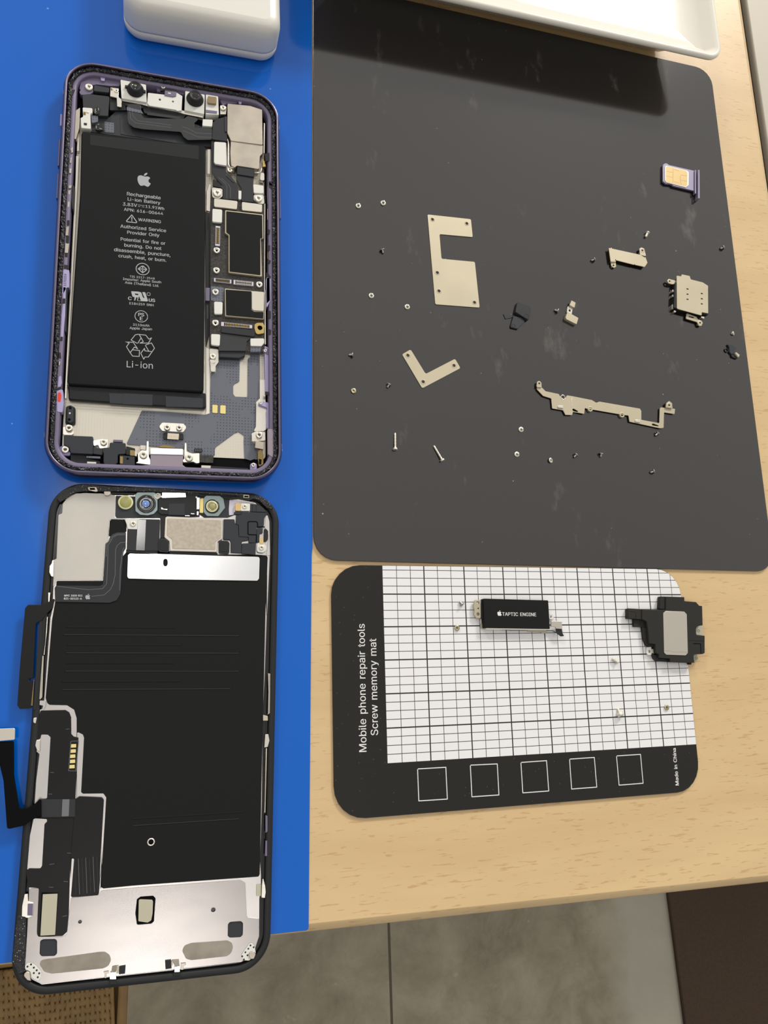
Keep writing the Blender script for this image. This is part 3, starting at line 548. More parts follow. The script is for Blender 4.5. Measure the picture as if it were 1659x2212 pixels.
for sq in ([(84.22,-172.56),(94.47,-172.69),(94.48,-183.07),(84.21,-182.90)], [(103.55,-172.57),(113.73,-172.80),(113.65,-183.14),(103.53,-183.01)], [(122.82,-172.88),(132.91,-172.90),(132.92,-183.22),(122.80,-183.13)],
           [(142.12,-172.94),(152.24,-172.99),(152.23,-183.29),(142.02,-183.22)], [(161.48,-173.01),(171.66,-173.08),(171.60,-183.31),(161.47,-183.27)]):
    P.stroke(sq, 0.3, 0.45, 'print_white', True)
P.done()

# ---------------------------------------------------------------- white case and dish at the far side
t = thing('plastic_case', 'white rounded plastic case with a seam at the top edge of the blue mat', 'case', (9, 120, 0), 0.012)
P = Part('body', t, True)
def rr_part(P, prof, m, w_=56.5, h_=54, r_=7, cap=None):
    P.sweep(0, 0, w_, h_, r_, prof, m, n=10)
    if cap: P.flat(rrect(0, 0, w_-2*cap[0], h_-2*cap[0], max(0.5, r_-cap[0]), 10), cap[1], m)
rr_part(P, [(2.2, 0.05), (0.9, 0.5), (0.25, 1.6), (0.0, 3), (0.0, 4.9), (0.35, 5.0)], 'box_white', cap=(2.2, 0.05)); P.done()
P = Part('lid', t, True)
rr_part(P, [(0.45, 4.9), (0.05, 5.05), (0, 6), (0.1, 12), (0.5, 14.3), (1.3, 15.8), (2.6, 16.7), (4.5, 17.1)], 'box_white', cap=(4.5, 17.1)); P.done()

P = Part('ceramic_dish')
prof = [(60, 12), (24, 12), (21, 0.55), (17.5, 0.6), (15, 5), (8, 11.5), (2.4, 16.4), (0.9, 17.6), (0.2, 18.4), (0, 19.2), (0.25, 20.0), (1.0, 20.5), (2.0, 20.3), (3.4, 19.4), (6, 16.8), (9, 15), (13, 14.2), (18, 14), (60, 14)]
P.sweep(140, 186, 188, 129, 7, prof, 'ceramic', n=12)
P.flat(rrect(140, 186, 188-120, 129-120, 0.3, 4), 14, 'ceramic')
P.flat(rrect(140, 186, 188-120, 129-120, 0.3, 4), 12, 'ceramic')
tag(P.done(), 'white glazed rectangular ceramic dish standing at the far edge of the charcoal mat', 'dish')

# ---------------------------------------------------------------- opened phone housing with battery and board
H = thing('phone_housing', 'opened purple phone body lying on its back with battery, logic board and cameras exposed', 'phone')
def part(name, label=None): return Part(name, H), label
def one(name, shapes, parent=None, label=None):
    """shapes: (points, z0, z1, material[, corner radius[, bevel]])"""
    P = Part(name, parent or H)
    for s_ in shapes: P.slab(s_[0], s_[1], s_[2], s_[3], *(s_[4:]))
    return P.done(label)

P = Part('metal_frame', H)
P.sweep(0, 0, 75.7, 150.9, 11, [(3.2, 0.4), (1.2, 0.7), (0.35, 1.7), (0, 3.2), (0, 5.6), (0.3, 6.7), (0.75, 7.25), (1.25, 7.35), (1.35, 7.0), (1.5, 6.2), (1.6, 1.2), (3.2, 1.2)], 'lavender_metal', n=14, closed=True)
P.done()
P = Part('back_glass', H); P.slab(rrect(0, 0, 71, 146.2, 9, 8), 0.2, 1.2, 'lavender_shade', 0, 0.1); P.done()
P = Part('inner_floor', H); P.slab(rrect(0, 0, 71.5, 146.6, 9, 8), 1.2, 1.7, 'black_deep', 0, 0.05); P.done()
for x, y in ((-37.86, 62.0), (37.86, 62.0), (-37.86, -62.5), (37.86, -62.5)):
    P = Part('antenna_band', H); P.box((x-0.06, y-0.8, 1.8), (x+0.06, y+0.8, 5.8), 'lavender_pad', 0.02); P.done('grey antenna band')
P = Part('mute_switch', H); P.slab([(-38.41,53.53),(-37.89,53.63),(-37.84,49.07),(-38.36,48.98)], 3.6, 5.4, 'lavender_inside', 0.1, 0.1).done()
for q in ([(-38.45,43.74),(-37.93,43.83),(-37.91,33.60),(-38.45,33.51)], [(-38.37,30.68),(-37.86,30.76),(-37.79,21.25),(-38.33,21.17)]):
    P = Part('volume_button', H); P.slab(q, 3.2, 5.2, 'lavender_metal', 0.3, 0.15).done()
P = Part('side_button', H); P.slab([(37.35,40.74),(38.15,40.87),(38.34,24.70),(37.59,24.59)], 3.2, 5.2, 'lavender_metal', 0.3, 0.15).done()

# inner rim: lavender ledges with dark recesses
P = Part('inner_ledge', H)
P.sweep(0, 0, 75.7, 150.9, 11, [(1.5, 1.6), (1.5, 5.6), (4.0, 5.55), (4.3, 5.2), (4.4, 1.6)], 'lavender_shade', n=14)
P.slab([(-29.00,72.54),(-19.21,72.33),(-19.39,69.40),(-22.55,68.75),(-27.27,68.42),(-29.32,67.36),(-33.06,63.75),(-32.47,68.30)], 1.6, 4.4, 'lavender_shade', 0.8)
P.slab([(-34.89,-4.94),(-33.02,-4.90),(-32.75,-11.14),(-33.52,-11.32),(-34.77,-14.56),(-34.94,-8.95)], 2, 5.62, 'lavender_inside', 0.2)
P.slab([(-34.61,-11.22),(-33.76,-11.21),(-33.55,-21.15),(-33.76,-26.84),(-33.74,-28.95),(-34.59,-28.77),(-34.63,-21.26),(-34.42,-17.13)], 2, 5.62, 'lavender_inside', 0.2)
P.slab([(-34.57,-42.77),(-33.84,-42.20),(-33.50,-44.58),(-33.82,-45.97),(-34.70,-46.38)], 2, 5.62, 'lavender_inside', 0.2)
P.slab([(32.86,0.43),(34.32,-0.13),(34.17,-8.44),(32.70,-11.97)], 2, 5.62, 'lavender_inside', 0.2)
P.slab([(32.74,0.11),(33.98,0.26),(34.06,-8.51),(32.82,-10.09)], 2, 5.62, 'lavender_inside', 0.2)
P.slab([(-26.06,71.86),(-24.35,71.74),(-24.55,69.93),(-25.73,69.85)], 4.4, 5.0, 'lavender_inside', 0.3)
P.slab([(-10.33,72.23),(-1.59,72.38),(3.17,72.36),(2.93,70.34),(0.15,70.44),(-6.44,69.76),(-7.03,71.60)], 1.6, 4.4, 'lavender_shade', 0.3)
P.slab([(15.73,72.91),(18.46,73.12),(26.28,72.33),(31.85,70.06),(31.85,70.73),(30.09,73.08),(26.28,74.35),(19.03,74.24)], 1.6, 4.6, 'lavender_inside', 0.3)
P.slab([(17.33,72.72),(22.23,72.69),(22.24,70.69),(18.50,69.78),(17.07,68.67),(16.06,70.47)], 1.6, 4.2, 'lavender_shade', 0.4)
P.slab([(22.60,71.96),(24.05,71.91),(23.77,70.18),(22.90,70.14)], 4.2, 4.8, 'lavender_inside', 0.1)
P.done()
for q in ([(-35.99,62.74),(-34.00,64.09),(-34.66,61.45),(-35.95,61.81)], [(-36.17,55.24),(-35.73,53.77),(-35.74,48.23),(-36.17,49.38)], [(-34.43,13.27),(-33.72,13.37),(-33.71,11.40),(-34.42,11.30)], [(-34.50,7.75),(-33.55,7.51),(-33.74,4.70),(-34.47,5.16)], [(-34.61,1.17),(-33.74,1.19),(-33.76,-0.28),(-34.62,-0.21)],
          [(-34.65,-3.14),(-33.32,-3.16),(-33.34,-4.44),(-34.66,-4.60)], [(-34.57,-15.32),(-33.73,-15.22),(-33.72,-17.11),(-34.64,-17.20)], [(-34.65,-28.91),(-33.97,-28.84),(-33.98,-30.25),(-34.67,-30.31)], [(-34.95,-34.18),(-34.33,-34.48),(-34.09,-36.37),(-34.85,-36.26)], [(-34.91,-46.60),(-33.66,-46.00),(-33.76,-47.03),(-34.86,-47.63)],
          [(33.92,38.99),(35.02,38.98),(35.01,37.27),(33.91,37.28)], [(32.34,50.00),(34.05,50.88),(34.12,47.43),(32.67,46.99)], [(33.79,38.75),(34.95,37.90),(34.94,35.58),(33.90,36.44)], [(33.37,19.56),(34.17,19.17),(33.93,17.37),(33.13,17.51)], [(33.23,12.78),(34.14,13.15),(34.02,10.89),(33.11,11.02)], [(33.55,7.35),(34.34,6.96),(33.99,5.68),(33.32,5.84)],
          [(32.85,2.34),(34.31,0.79),(33.97,-0.23),(32.73,0.61)], [(33.35,-12.49),(34.25,-12.64),(34.23,-15.52),(33.45,-15.60)], [(33.44,-19.43),(34.33,-19.82),(34.20,-21.73),(33.43,-21.57)], [(32.14,-42.94),(33.45,-42.97),(33.44,-44.23),(32.14,-44.21)]):
    P = Part('frame_recess', H); P.slab(q, 5.2, 5.68, 'black_gloss', 0.1, 0.05); P.done('dark recess')

P = Part('serial_marking', H); P.text('1270359', *[(-33.77,-10.82),(-33.73,-6.46)], 5.64, 'black_plastic', 0.01); P.done()

P = Part('sealant_bead', H)
P.sweep(0, 0, 75.7, 150.9, 11, [(1.45, 5.3), (1.65, 6.2), (1.95, 6.35), (2.35, 6.35), (2.75, 6.2), (3.05, 5.4)], 'glue_black', jit=0.22, n=14, dens=0.45)
P.done('black torn sealant all round the rim')

P = Part('midplate', H)
P.slab([(-32.9, 56), (32.6, 56), (32.8, -66.5), (-32.9, -66.5)], 1.7, 2.0, 'silver_dotted', 1.5, 0.05); P.done()
P = Part('battery_rim', H); P.slab([(-32.92,48.76),(-32.16,48.90),(-32.00,41.83),(-32.76,41.69)], 2, 3.2, 'steel_bright', 0.05); P.done()
P = Part('battery_rim', H); P.slab([(-32.93,39.67),(-31.97,39.84),(-31.95,28.46),(-32.08,-9.71),(-32.19,-43.23),(-32.09,-48.97),(-32.67,-49.01),(-32.71,-40.14),(-32.55,-15.22),(-32.57,28.36),(-32.63,26.04)], 2, 3.2, 'steel_bright', 0.05); P.done()
P = Part('battery_rim', H); P.slab([(11.66,50.09),(12.83,50.29),(12.74,40.17),(11.71,40.16)], 2, 3.2, 'steel_bright', 0.05); P.done()
P = Part('battery_rim', H); P.slab([(12.47,35.97),(13.07,35.94),(12.92,25.05),(11.59,25.23),(11.61,32.79)], 2, 3.2, 'steel_bright', 0.1); P.done()
P = Part('battery_rim', H); P.slab([(12.07,-27.16),(13.25,-27.29),(13.45,-36.29),(13.61,-51.06),(12.25,-51.59),(12.44,-50.01)], 2, 2.4, 'steel_bright', 0.1); P.done()
P = Part('battery_rim', H); P.slab([(32.17,63.80),(32.61,63.55),(32.42,50.90),(31.99,50.99)], 2, 4.8, 'steel_bright', 0.05); P.done()
P = Part('battery_rim', H); P.slab([(32.33,30.36),(32.67,30.41),(32.45,-4.63),(32.11,-4.54)], 2, 4.4, 'steel_bright', 0.05); P.done()
P = Part('battery_rim', H); P.slab([(32.22,-3.98),(32.61,-3.94),(32.71,-24.87),(32.27,-24.91)], 2, 4.4, 'steel_bright', 0.05); P.done()

P = Part('grey_flex_circuit', H)
P.slab([(-8.64,-51.38),(-0.60,-51.28),(12.87,-51.54),(13.70,-50.93),(13.78,-38.74),(13.73,-36.15),(15.65,-36.00),(15.63,-33.45),(16.53,-31.75),(16.54,-27.55),(25.47,-27.00),(25.47,-29.12),(23.77,-30.21),(23.64,-38.62),(22.02,-39.67),(21.55,-40.40),(21.56,-43.39),(22.26,-44.33),(26.48,-44.20),(26.57,-29.97),(27.41,-29.43),(27.45,-27.29),(30.55,-27.50),(30.77,-28.66),(30.79,-43.90),(29.53,-45.60),(29.44,-46.21),(29.24,-55.92),(27.90,-57.69),(27.76,-60.51),(29.11,-60.86),(30.18,-65.99),(27.50,-67.09),(25.50,-66.49),(25.22,-60.36),(25.35,-58.39),(23.48,-57.03),(22.15,-57.58),(15.73,-62.93),(15.48,-63.91),(15.50,-65.98),(8.13,-66.05),(6.31,-64.36),(4.27,-63.92),(-13.25,-63.44)], 2.0, 2.3, 'flex_grey', 0.5, 0.05)
P.done()
P = Part('flex_trace', H)
for q in ([(5.99,-51.98),(5.84,-58.91),(6.25,-60.53)], [(12.44,-60.21),(14.52,-59.54),(17.91,-56.57),(21.34,-55.25)], [(2.79,-52.73),(9.25,-53.73),(7.20,-55.51),(6.71,-57.20)], [(17.92,-38.83),(17.91,-37.45),(19.40,-35.01)], [(14.73,-40.45),(14.79,-47.29)], [(6.97,-57.19),(7.97,-54.91),(10.80,-53.35)]):
    P.stroke(q, 0.12, 2.315, 'flex_line')
P.done()
for q in ([(14.47,-47.88),(16.27,-47.87),(16.25,-50.84),(14.50,-50.77)], [(17.16,-47.88),(18.99,-47.87),(19.01,-50.89),(17.14,-50.83)]):
    P = Part('contact_pad', H); P.slab(q, 2.3, 2.5, 'gold_flat', 0.3, 0.03).done('pale gold contact pad')

# battery
B = Part('battery', H)
B.slab([(-31.40,48.33),(11.02,49.90),(11.34,-43.96),(10.51,-44.58),(-31.95,-45.00),(-30.88,24.32)], 2.0, 5.2, 'battery_black', 1.2, 0.5)
B = B.done('flat black battery with grey printing')
P = Part('end_flap', B); P.slab([(-31.91,-44.49),(-31.46,-49.42),(-30.55,-49.71),(-5.17,-50.00),(11.69,-49.84),(12.26,-49.35),(12.15,-44.31),(-31.70,-44.88)], 2.0, 4.0, 'battery_edge', 0.5, 0.4); P.done()
for q in ([(-19.06,-46.64),(-14.70,-46.55),(-14.79,-50.04),(-18.75,-50.09)], [(-14.71,-46.41),(-5.26,-46.16),(-5.22,-50.00),(-14.79,-50.15)], [(-1.08,-46.41),(11.25,-46.39),(11.16,-49.75),(-0.93,-50.13)]):
    P = Part('pull_tab', B); P.slab(q, 3.9, 4.14, 'dark_grey', 0.2, 0.03); P.done()
P = Part('top_tape', B)
P.slab([(-28.49,47.28),(-1.15,48.91),(8.47,49.50),(8.54,43.94),(-6.12,43.63),(-28.34,43.30)], 5.1, 5.24, 'battery_edge', 0.3, 0.02); P.done()
P = Part('printing', B); Z5 = 5.215; k = 'print_grey'; bo = 0.012
ga = [(-15.60,25.81),(-4.34,25.92),(-15.29,23.84),(-4.41,23.95),(-16.83,21.69),(-12.15,21.81),(-9.33,21.94),(-3.08,21.94),(-16.41,19.75),(-3.36,19.94),(-11.59,16.52),(-4.03,16.68),(-17.38,13.14),(-2.22,13.47),(-15.06,11.15),(-4.44,11.40),(-17.13,8.30),(-2.38,8.60),(-15.87,6.22),(-3.64,6.47),(-19.13,4.07),(-0.60,4.33),(-17.64,1.99),(-1.92,2.20),(-13.80,-5.09),(-5.63,-4.94),(-15.92,-6.27),(-3.46,-6.07),(-15.25,-7.51),(-4.16,-7.51)]
gt_ = ['Rechargeable', 'Li-ion Battery', '3.83V', '11.91Wh', 'APN: 616-00644', 'WARNING', 'Authorized Service', 'Provider Only', 'Potential for fire or', 'burning. Do not', 'disassemble, puncture,', 'crush, heat, or burn.', 'TIS 2217-2548', 'Importer: Apple South', 'Asia (Thailand) Ltd.']
for i, s_ in enumerate(gt_): P.text(s_, ga[2*i], ga[2*i+1], Z5, k, bo)
P.logo((-10.09,32.73), 5.3, Z5, 'logo_grey')
P.stroke([(-11.86,22.65),(-9.66,22.74)], 0.13, Z5, k); P.stroke([(-11.78,22.06),(-11.11,22.09)], 0.13, Z5, k); P.stroke([(-10.48,22.11),(-9.75,22.14)], 0.13, Z5, k)
P.stroke([(-13.79,18.52),(-15.47,15.97),(-15.30,15.66),(-12.23,15.73),(-12.07,16.04)], 0.28, Z5, k, True); P.stroke([(-13.78,17.61),(-13.72,16.77)], 0.3, Z5, k); P.stroke([(-13.70,16.32),(-13.68,16.22)], 0.35, Z5, k)
P.circ_line(*(-9.65,-1.47), 2.15, 0.25, Z5, k)
P.stroke([(-9.68,-0.18),(-11.13,-1.54),(-9.61,-2.88),(-8.20,-1.46)], 0.28, Z5, k, True); P.stroke([(-9.68,-0.18),(-9.61,-2.88)], 0.3, Z5, k); P.stroke([(-11.13,-1.54),(-8.20,-1.46)], 0.3, Z5, k)
hb = [(-14.02,-13.39),(-13.00,-13.37),(-7.28,-13.30),(-5.31,-13.23),(-13.56,-14.99),(-5.74,-14.87),(-10.55,-18.92),(-8.74,-18.85),(-10.00,-20.40),(-9.19,-20.38),(-12.23,-22.62),(-6.95,-22.49),(-13.24,-23.92),(-6.07,-23.68),(-13.79,-37.58),(-5.43,-37.46)]
for i, s_ in enumerate(['C', 'US', 'E184259 SNH', 'PS', 'E', '3110mAh', 'Apple Japan', 'Li-ion']):
    P.text(s_, hb[2*i], hb[2*i+1], Z5, k, 0.03 if i in (0, 1, 3, 4) else (0.0 if i == 7 else bo))
P.flat([(-13.20,-10.11),(-10.86,-9.99),(-9.93,-10.16),(-9.16,-12.16),(-8.75,-12.12),(-9.63,-10.01),(-8.60,-9.97),(-7.60,-13.04),(-7.90,-13.30),(-11.17,-13.42),(-10.96,-12.13),(-11.45,-12.14),(-11.78,-13.42),(-12.09,-13.45),(-11.98,-12.13),(-12.63,-12.08),(-12.86,-11.42)], Z5, k, 0.2)
P.flat([(-12.02,-10.81),(-10.79,-10.82),(-10.86,-11.29),(-11.76,-11.29)], Z5+0.012, 'battery_black', 0.1); P.flat([(-10.57,-11.62),(-9.91,-13.22),(-10.93,-13.33)], Z5+0.012, 'battery_black', 0.0); P.flat([(-9.62,-10.41),(-9.01,-11.80),(-9.13,-11.97),(-9.49,-11.51)], Z5+0.012, 'battery_black', 0.0)
P.circ_line(*(-7.46,-10.54), 0.55, 0.15, Z5, k)
P.circ_line(*(-9.63,-18.94), 2.05, 0.22, Z5, k)
for q in ([(-10.54,-28.87),(-12.68,-27.83),(-11.43,-25.86),(-10.63,-25.55),(-7.99,-25.62),(-6.98,-26.96),(-6.14,-26.43),(-7.07,-28.39),(-9.84,-28.65),(-8.74,-28.03),(-10.02,-25.77)], [(-10.54,-28.87),(-9.58,-26.91)],
          [(-14.36,-28.61),(-13.25,-28.96),(-14.07,-30.31),(-12.85,-32.33),(-12.02,-33.49),(-9.91,-33.42),(-9.87,-31.29),(-12.18,-31.27),(-12.75,-32.21)], [(-14.26,-28.65),(-11.96,-28.57),(-10.49,-30.78),(-11.51,-30.20),(-12.18,-31.27)],
          [(-8.10,-29.21),(-6.10,-28.24),(-5.07,-30.07),(-5.82,-31.38),(-6.98,-33.40),(-8.09,-33.49),(-8.42,-34.30),(-9.44,-32.26),(-8.28,-30.40),(-8.15,-31.29),(-5.82,-31.38)], [(-8.10,-29.21),(-6.94,-31.19)]):
    P.stroke(q, 0.24, Z5, k)
P.done()

# upper midplate cover and camera cables
P = Part('upper_cover', H)
P.slab([(-28.38,54.75),(-26.34,55.76),(-22.70,56.61),(-20.44,59.74),(-16.47,60.35),(-1.35,61.80),(13.25,58.02),(13.32,51.21),(9.95,50.94),(-4.35,50.16),(-31.28,49.68),(-28.21,50.40)], 2.0, 3.4, 'dark_grey', 0.3)
P.slab([(-24.07,54.63),(-20.92,54.74),(-20.79,50.68),(-23.92,50.42)], 3.4, 3.55, 'flex_grey', 0.1, 0.02)
P.slab([(-18.94,58.60),(-16.68,58.72),(4.67,50.50),(-4.36,50.49),(-18.55,50.61)], 3.4, 3.55, 'dark_grey', 0.1, 0.02)
P.done()
P = Part('camera_ribbon', H)
P.slab([(-16.47,62.05),(-11.96,62.78),(-11.72,58.68),(-10.75,57.43),(-1.35,58.89),(3.07,59.73),(4.43,61.12),(8.60,60.78),(6.82,58.66),(6.71,56.70),(13.11,57.88),(13.16,52.87),(4.58,51.17),(3.06,52.18),(2.07,54.08),(-10.89,52.81),(-14.08,52.85),(-15.97,54.07),(-16.43,56.19)], 4.9, 5.2, 'flex_shiny', 0.8, 0.1)
for q in ([(-15.60,59.52),(-15.38,56.39),(-13.61,54.83),(-1.27,55.22)], [(-14.83,60.31),(-14.62,57.80),(-13.11,55.87),(-1.29,56.18)], [(2.58,56.25),(4.51,55.97),(7.57,54.60),(13.13,55.29)], [(2.88,54.71),(5.09,54.15),(8.14,53.10),(13.15,53.84)]):
    P.stroke(q, 0.1, 5.215, 'flex_line')
P.done('glossy black camera ribbon')
P = Part('ribbon_stiffener', H); P.slab([(-16.70,60.74),(-11.75,60.11),(-11.05,58.97),(-16.65,59.16)], 5.2, 5.35, 'flex_grey', 0.1, 0.02).done()

def camera(plate, base, top, rb, rt, zt, ears, label):
    c = Part('camera_module', H); c.slab(plate, 2.0, 5.6, 'white_silk', 0.3, 0.1); c = c.done(label)
    L = Part('lens_barrel', c)
    bx_, by_ = base
    L.lathe(bx_, by_, [(rb*1.08, 5.6), (rb*1.08, 6.0), (rb, 6.3), (rb*0.82, zt-0.5), (rt, zt), (rt*0.85, zt), (rt*0.6, zt-0.25)], 'black_plastic', 28)
    if ears:
        for sx_, sy_ in ((-1, 0.15), (1, -0.1)): L.slab(rrect(bx_+sx_*rb*1.12, by_+sy_*rb, 1.0, 0.9, 0.2), 5.6, 6.4, 'black_plastic', 0, 0.1)
    L = L.done()
    G = Part('lens_glass', L); G.lathe(bx_, by_, [(rt*0.62, zt-0.26), (rt*0.4, zt-0.12), (0, zt-0.05)], 'lens_black', 24)
    if ears: G.cyl(bx_, by_, rt*0.22, zt-0.08, zt-0.02, 'lens_glint_green', 12)  # glint on the lens, painted as a small green disc
    G.done()
camera([(-19.19,71.09),(-10.42,70.83),(-9.97,63.58),(-18.58,63.53)], (-13.97,67.76), 0, 2.75, 1.9, 8.0, True, 'left camera with a glint in its lens')
camera([(3.34,71.03),(10.33,70.86),(10.23,62.65),(3.20,62.92)], (6.86,68.04), 0, 2.85, 2.1, 8.1, False, 'right camera with a black lens')
P = Part('camera_bracket', H)
P.slab([(-9.67,67.74),(-1.78,68.19),(-3.67,69.30),(-0.95,68.10),(0.24,69.80),(2.36,68.76),(2.22,62.64),(0.63,62.19),(0.13,62.52),(-9.09,62.46),(-9.83,63.45)], 4.9, 5.5, 'white_silk', 0.3, 0.1, holes=[circle(*(-5.49,65.75), 0.4, 14), circle(*(-0.91,65.85), 0.35, 14)])
P.slab([(-18.44,63.80),(-10.09,64.16),(4.09,63.17),(9.81,63.11),(9.83,61.65),(3.37,61.87),(0.16,62.41),(-9.09,62.64),(-11.75,62.98),(-18.18,63.14)], 4.0, 4.9, 'steel_bright', 0.2)
P.slab([(-11.23,61.60),(-9.10,62.87),(1.14,62.84),(2.61,63.41),(3.87,62.20),(2.67,59.66),(1.19,59.96),(-10.71,59.98)], 3.0, 4.4, 'black_plastic', 0.3)
P.slab([(-9.76,60.31),(2.16,60.72),(1.94,59.66),(-9.73,59.31)], 4.3, 4.6, 'dark_grey', 0.1)
P.done('white camera bracket')
P = Part('bracket_clip', H); P.slab([(-3.81,69.61),(0.23,69.84),(0.14,68.08),(-0.95,67.57),(-3.88,67.56)], 5.4, 5.8, 'lavender_shade', 0.15).slab([(-2.74,68.93),(-1.72,68.96),(-1.76,68.49),(-2.73,68.47)], 5.8, 5.86, 'white_silk', 0.05, 0.02); P.done()
P = Part('microphone_slot', H); P.slab([(-5.40,70.80),(-3.49,72.80),(-0.04,72.77),(0.25,70.49),(-3.93,70.23),(-5.38,69.65)], 4.4, 5.0, 'black_gloss', 0.2); standoff(P, *(-4.44,71.42), 0.75, 4.6, 5.4); P.done()
P = Part('flash_module', H)
P.slab([(10.71,71.26),(15.18,71.27),(15.53,63.49),(10.75,62.90)], 2.0, 5.4, 'white_silk', 0.3, 0.1)
P.slab([(11.36,70.02),(14.61,70.17),(14.49,67.18),(11.26,67.04)], 5.3, 6.3, 'amber', 0.4, 0.2)
P.slab([(10.82,64.65),(14.88,64.85),(14.77,63.84),(10.78,63.47)], 5.4, 5.55, 'lavender_shade', 0.1, 0.02)
P.done('white flash module with an amber cap')
P = Part('white_block', H); P.slab([(9.74,60.47),(13.32,60.92),(13.13,58.05),(9.63,57.72)], 3.4, 5.6, 'white_silk', 0.3); P.done()

# upper left corner
P = Part('corner_block', H)
P.slab([(-27.92,67.47),(-22.86,67.33),(-22.87,65.32),(-28.00,64.92)], 3.0, 5.2, 'dark_grey', 0.4, 0.15)
P.slab([(-31.71,62.91),(-29.67,63.80),(-22.69,64.18),(-22.89,56.14),(-26.21,55.72),(-26.79,56.18),(-28.39,57.44),(-31.23,57.51)], 2.6, 4.8, 'dark_grey', 0.5, 0.15)
P.slab([(-22.68,64.72),(-20.04,64.61),(-17.58,62.54),(-16.71,60.16),(-22.49,59.04)], 2.6, 4.2, 'black_plastic', 0.3)
P.slab([(-28.57,55.45),(-26.26,55.89),(-26.17,53.40),(-28.20,52.40)], 2.6, 4.6, 'flex_grey', 0.5)
P.done()
P = Part('antenna_connector', H)
for q in ([(-26.87,58.93),(-25.52,58.78),(-25.86,56.05),(-27.53,55.73)], [(-26.92,52.24),(-24.33,52.41),(-24.37,49.91),(-26.95,49.59)]):
    P.slab(q, 4.2, 5.1, 'black_gloss', 0.5, 0.1)
for q in ([(-27.10,58.04),(-27.19,57.08),(-26.80,56.85)], [(-26.21,58.53),(-26.05,57.62)], [(-27.36,56.58),(-27.04,56.33)], [(-26.62,51.29),(-26.58,50.36)], [(-25.55,50.55),(-24.77,50.38)], [(-26.13,52.00),(-25.74,52.13)]):
    P.stroke(q, 0.13, 5.11, 'steel_bright')
P.done()
P = Part('side_connector', H)
P.slab([(-31.42,57.70),(-28.18,58.04),(-28.02,56.32),(-28.76,55.49),(-28.33,49.66),(-31.52,49.45),(-31.86,53.35),(-31.07,54.12)], 3.0, 5.2, 'white_silk', 0.4, 0.15)
P.slab([(-31.01,55.92),(-30.23,55.91),(-30.27,54.81),(-31.04,54.79)], 5.2, 5.35, 'bronze', 0.05); P.slab([(-30.71,51.63),(-29.68,51.66),(-29.70,50.82),(-30.67,50.76)], 5.2, 5.3, 'black_plastic', 0.05, 0.02)
P.cyl(*(-29.61,56.11), 0.45, 5.2, 5.4, 'steel_bright', 14)
P.done()
P = Part('grounding_clip', H)
P.slab([(-22.47,67.63),(-19.70,67.72),(-19.59,64.22),(-18.59,63.47),(-18.49,60.31),(-19.99,60.33),(-20.24,63.78),(-22.48,63.97)], 4.6, 5.2, 'steel_bright', 0.2, 0.1)
P.slab([(-22.33,67.26),(-21.80,67.21),(-21.77,66.42),(-22.30,66.47)], 5.2, 5.35, 'bronze', 0.05)
P.done()
P = Part('corner_plate', H); P.slab([(-32.78,64.04),(-30.85,67.59),(-28.52,67.75),(-28.03,65.00),(-29.15,63.82),(-32.22,62.89)], 2.6, 4.7, 'lavender_shade', 0.8)
P.slab([(-33.84,55.92),(-32.74,57.06),(-32.26,57.78),(-32.17,49.41),(-33.00,44.95),(-34.15,45.05),(-33.58,52.55)], 3.0, 5.0, 'steel_dim', 0.2); P.done()

def hscrew(c, r_, z, m='screw_silver'):
    P = Part('screw', H); phillips(P, c[0], c[1], r_, z, m); P.cyl(c[0], c[1], r_*0.7, z-1.5, z-0.3, 'screw_dark', 12); P.done()
hscrew((-29.61,66.32), 1.3, 5.3); hscrew((16.98,66.89), 1.05, 5.4); hscrew((19.67,41.78), 0.9, 5.0)
hscrew((-20.45,66.46), 0.75, 5.45)
hscrew((15.18,31.55), 1.45, 5.3); hscrew((30.04,31.64), 1.4, 5.3)
P = Part('screw_tab', H); P.slab([(13.28,33.78),(17.09,33.93),(17.15,30.79),(16.01,29.68),(13.56,29.70)], 4.0, 4.7, 'steel_bright', 0.8); P.done()
P = Part('screw_tab', H); P.slab([(28.37,33.25),(32.00,33.90),(32.31,29.81),(30.16,29.97),(28.37,30.97)], 4.0, 4.7, 'steel_bright', 0.8); P.done()
P = Part('screw_tab', H); P.slab([(16.02,68.25),(18.30,68.03),(18.18,64.71),(16.05,64.30)], 3.4, 4.8, 'steel_bright', 0.3); P.done()
P = Part('screw_tab', H); P.slab([(18.63,43.22),(20.89,42.96),(20.75,41.49),(18.92,41.35)], 3.6, 4.6, 'steel_bright', 0.4); P.done()

# rear camera cover and its wiring
P = Part('rear_camera_cover', H)
P.slab([(18.58,68.56),(26.98,69.21),(31.40,68.40),(31.60,53.45),(19.86,53.15),(19.51,54.07),(18.57,56.17)], 2.0, 5.9, 'steel_dim', 0.5, 0.15)
P.slab([(19.89,53.38),(31.64,53.68),(31.57,50.07),(30.61,48.76),(30.23,43.35),(25.88,43.43),(22.20,43.45),(21.35,42.51),(20.08,43.10),(19.77,47.86)], 2.0, 5.6, 'steel_dim', 0.5, 0.15)
P.done('large brushed steel camera cover')
P = Part('bent_wire', H)
def wire(pts, r_, m, z): P.tube([(p[0], p[1], z) for p in pts], r_, m, 6)
wire([(17.78,55.65),(18.72,54.04),(19.07,52.80),(19.12,43.79),(19.55,42.74),(20.68,42.61),(21.66,42.87)], 0.22, 'steel_bright', 5.1)
wire([(28.53,42.02),(30.68,42.38),(31.12,43.10),(31.26,45.39)], 0.22, 'steel_bright', 5.0)
P.done()
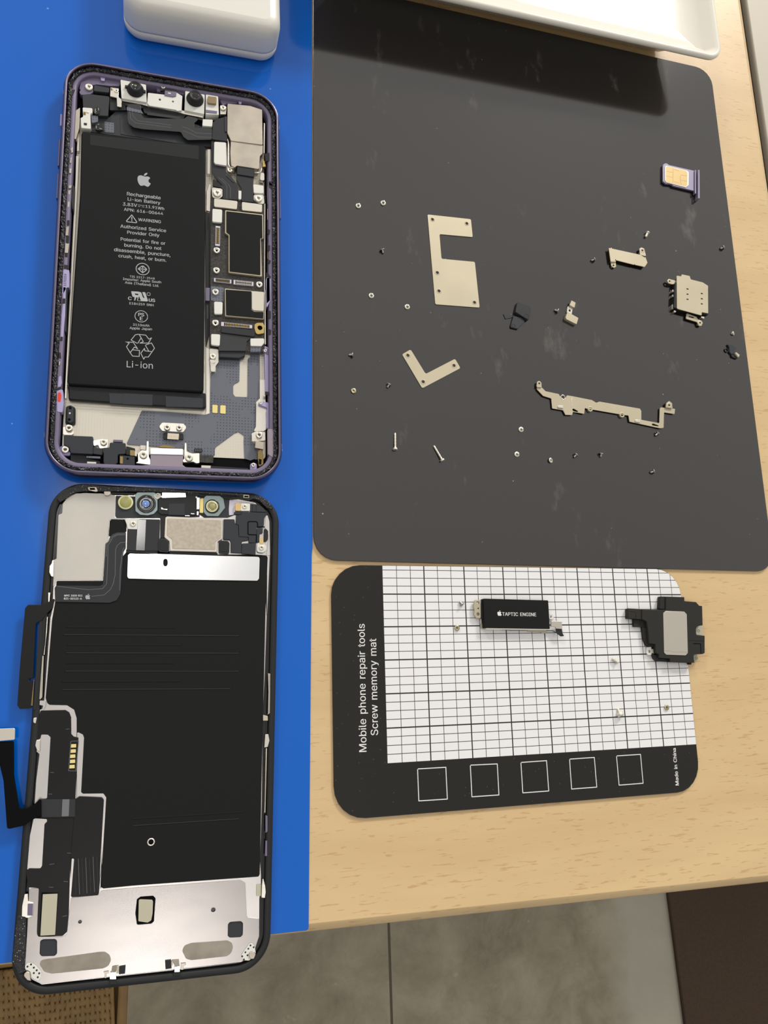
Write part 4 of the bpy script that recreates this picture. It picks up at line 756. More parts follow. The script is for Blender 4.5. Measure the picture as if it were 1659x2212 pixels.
P = Part('coil_spring_contact', H); P.slab([(31.56,47.88),(32.43,47.54),(32.80,45.26),(31.70,44.97)], 3, 5.0, 'gold', 0.1); P.slab([(30.91,42.87),(32.30,42.78),(32.34,39.71),(30.70,39.61)], 3, 4.6, 'steel_bright', 0.5); P.done()
P = Part('connector_shield', H); P.slab([(13.93,51.92),(18.19,52.36),(18.43,42.82),(14.35,42.93),(13.89,43.65)], 4.6, 5.6, 'white_silk', 0.5, 0.1).done()
P = Part('cable_head', H); P.slab([(13.35,59.89),(14.75,61.62),(18.47,63.48),(18.71,53.08),(13.14,52.89)], 4.6, 5.4, 'flex_dark', 0.3, 0.1); P.slab([(17.55,62.99),(18.46,63.16),(18.50,56.79),(17.73,56.65)], 5.3, 5.7, 'dark_grey', 0.2); P.done()
P = Part('board_ribbon', H)
P.slab([(12.91,52.96),(14.03,52.84),(13.98,43.51),(18.46,43.15),(18.30,40.98),(20.57,38.80),(22.67,36.04),(22.77,30.08),(17.26,29.75),(17.23,35.00),(14.18,38.31),(13.21,40.14),(13.08,41.77)], 4.4, 4.8, 'flex_dark', 0.4, 0.08)
for q in ([(15.61,38.18),(18.02,36.03),(18.66,34.86),(18.69,30.18)], [(16.73,38.00),(19.30,35.69),(19.95,34.34),(19.97,30.38)], [(18.31,39.89),(21.38,37.11)]): P.stroke(q, 0.1, 4.815, 'flex_line')
P.slab([(18.38,39.13),(18.78,39.56),(21.44,37.26),(21.04,36.74)], 4.75, 4.95, 'dark_grey', 0.1, 0.05)
P.done()
P = Part('board_ribbon', H)
P.slab([(22.27,43.95),(28.54,44.03),(28.54,40.16),(28.22,39.31),(28.18,31.64),(28.34,30.03),(23.98,29.73),(23.97,34.61),(22.18,38.15),(22.25,40.17),(22.14,39.76)], 4.4, 4.9, 'flex_dark', 0.3, 0.08)
P.slab([(22.28,43.68),(28.55,43.76),(28.35,40.02),(22.24,40.15)], 4.8, 5.3, 'flex_dark', 0.2, 0.15)
P.done()
P = Part('cable_clamp', H); P.slab([(13.64,37.38),(16.76,35.17),(17.16,34.15),(13.59,34.49)], 4.0, 4.7, 'black_gloss', 0.3); P.done()

# logic board
Bd = Part('logic_board', H)
Bd.slab([(13.09,33.89),(32.71,34.14),(32.20,-21.98),(32.07,-27.68),(27.22,-28.11),(13.18,-27.02),(13.15,-4.55),(13.01,19.59)], 2.6, 4.1, 'board_black', 0.5, 0.1)
Bd = Bd.done('black logic board')
def bp_(name, shapes, label=None): return one(name, shapes, Bd, label)
for q in ([(14.12,29.30),(22.54,29.49),(22.28,26.07),(14.12,25.97)], [(24.05,29.43),(31.44,29.46),(31.40,26.23),(24.06,25.98)]): bp_('connector_cover', [(q, 4.1, 5.1, 'beige_metal', 0.5, 0.12)], 'pale metal connector cover')
for q in ([(13.59,25.09),(17.06,25.25),(17.00,20.00),(13.55,19.86)], [(14.50,-10.82),(17.48,-10.67),(17.40,-15.30),(14.61,-15.54)], [(13.61,-23.03),(16.75,-22.89),(16.57,-27.24),(13.65,-27.09)], [(28.10,37.21),(31.97,37.27),(31.96,33.97),(28.33,33.59)]):
    bp_('shield_can', [(q, 4.1, 5.1, 'white_silk', 0.5, 0.15)], 'small white shield can')
bp_('shield_can', [([(27.12,-23.39),(32.02,-22.94),(32.01,-24.72),(31.08,-25.98),(27.23,-26.23)], 4.1, 5.0, 'white_silk', 0.4, 0.12), ([(27.24,-26.20),(31.13,-25.92),(30.69,-27.97),(27.17,-28.28)], 3.0, 4.6, 'flex_grey', 0.3)], 'white shield can with a grey skirt')
bp_('spacer', [([(22.84,33.89),(23.90,33.95),(23.85,30.47),(22.82,30.42)], 4.0, 4.9, 'white_silk', 0.3)])
bp_('processor_shield', [([(18.09,25.12),(31.74,25.39),(31.83,15.75),(30.92,15.50),(31.27,0.64),(19.46,0.81),(19.37,15.30),(18.10,16.04)], 4.1, 5.2, 'plate_nickel', 0.2, 0.12), ([(18.48,24.66),(31.38,24.91),(31.47,15.86),(30.68,15.63),(30.69,1.08),(19.77,1.18),(19.69,15.50),(18.53,16.33)], 5.2, 5.32, 'battery_black', 0.2, 0.03)], 'processor shield under a dark heat pad')
bp_('modem_shield', [([(18.16,-5.46),(27.53,-5.35),(32.04,-5.33),(31.90,-15.82),(18.36,-15.96)], 4.1, 5.2, 'plate_nickel', 0.2, 0.12), ([(18.46,-5.91),(27.47,-5.61),(27.52,-12.70),(28.40,-13.33),(31.73,-13.10),(31.68,-15.57),(18.67,-15.64)], 5.2, 5.32, 'battery_black', 0.2, 0.03)], 'second shield with a dark heat pad')
bp_('shield_plate', [([(27.61,-5.50),(32.00,-5.44),(31.87,-12.84),(28.16,-12.90),(27.61,-12.28)], 5.2, 5.5, 'beige_metal', 0.5, 0.1)])
bp_('board_corner', [([(13.41,-4.63),(17.93,-4.59),(17.86,-10.12),(17.65,-10.26),(14.50,-10.36),(13.46,-10.12)], 4.1, 4.3, 'flex_grey', 0.5)])
for c in ((15.26,9.14), (15.26,1.36), (30.36,-2.31), (14.96,-6.96), (15.07,-18.63)):
    P = Part('standoff', Bd); P.lathe(c[0], c[1], [(1.15, 4.1), (1.15, 4.8), (1.05, 4.9), (0.55, 4.9), (0.5, 4.8), (0.5, 4.15), (0, 4.15)], 'steel_bright', 20); P.cyl(c[0], c[1], 0.5, 4.0, 4.2, 'black_deep', 12); P.done()
P = Part('gold_mount', Bd); c = (30.54,-19.04)
P.slab([(28.68,-17.87),(29.56,-17.18),(31.56,-16.98),(32.11,-18.00),(32.03,-20.99),(29.78,-21.56),(29.00,-21.16),(28.56,-19.30)], 4.1, 4.9, 'gold', 0.4, 0.1, holes=[circle(c[0], c[1], 0.85, 20)])
P.cyl(c[0], c[1], 0.8, 4.1, 4.3, 'black_deep', 16); P.done()
def conn(q, frame, inner, z=4.6):
    P = Part('board_connector', Bd); P.slab(q, 4.1, z, frame, 0.12, 0.05)
    cxx = sum(p[0] for p in q)/4; cyy = sum(p[1] for p in q)/4
    in_ = [(cxx+(p[0]-cxx)*0.82, cyy+(p[1]-cyy)*0.82) for p in q]
    P.slab(in_, z-0.05, z+0.03, 'black_plastic', 0.05, 0.01)
    a, b_, c_, d_ = [Vector(p) for p in in_]
    if (b_-a).length < (c_-b_).length: a, b_, c_, d_ = b_, c_, d_, a
    for v_ in (0.22, 0.78):
        p0 = a.lerp(d_, v_); p1 = b_.lerp(c_, v_); N_ = 16
        for i in range(1, N_): P.quad(line2(p0.lerp(p1, (i-0.25)/N_), p0.lerp(p1, (i+0.25)/N_), (d_-a).length*0.32), z+0.045, inner)
    P.done()
conn([(14.81,18.75),(16.45,18.78),(16.38,11.06),(14.71,11.01)], 'white_part', 'gold'); conn([(14.43,-1.58),(20.51,-1.59),(20.47,-3.04),(14.44,-2.98)], 'white_part', 'bronze')
conn([(21.28,-1.50),(28.31,-1.50),(28.26,-3.11),(21.22,-3.20)], 'white_part', 'steel_bright'); conn([(17.08,-17.98),(27.86,-18.14),(27.82,-19.41),(17.03,-19.52)], 'white_part', 'gold')
P = Part('display_ribbon', H)
P.slab([(16.27,-21.95),(28.66,-22.42),(26.90,-23.65),(25.92,-24.57),(25.64,-28.23),(16.22,-28.94)], 4.2, 4.8, 'flex_shiny', 0.3, 0.1)
P.slab([(17.07,-19.88),(28.77,-20.46),(28.71,-22.40),(28.16,-22.81),(16.98,-22.30)], 4.6, 5.4, 'flex_dark', 0.3, 0.15)
P.slab([(16.39,-28.36),(25.73,-27.77),(25.26,-29.92),(23.52,-30.88),(16.42,-31.14)], 2.3, 4.2, 'dark_grey', 0.2, 0.3)
P.done('glossy black display ribbon')
P = Part('battery_ribbon', H)
P.slab([(11.17,24.67),(12.85,24.16),(13.09,-4.97),(11.69,-5.13)], 2.0, 3.4, 'black_plastic', 0.1)
P.slab([(11.62,-5.34),(13.07,-5.23),(13.05,-10.20),(11.61,-10.23)], 3.0, 4.0, 'lavender_shade', 0.1); P.slab([(11.53,-10.23),(13.04,-10.06),(13.17,-22.10),(12.05,-27.33),(11.78,-22.70)], 2, 3.2, 'black_plastic', 0.1)
P.stroke([(12.41,-11.56),(12.51,-16.52)], 0.2, 3.3, 'flex_line')
P.done()
P = Part('screw_plate', H); P.slab([(13.23,-27.69),(16.39,-27.76),(16.37,-32.52),(15.42,-33.99),(15.33,-36.18),(13.78,-36.19),(13.38,-31.85)], 2.3, 3.4, 'steel_bright', 0.5); P.done()
hscrew((14.32,-30.91), 1.1, 4.3)
P = Part('metal_tongue', H); P.slab([(13.34,-32.10),(15.25,-32.17),(15.15,-33.10),(13.45,-33.12)], 3.4, 4.2, 'steel_bright', 0.1); P.done()

# right edge pieces
P = Part('edge_rail', H); P.slab([(30.67,-37.71),(32.65,-37.56),(32.70,-45.66),(33.11,-47.07),(32.86,-55.93),(31.99,-56.55),(28.48,-56.74),(29.34,-55.00),(29.43,-46.45),(30.66,-44.93)], 2.0, 3.0, 'steel_bright', 0.3); P.done()
P = Part('edge_rail', H); P.slab([(32.20,-25.29),(33.93,-26.08),(33.75,-42.76),(32.54,-42.73)], 2.0, 4.2, 'lavender_inside', 0.3); P.done()
P = Part('edge_rail', H); P.slab([(31.41,-27.03),(33.18,-26.16),(34.06,-27.51),(33.61,-28.96),(31.85,-27.94)], 3.0, 4.4, 'lavender_shade', 0.5); P.done()
P = Part('edge_rail', H); P.slab([(30.09,-46.54),(31.45,-46.02),(34.03,-46.56),(34.27,-55.09),(32.91,-56.30),(32.80,-49.50),(33.21,-48.33),(30.23,-47.39)], 3.0, 4.2, 'lavender_inside', 0.4); P.done()
P = Part('spring_contact', H)
P.slab([(33.48,37.62),(34.06,37.19),(34.03,29.98),(33.45,30.15)], 3.0, 4.6, 'steel_dim', 0.1); P.slab([(33.33,28.34),(33.91,28.17),(33.89,23.83),(33.31,23.75)], 3.0, 4.6, 'steel_dim', 0.1)
P.slab([(33.52,17.96),(34.21,17.80),(34.19,14.78),(33.51,14.69)], 3.0, 4.6, 'bronze', 0.1); P.slab([(33.27,11.41),(33.84,11.23),(33.82,8.24),(33.25,8.17)], 3.0, 4.6, 'bronze', 0.1); P.done()
for zt, q in ((5.9, [(-34.61,10.60),(-33.75,10.72),(-33.92,7.53),(-34.71,7.42)]), (5.9, [(-34.65,4.47),(-33.40,4.63),(-33.64,1.10),(-34.66,1.06)]), (5.6, [(-34.61,24.55),(-33.90,24.66),(-33.99,23.12),(-34.54,23.04)]), (5.6, [(-34.59,20.37),(-33.95,20.28),(-34.02,18.38),(-34.57,18.11)]), (5.9, [(-33.90,41.09),(-33.69,39.00),(-34.17,38.62),(-34.50,40.38)]), (5.9, [(-34.36,37.07),(-33.97,36.84),(-34.13,34.70),(-34.52,34.94)]), (5.9, [(-34.50,26.28),(-33.55,26.43),(-33.66,25.27),(-34.53,25.13)]), (5.9, [(-34.62,-37.54),(-34.24,-37.68),(-34.41,-38.91),(-34.71,-38.93)]), (5.9, [(-34.55,32.83),(-33.87,32.64),(-33.97,30.83),(-34.60,31.02)])):
    P = Part('spring_contact', H); P.slab(q, zt-0.5, zt, 'steel_dim', 0.1); P.done()
P = Part('channel_strip', H); P.slab([(-33.47,26.90),(-32.91,26.99),(-32.78,18.24),(-33.08,17.82),(-33.38,21.19),(-33.45,24.61)], 2.0, 5.0, 'dark_grey', 0.1); P.done()
P = Part('channel_strip', H); P.slab([(-33.57,-10.94),(-32.80,-10.85),(-33.34,-12.68),(-33.03,-26.95),(-33.50,-26.64),(-33.60,-20.97),(-33.71,-13.08)], 2.0, 5.4, 'dark_grey', 0.1); P.done()

# lower end
P = Part('wet_indicator', H); P.slab([(-34.97,-47.22),(-33.11,-46.95),(-32.67,-51.56),(-32.88,-54.74),(-34.52,-54.58)], 3.0, 5.66, 'lavender_inside', 0.4); P.slab([(-34.57,-48.15),(-33.76,-47.91),(-33.43,-49.00),(-33.61,-51.26),(-34.50,-51.19)], 5.6, 5.75, 'red_dot', 0.5, 0.05); P.done('red water indicator')
P = Part('pogo_block', H)
P.slab([(-31.72,-52.31),(-30.79,-51.85),(-29.82,-52.45),(-29.62,-57.21),(-30.66,-57.80),(-31.68,-57.07)], 2.0, 4.2, 'dark_grey', 0.8, 0.2)
P.slab([(-32.21,-51.80),(-30.93,-51.18),(-29.30,-52.01),(-29.11,-57.59),(-30.74,-58.22),(-32.19,-57.51)], 2.0, 2.9, 'black_plastic', 0.8)
P.cyl(*(-30.76,-52.56), 0.5, 4.1, 4.23, 'black_deep', 14); P.cyl(*(-30.85,-54.43), 0.3, 4.1, 4.26, 'steel_bright', 14); P.cyl(*(-30.90,-56.50), 0.5, 4.1, 4.23, 'black_deep', 14)
P.done()
for c, r_, z1 in (((-30.87,-59.34), 1.1, 4.4), ((-31.64,-66.69), 1.15, 4.6), ((-0.35,-57.24), 1.0, 4.0), ((3.57,-57.15), 1.0, 4.0), ((30.29,-58.40), 1.15, 4.6), ((28.28,-69.19), 0.7, 4.4), ((32.48,-27.26), 0.6, 4.6), ((30.89,-46.70), 0.6, 4.4)):
    P = Part('standoff', H); standoff(P, c[0], c[1], r_, 2.0, z1); P.done()
P = Part('standoff_plate', H); P.slab([(-2.00,-55.25),(4.86,-55.25),(6.04,-56.56),(4.92,-58.33),(-1.94,-58.25),(-2.98,-56.81)], 2.0, 2.6, 'steel_bright', 0.8); P.done()
P = Part('standoff_plate', H); P.slab([(-32.85,-58.60),(-29.79,-58.43),(-29.45,-60.79),(-30.14,-61.35),(-32.72,-61.36)], 2.0, 2.9, 'steel_bright', 0.4); P.done()
P = Part('standoff_plate', H); P.slab([(-33.41,-65.63),(-32.27,-65.05),(-30.05,-67.55),(-30.25,-68.34),(-32.35,-68.44),(-33.33,-67.44)], 2.0, 3.6, 'lavender_inside', 0.5); P.done()
P = Part('standoff_plate', H); P.slab([(27.81,-57.63),(29.29,-56.70),(32.53,-56.80),(32.66,-59.90),(27.94,-60.57)], 2.0, 3.0, 'steel_bright', 0.4); P.done()
P = Part('standoff_plate', H); P.slab([(27.34,-68.69),(28.40,-68.09),(29.52,-68.60),(29.52,-71.64),(27.21,-71.73)], 2.0, 3.6, 'lavender_inside', 0.5); P.done()
P = Part('small_connector', H)
P.slab([(-1.55,-58.92),(-0.67,-58.79),(4.92,-58.89),(5.08,-60.94),(-1.50,-61.15)], 2.3, 2.9, 'black_plastic', 0.3); P.slab([(-0.17,-59.07),(3.58,-59.14),(3.47,-61.22),(-0.25,-61.15)], 2.8, 3.3, 'beige_metal', 0.1)
for i in range(7):
    u_ = Vector([(0.11,-60.15),(3.19,-60.20)][0]).lerp(Vector([(0.11,-60.15),(3.19,-60.20)][1]), i/6); P.quad(line2((u_.x, u_.y+0.5), (u_.x, u_.y-0.5), 0.18), 3.31, 'gold')
P.done()
P = Part('lower_speaker_vent', H)
P.slab([(-32.24,-62.07),(-23.39,-62.00),(-23.21,-67.95),(-29.94,-67.88),(-30.43,-66.09),(-32.15,-65.13)], 2.0, 4.8, 'dark_grey', 0.4, 0.15)
P.slab([(-23.32,-65.57),(-20.24,-65.78),(-20.28,-67.96),(-23.24,-67.71)], 2.0, 4.4, 'dark_grey', 0.2, 0.1)
P.slab([(-18.24,-63.85),(-13.29,-63.78),(-13.25,-67.43),(-15.59,-67.75),(-15.57,-70.43),(-16.31,-71.30),(-19.41,-71.33),(-19.91,-70.62),(-20.03,-65.92),(-18.30,-65.57)], 2.0, 5.1, 'dark_grey', 0.4, 0.15)
P.slab([(-30.06,-67.88),(-25.10,-68.04),(-25.06,-69.09),(-21.23,-69.70),(-20.44,-71.76),(-26.86,-71.25),(-29.95,-70.35)], 2.0, 3.4, 'black_plastic', 0.2)
P.slab([(-25.21,-68.43),(-20.94,-68.49),(-20.96,-69.15),(-25.18,-69.08)], 3.4, 4.3, 'flex_grey', 0.1); P.slab([(-24.97,-70.29),(-22.12,-70.32),(-22.15,-70.95),(-24.94,-70.94)], 3.2, 4.2, 'beige_metal', 0.1)
P.slab([(-17.30,-62.20),(-14.30,-62.15),(-14.35,-62.90),(-17.27,-62.95)], 2.0, 3.0, 'lavender_shade', 0.1)
P.done('dark grey lower assembly')
P = Part('mic_housing', H)
P.slab([(-15.11,-67.83),(-10.37,-68.14),(-10.29,-71.04),(-14.89,-70.98)], 2.0, 4.8, 'dark_grey', 0.2, 0.1); P.slab([(-13.11,-64.64),(-10.34,-65.30),(-10.39,-67.82),(-13.07,-67.55)], 2.0, 4.6, 'black_plastic', 0.2, 0.1)
P.slab([(-11.90,-65.99),(-10.38,-66.05),(-10.38,-67.90),(-11.84,-67.84)], 4.5, 4.8, 'bronze', 0.1, 0.03); P.slab([(-14.93,-68.25),(-14.01,-68.34),(-13.98,-70.70),(-14.90,-70.61)], 4.7, 4.85, 'bronze', 0.05, 0.02)
P.cyl(*(-12.54,-68.95), 0.42, 4.7, 4.83, 'black_deep', 14); P.done()
P = Part('screw_plate', H); P.slab([(-23.47,-63.01),(-20.50,-62.32),(-18.94,-62.43),(-18.77,-65.28),(-21.34,-65.67),(-21.87,-64.38),(-23.22,-65.10)], 2.0, 3.8, 'steel_bright', 0.4); P.done()
hscrew((-20.19,-63.67), 1.05, 4.7); 
P = Part('port_cover', H)
P.slab([(-5.53,-64.91),(4.85,-64.72),(5.05,-67.14),(4.84,-70.31),(5.74,-71.01),(9.12,-71.23),(9.37,-72.12),(8.54,-72.79),(-1.28,-72.50),(-9.75,-72.60),(-9.75,-71.36),(-7.69,-71.02),(-5.39,-70.76)], 2.0, 5.0, 'lavender_pad', 0.4, 0.15)
P.slab([(-5.53,-65.05),(4.88,-64.85),(4.92,-67.01),(-5.48,-67.20)], 4.9, 5.25, 'mirror_strip', 0.2, 0.1)
P.slab([(-3.98,-64.10),(-1.25,-63.22),(0.73,-63.33),(3.33,-64.16)], 2.3, 3.0, 'bronze', 0.5)
P.done('charging port cover with a bright strip')
P = Part('port_bracket', H)
P.slab([(-6.76,-62.59),(-6.14,-62.56),(-5.89,-67.90),(-5.43,-68.93),(-5.39,-70.60),(-10.21,-70.18),(-9.27,-69.72),(-9.44,-67.03),(-8.22,-65.71),(-6.77,-65.85)], 2.4, 4.4, 'steel_bright', 0.3); P.slab([(-10.43,-66.26),(-9.66,-66.29),(-9.71,-67.96),(-10.39,-67.89)], 2.4, 4.6, 'beige_metal', 0.1)
P.slab([(5.43,-62.53),(5.99,-62.57),(6.12,-65.65),(8.08,-66.09),(10.28,-65.88),(10.36,-69.28),(9.23,-69.44),(8.32,-68.95),(4.95,-69.31),(4.93,-68.46),(5.32,-68.02)], 2.4, 4.4, 'steel_bright', 0.3)
P.slab([(-8.77,-63.71),(-6.92,-63.73),(-6.98,-65.31),(-8.73,-65.19)], 2.3, 3.2, 'beige_metal', 0.1)
P.done()
hscrew((-7.69,-67.49), 1.25, 5.3); hscrew((6.88,-67.73), 1.3, 5.3)
P = Part('chip_package', H); P.slab([(10.37,-66.22),(15.01,-66.23),(14.91,-68.96),(10.41,-68.89)], 2.3, 3.6, 'board_black', 0.3, 0.1); P.slab([(8.63,-63.85),(11.35,-63.82),(11.29,-65.08),(8.59,-65.05)], 2.3, 2.8, 'black_gloss', 0.3); 
for i in range(4): P.stroke([((9.10,-64.45)[0]+i*0.55, (9.10,-64.45)[1]+0.25), ((9.10,-64.45)[0]+i*0.55, (9.10,-64.45)[1]-0.25)], 0.16, 2.82, 'flex_line')
P.done()
P = Part('antenna_strip', H)
P.slab([(10.88,-70.16),(14.47,-70.14),(26.58,-70.45),(26.72,-71.95),(23.30,-72.23),(10.91,-72.18)], 2.0, 4.4, 'black_plastic', 0.2); P.slab([(10.92,-70.10),(14.06,-70.10),(13.94,-71.06),(10.88,-71.00)], 4.3, 4.6, 'beige_metal', 0.1)
P.done()
P = Part('bronze_spring', H)
P.slab([(28.98,-60.69),(31.76,-61.10),(31.69,-63.67),(28.76,-63.20)], 3.0, 4.8, 'steel_dim', 0.2); P.slab([(29.90,-63.95),(30.97,-63.48),(31.77,-65.39),(31.71,-68.72),(30.16,-69.75),(29.77,-66.59)], 3.0, 4.2, 'bronze', 0.3)
P.slab([(30.15,-66.88),(31.09,-67.11),(30.95,-68.92),(30.15,-68.81)], 4.2, 4.3, 'black_deep', 0.1, 0.02)
P.slab([(33.03,-56.39),(35.94,-56.71),(35.95,-65.25),(34.81,-66.69),(33.00,-65.52)], 4.0, 5.7, 'lavender_pad', 0.3); P.done()

# ---------------------------------------------------------------- removed display assembly, face down, hanging over the bench edge
D = thing('display_assembly', 'removed phone display lying face down with black film, sensors and two loose flex cables', 'display', (-1.04, -152.41, 0), -0.0264)
def dring(name, prof, m, label=None, jit=0.0, dens=None, closed=False, r_=10.5):
    P = Part(name, D, True); P.sweep(0, 0, 73.1, 149.2, r_, prof, m, jit=jit, n=14, dens=dens, closed=closed); return P.done(label)
P = Part('cover_glass', D, True); P.slab(rrect(0, 0, 72.4, 148.5, 10.2, 8), 0.0, 0.9, 'black_gloss', 0, 0.1); P.done()
dring('bezel_frame', [(0.35, 0.7), (0, 0.9), (0, 1.9), (0.3, 2.3), (1.9, 2.35), (2.1, 2.0), (2.1, 0.9)], 'black_plastic', closed=True)
P = Part('sealant_bead', D)      # sticky black residue left along the upper rim and the lower corner
P.slab([(-33.67,-82.62),(-32.14,-80.67),(-30.13,-78.81),(-27.84,-77.70),(-25.27,-77.35),(-17.17,-77.84),(-6.23,-77.85),(-2.99,-77.88),(6.78,-78.48),(14.68,-78.62),(19.85,-78.72),(25.08,-78.96),(31.17,-79.72),(33.83,-81.56),(35.42,-84.24),(33.02,-83.76),(30.37,-81.11),(26.40,-80.14),(19.86,-79.67),(9.58,-79.45),(-7.42,-79.34),(-15.91,-79.62),(-25.17,-79.80),(-28.20,-80.28),(-31.13,-82.67),(-32.70,-83.74)], 2.2, 2.8, 'glue_black', 0.3, 0.2)
P.done('sticky black residue')
P = Part('sealant_bead', D); P.slab([(-38.50,-204.22),(-36.05,-204.94),(-35.83,-211.12),(-35.88,-218.51),(-35.70,-219.82),(-37.44,-219.60),(-39.13,-216.37),(-39.00,-212.92)], 2.2, 2.6, 'glue_black', 0.5, 0.2); P.done('sticky black residue')
P = Part('rear_panel', D, True); P.slab(rrect(0, 0, 67.4, 143.4, 7.5, 8), 0.9, 1.6, 'black_gloss', 0, 0.05); P.done()

P = Part('metal_backplate', D)
P.slab([(-32.93,-87.55),(-31.86,-87.14),(-31.82,-83.97),(-30.52,-81.81),(-28.01,-80.45),(-20.46,-80.20),(-16.38,-80.59),(19.92,-79.93),(29.12,-81.83),(32.56,-85.56),(33.89,-87.97),(34.10,-99.82),(33.10,-120.25),(33.15,-115.63),(32.29,-138.62),(31.60,-152.75),(31.24,-178.70),(30.65,-196.47),(30.89,-200.75),(30.89,-202.95),(30.38,-207.54),(30.31,-217.96),(28.94,-221.82),(24.90,-224.68),(-6.12,-223.95),(-31.21,-223.49),(-31.67,-223.10),(-33.92,-221.73),(-35.83,-218.67),(-35.73,-205.99),(-35.84,-197.51),(-36.74,-191.01),(-36.45,-183.73),(-35.59,-178.49),(-35.44,-167.95),(-34.91,-160.36),(-35.87,-159.59),(-35.82,-155.98),(-37.17,-147.45),(-34.84,-147.56),(-34.39,-144.88),(-33.81,-119.99),(-33.24,-116.91),(-33.36,-115.12),(-33.41,-101.92),(-32.85,-101.67)],
       1.6, 2.0, 'satin_silver', 0.6, 0.05, holes=[[(-6.29,-207.55),(-5.94,-203.66),(-4.94,-203.07),(-1.36,-203.20),(-0.62,-203.98),(-0.93,-210.36),(-1.68,-210.89),(-5.74,-210.74)], [(20.82,-213.59),(21.49,-213.04),(24.73,-213.20),(25.35,-213.85),(25.28,-217.12),(24.61,-217.67),(21.38,-217.46),(20.79,-216.84)],
       [(-32.11,-211.93),(-31.35,-211.62),(-28.22,-211.91),(-27.64,-212.46),(-27.49,-215.79),(-28.02,-216.39),(-31.58,-216.05),(-32.10,-215.33)], circle(*(-21.62,-208.11), 0.5, 16), circle(*(16.38,-209.07), 0.65, 16)])
P.done()
P = Part('upper_plate', D)
P.slab([(-32.92,-87.57),(-31.85,-87.16),(-31.81,-83.99),(-30.51,-81.83),(-28.00,-80.47),(-20.45,-80.23),(-16.37,-80.62),(-16.00,-81.07),(-16.00,-88.19),(-8.65,-88.41),(-8.56,-91.64),(-12.17,-91.79),(-12.62,-89.01),(-13.23,-88.56),(-17.18,-88.65),(-17.70,-89.38),(-17.57,-95.88),(-18.63,-96.79),(-18.92,-108.45),(-32.54,-108.32),(-33.01,-110.28),(-33.46,-110.28),(-33.44,-107.35),(-33.93,-107.47),(-34.24,-103.42),(-33.96,-102.07),(-33.40,-101.94),(-32.84,-101.69)], 2.0, 2.2, 'satin_silver_dim', 0.4, 0.04)
P.done()
P = Part('lower_plate', D)
P.slab([(-35.76,-197.58),(-33.13,-197.70),(-33.10,-209.33),(-32.70,-210.70),(-26.21,-211.51),(-25.00,-210.83),(-24.40,-201.25),(-16.63,-201.32),(-16.16,-200.18),(-6.79,-200.36),(24.67,-201.37),(26.04,-202.41),(26.52,-212.16),(30.29,-213.04),(30.22,-217.90),(28.91,-221.76),(24.87,-224.54),(-6.12,-223.81),(-31.20,-223.31),(-31.54,-222.95),(-33.90,-221.62),(-35.70,-218.52),(-35.70,-205.94)], 2.0, 2.16, 'satin_silver_plate', 0.5, 0.05,
       holes=[[(-6.28,-207.50),(-5.94,-203.61),(-4.94,-203.02),(-1.36,-203.16),(-0.63,-203.93),(-0.94,-210.31),(-1.69,-210.83),(-5.74,-210.69)], [(20.81,-213.53),(21.47,-212.98),(24.71,-213.15),(25.33,-213.80),(25.26,-217.06),(24.58,-217.61),(21.36,-217.40),(20.77,-216.78)],
       [(-32.09,-211.87),(-31.33,-211.57),(-28.21,-211.85),(-27.62,-212.41),(-27.47,-215.73),(-28.00,-216.33),(-31.56,-216.00),(-32.08,-215.28)], circle(*(-21.61,-208.05), 0.5, 16), circle(*(16.36,-209.01), 0.65, 16)])
P.done()
P = Part('window_backing', D); P.slab([(-32.32,-211.41),(-27.57,-211.98),(-27.46,-216.74),(-32.15,-216.15)], 1.62, 1.8, 'dark_grey', 0.2); P.done()
P = Part('window_backing', D); P.slab([(20.70,-212.75),(25.43,-213.28),(25.44,-218.07),(20.73,-217.51)], 1.62, 1.8, 'dark_grey', 0.2); P.done()

F = Part('black_film', D)
F.slab([(29.47,-99.76),(32.88,-99.99),(33.33,-100.65),(33.13,-105.16),(32.94,-120.26),(32.61,-115.64),(31.66,-151.64),(31.03,-175.11),(30.62,-196.43),(30.45,-200.40),(30.03,-200.95),(-6.81,-199.76),(-15.48,-199.68),(-16.08,-199.32),(-16.27,-190.69),(-16.28,-197.10),(-15.79,-181.25),(-15.61,-174.11),(-16.44,-172.92),(-22.24,-172.55),(-22.78,-172.10),(-22.59,-156.33),(-22.93,-155.41),(-24.75,-154.43),(-23.42,-187.62),(-24.92,-150.47),(-25.74,-147.97),(-27.82,-146.56),(-32.78,-146.22),(-33.47,-145.60),(-33.94,-144.15),(-33.27,-120.79),(-32.59,-114.86),(-32.66,-115.14),(-32.52,-108.58),(-18.96,-108.58),(-12.06,-99.26),(-2.46,-99.93)],
       2.0, 2.2, 'film_black', 0.4, 0.04, holes=[])
F = F.done('matte black film')
for n_, q in enumerate(([(-29.09,-122.85),(3.22,-123.60)], [(-29.96,-125.12),(24.06,-126.61)], [(-28.61,-128.34),(5.50,-129.14)], [(-28.99,-130.74),(24.08,-132.21)], [(-28.61,-133.81),(3.43,-134.76)], [(-28.98,-136.24),(24.10,-137.99)], [(-29.68,-139.35),(5.70,-140.46)], [(-29.45,-141.73),(21.50,-143.39)], [(-8.02,-180.70),(25.33,-181.37)], [(-7.96,-182.69),(24.24,-183.30)])):
    RG = Part('emboss_ridge', F); RG.slab(line2(q[0], q[1], 0.55), 2.15, 2.3, 'film_black', 0.2, 0.06); RG.stroke([(q[0][0]+0.3, q[0][1]-0.1), (q[1][0]-0.3, q[1][1]-0.1)], 0.14, 2.305, 'dark_grey' if n_ % 2 else 'film_gloss'); RG.done()  # thin paler line on every second ridge paints its highlight
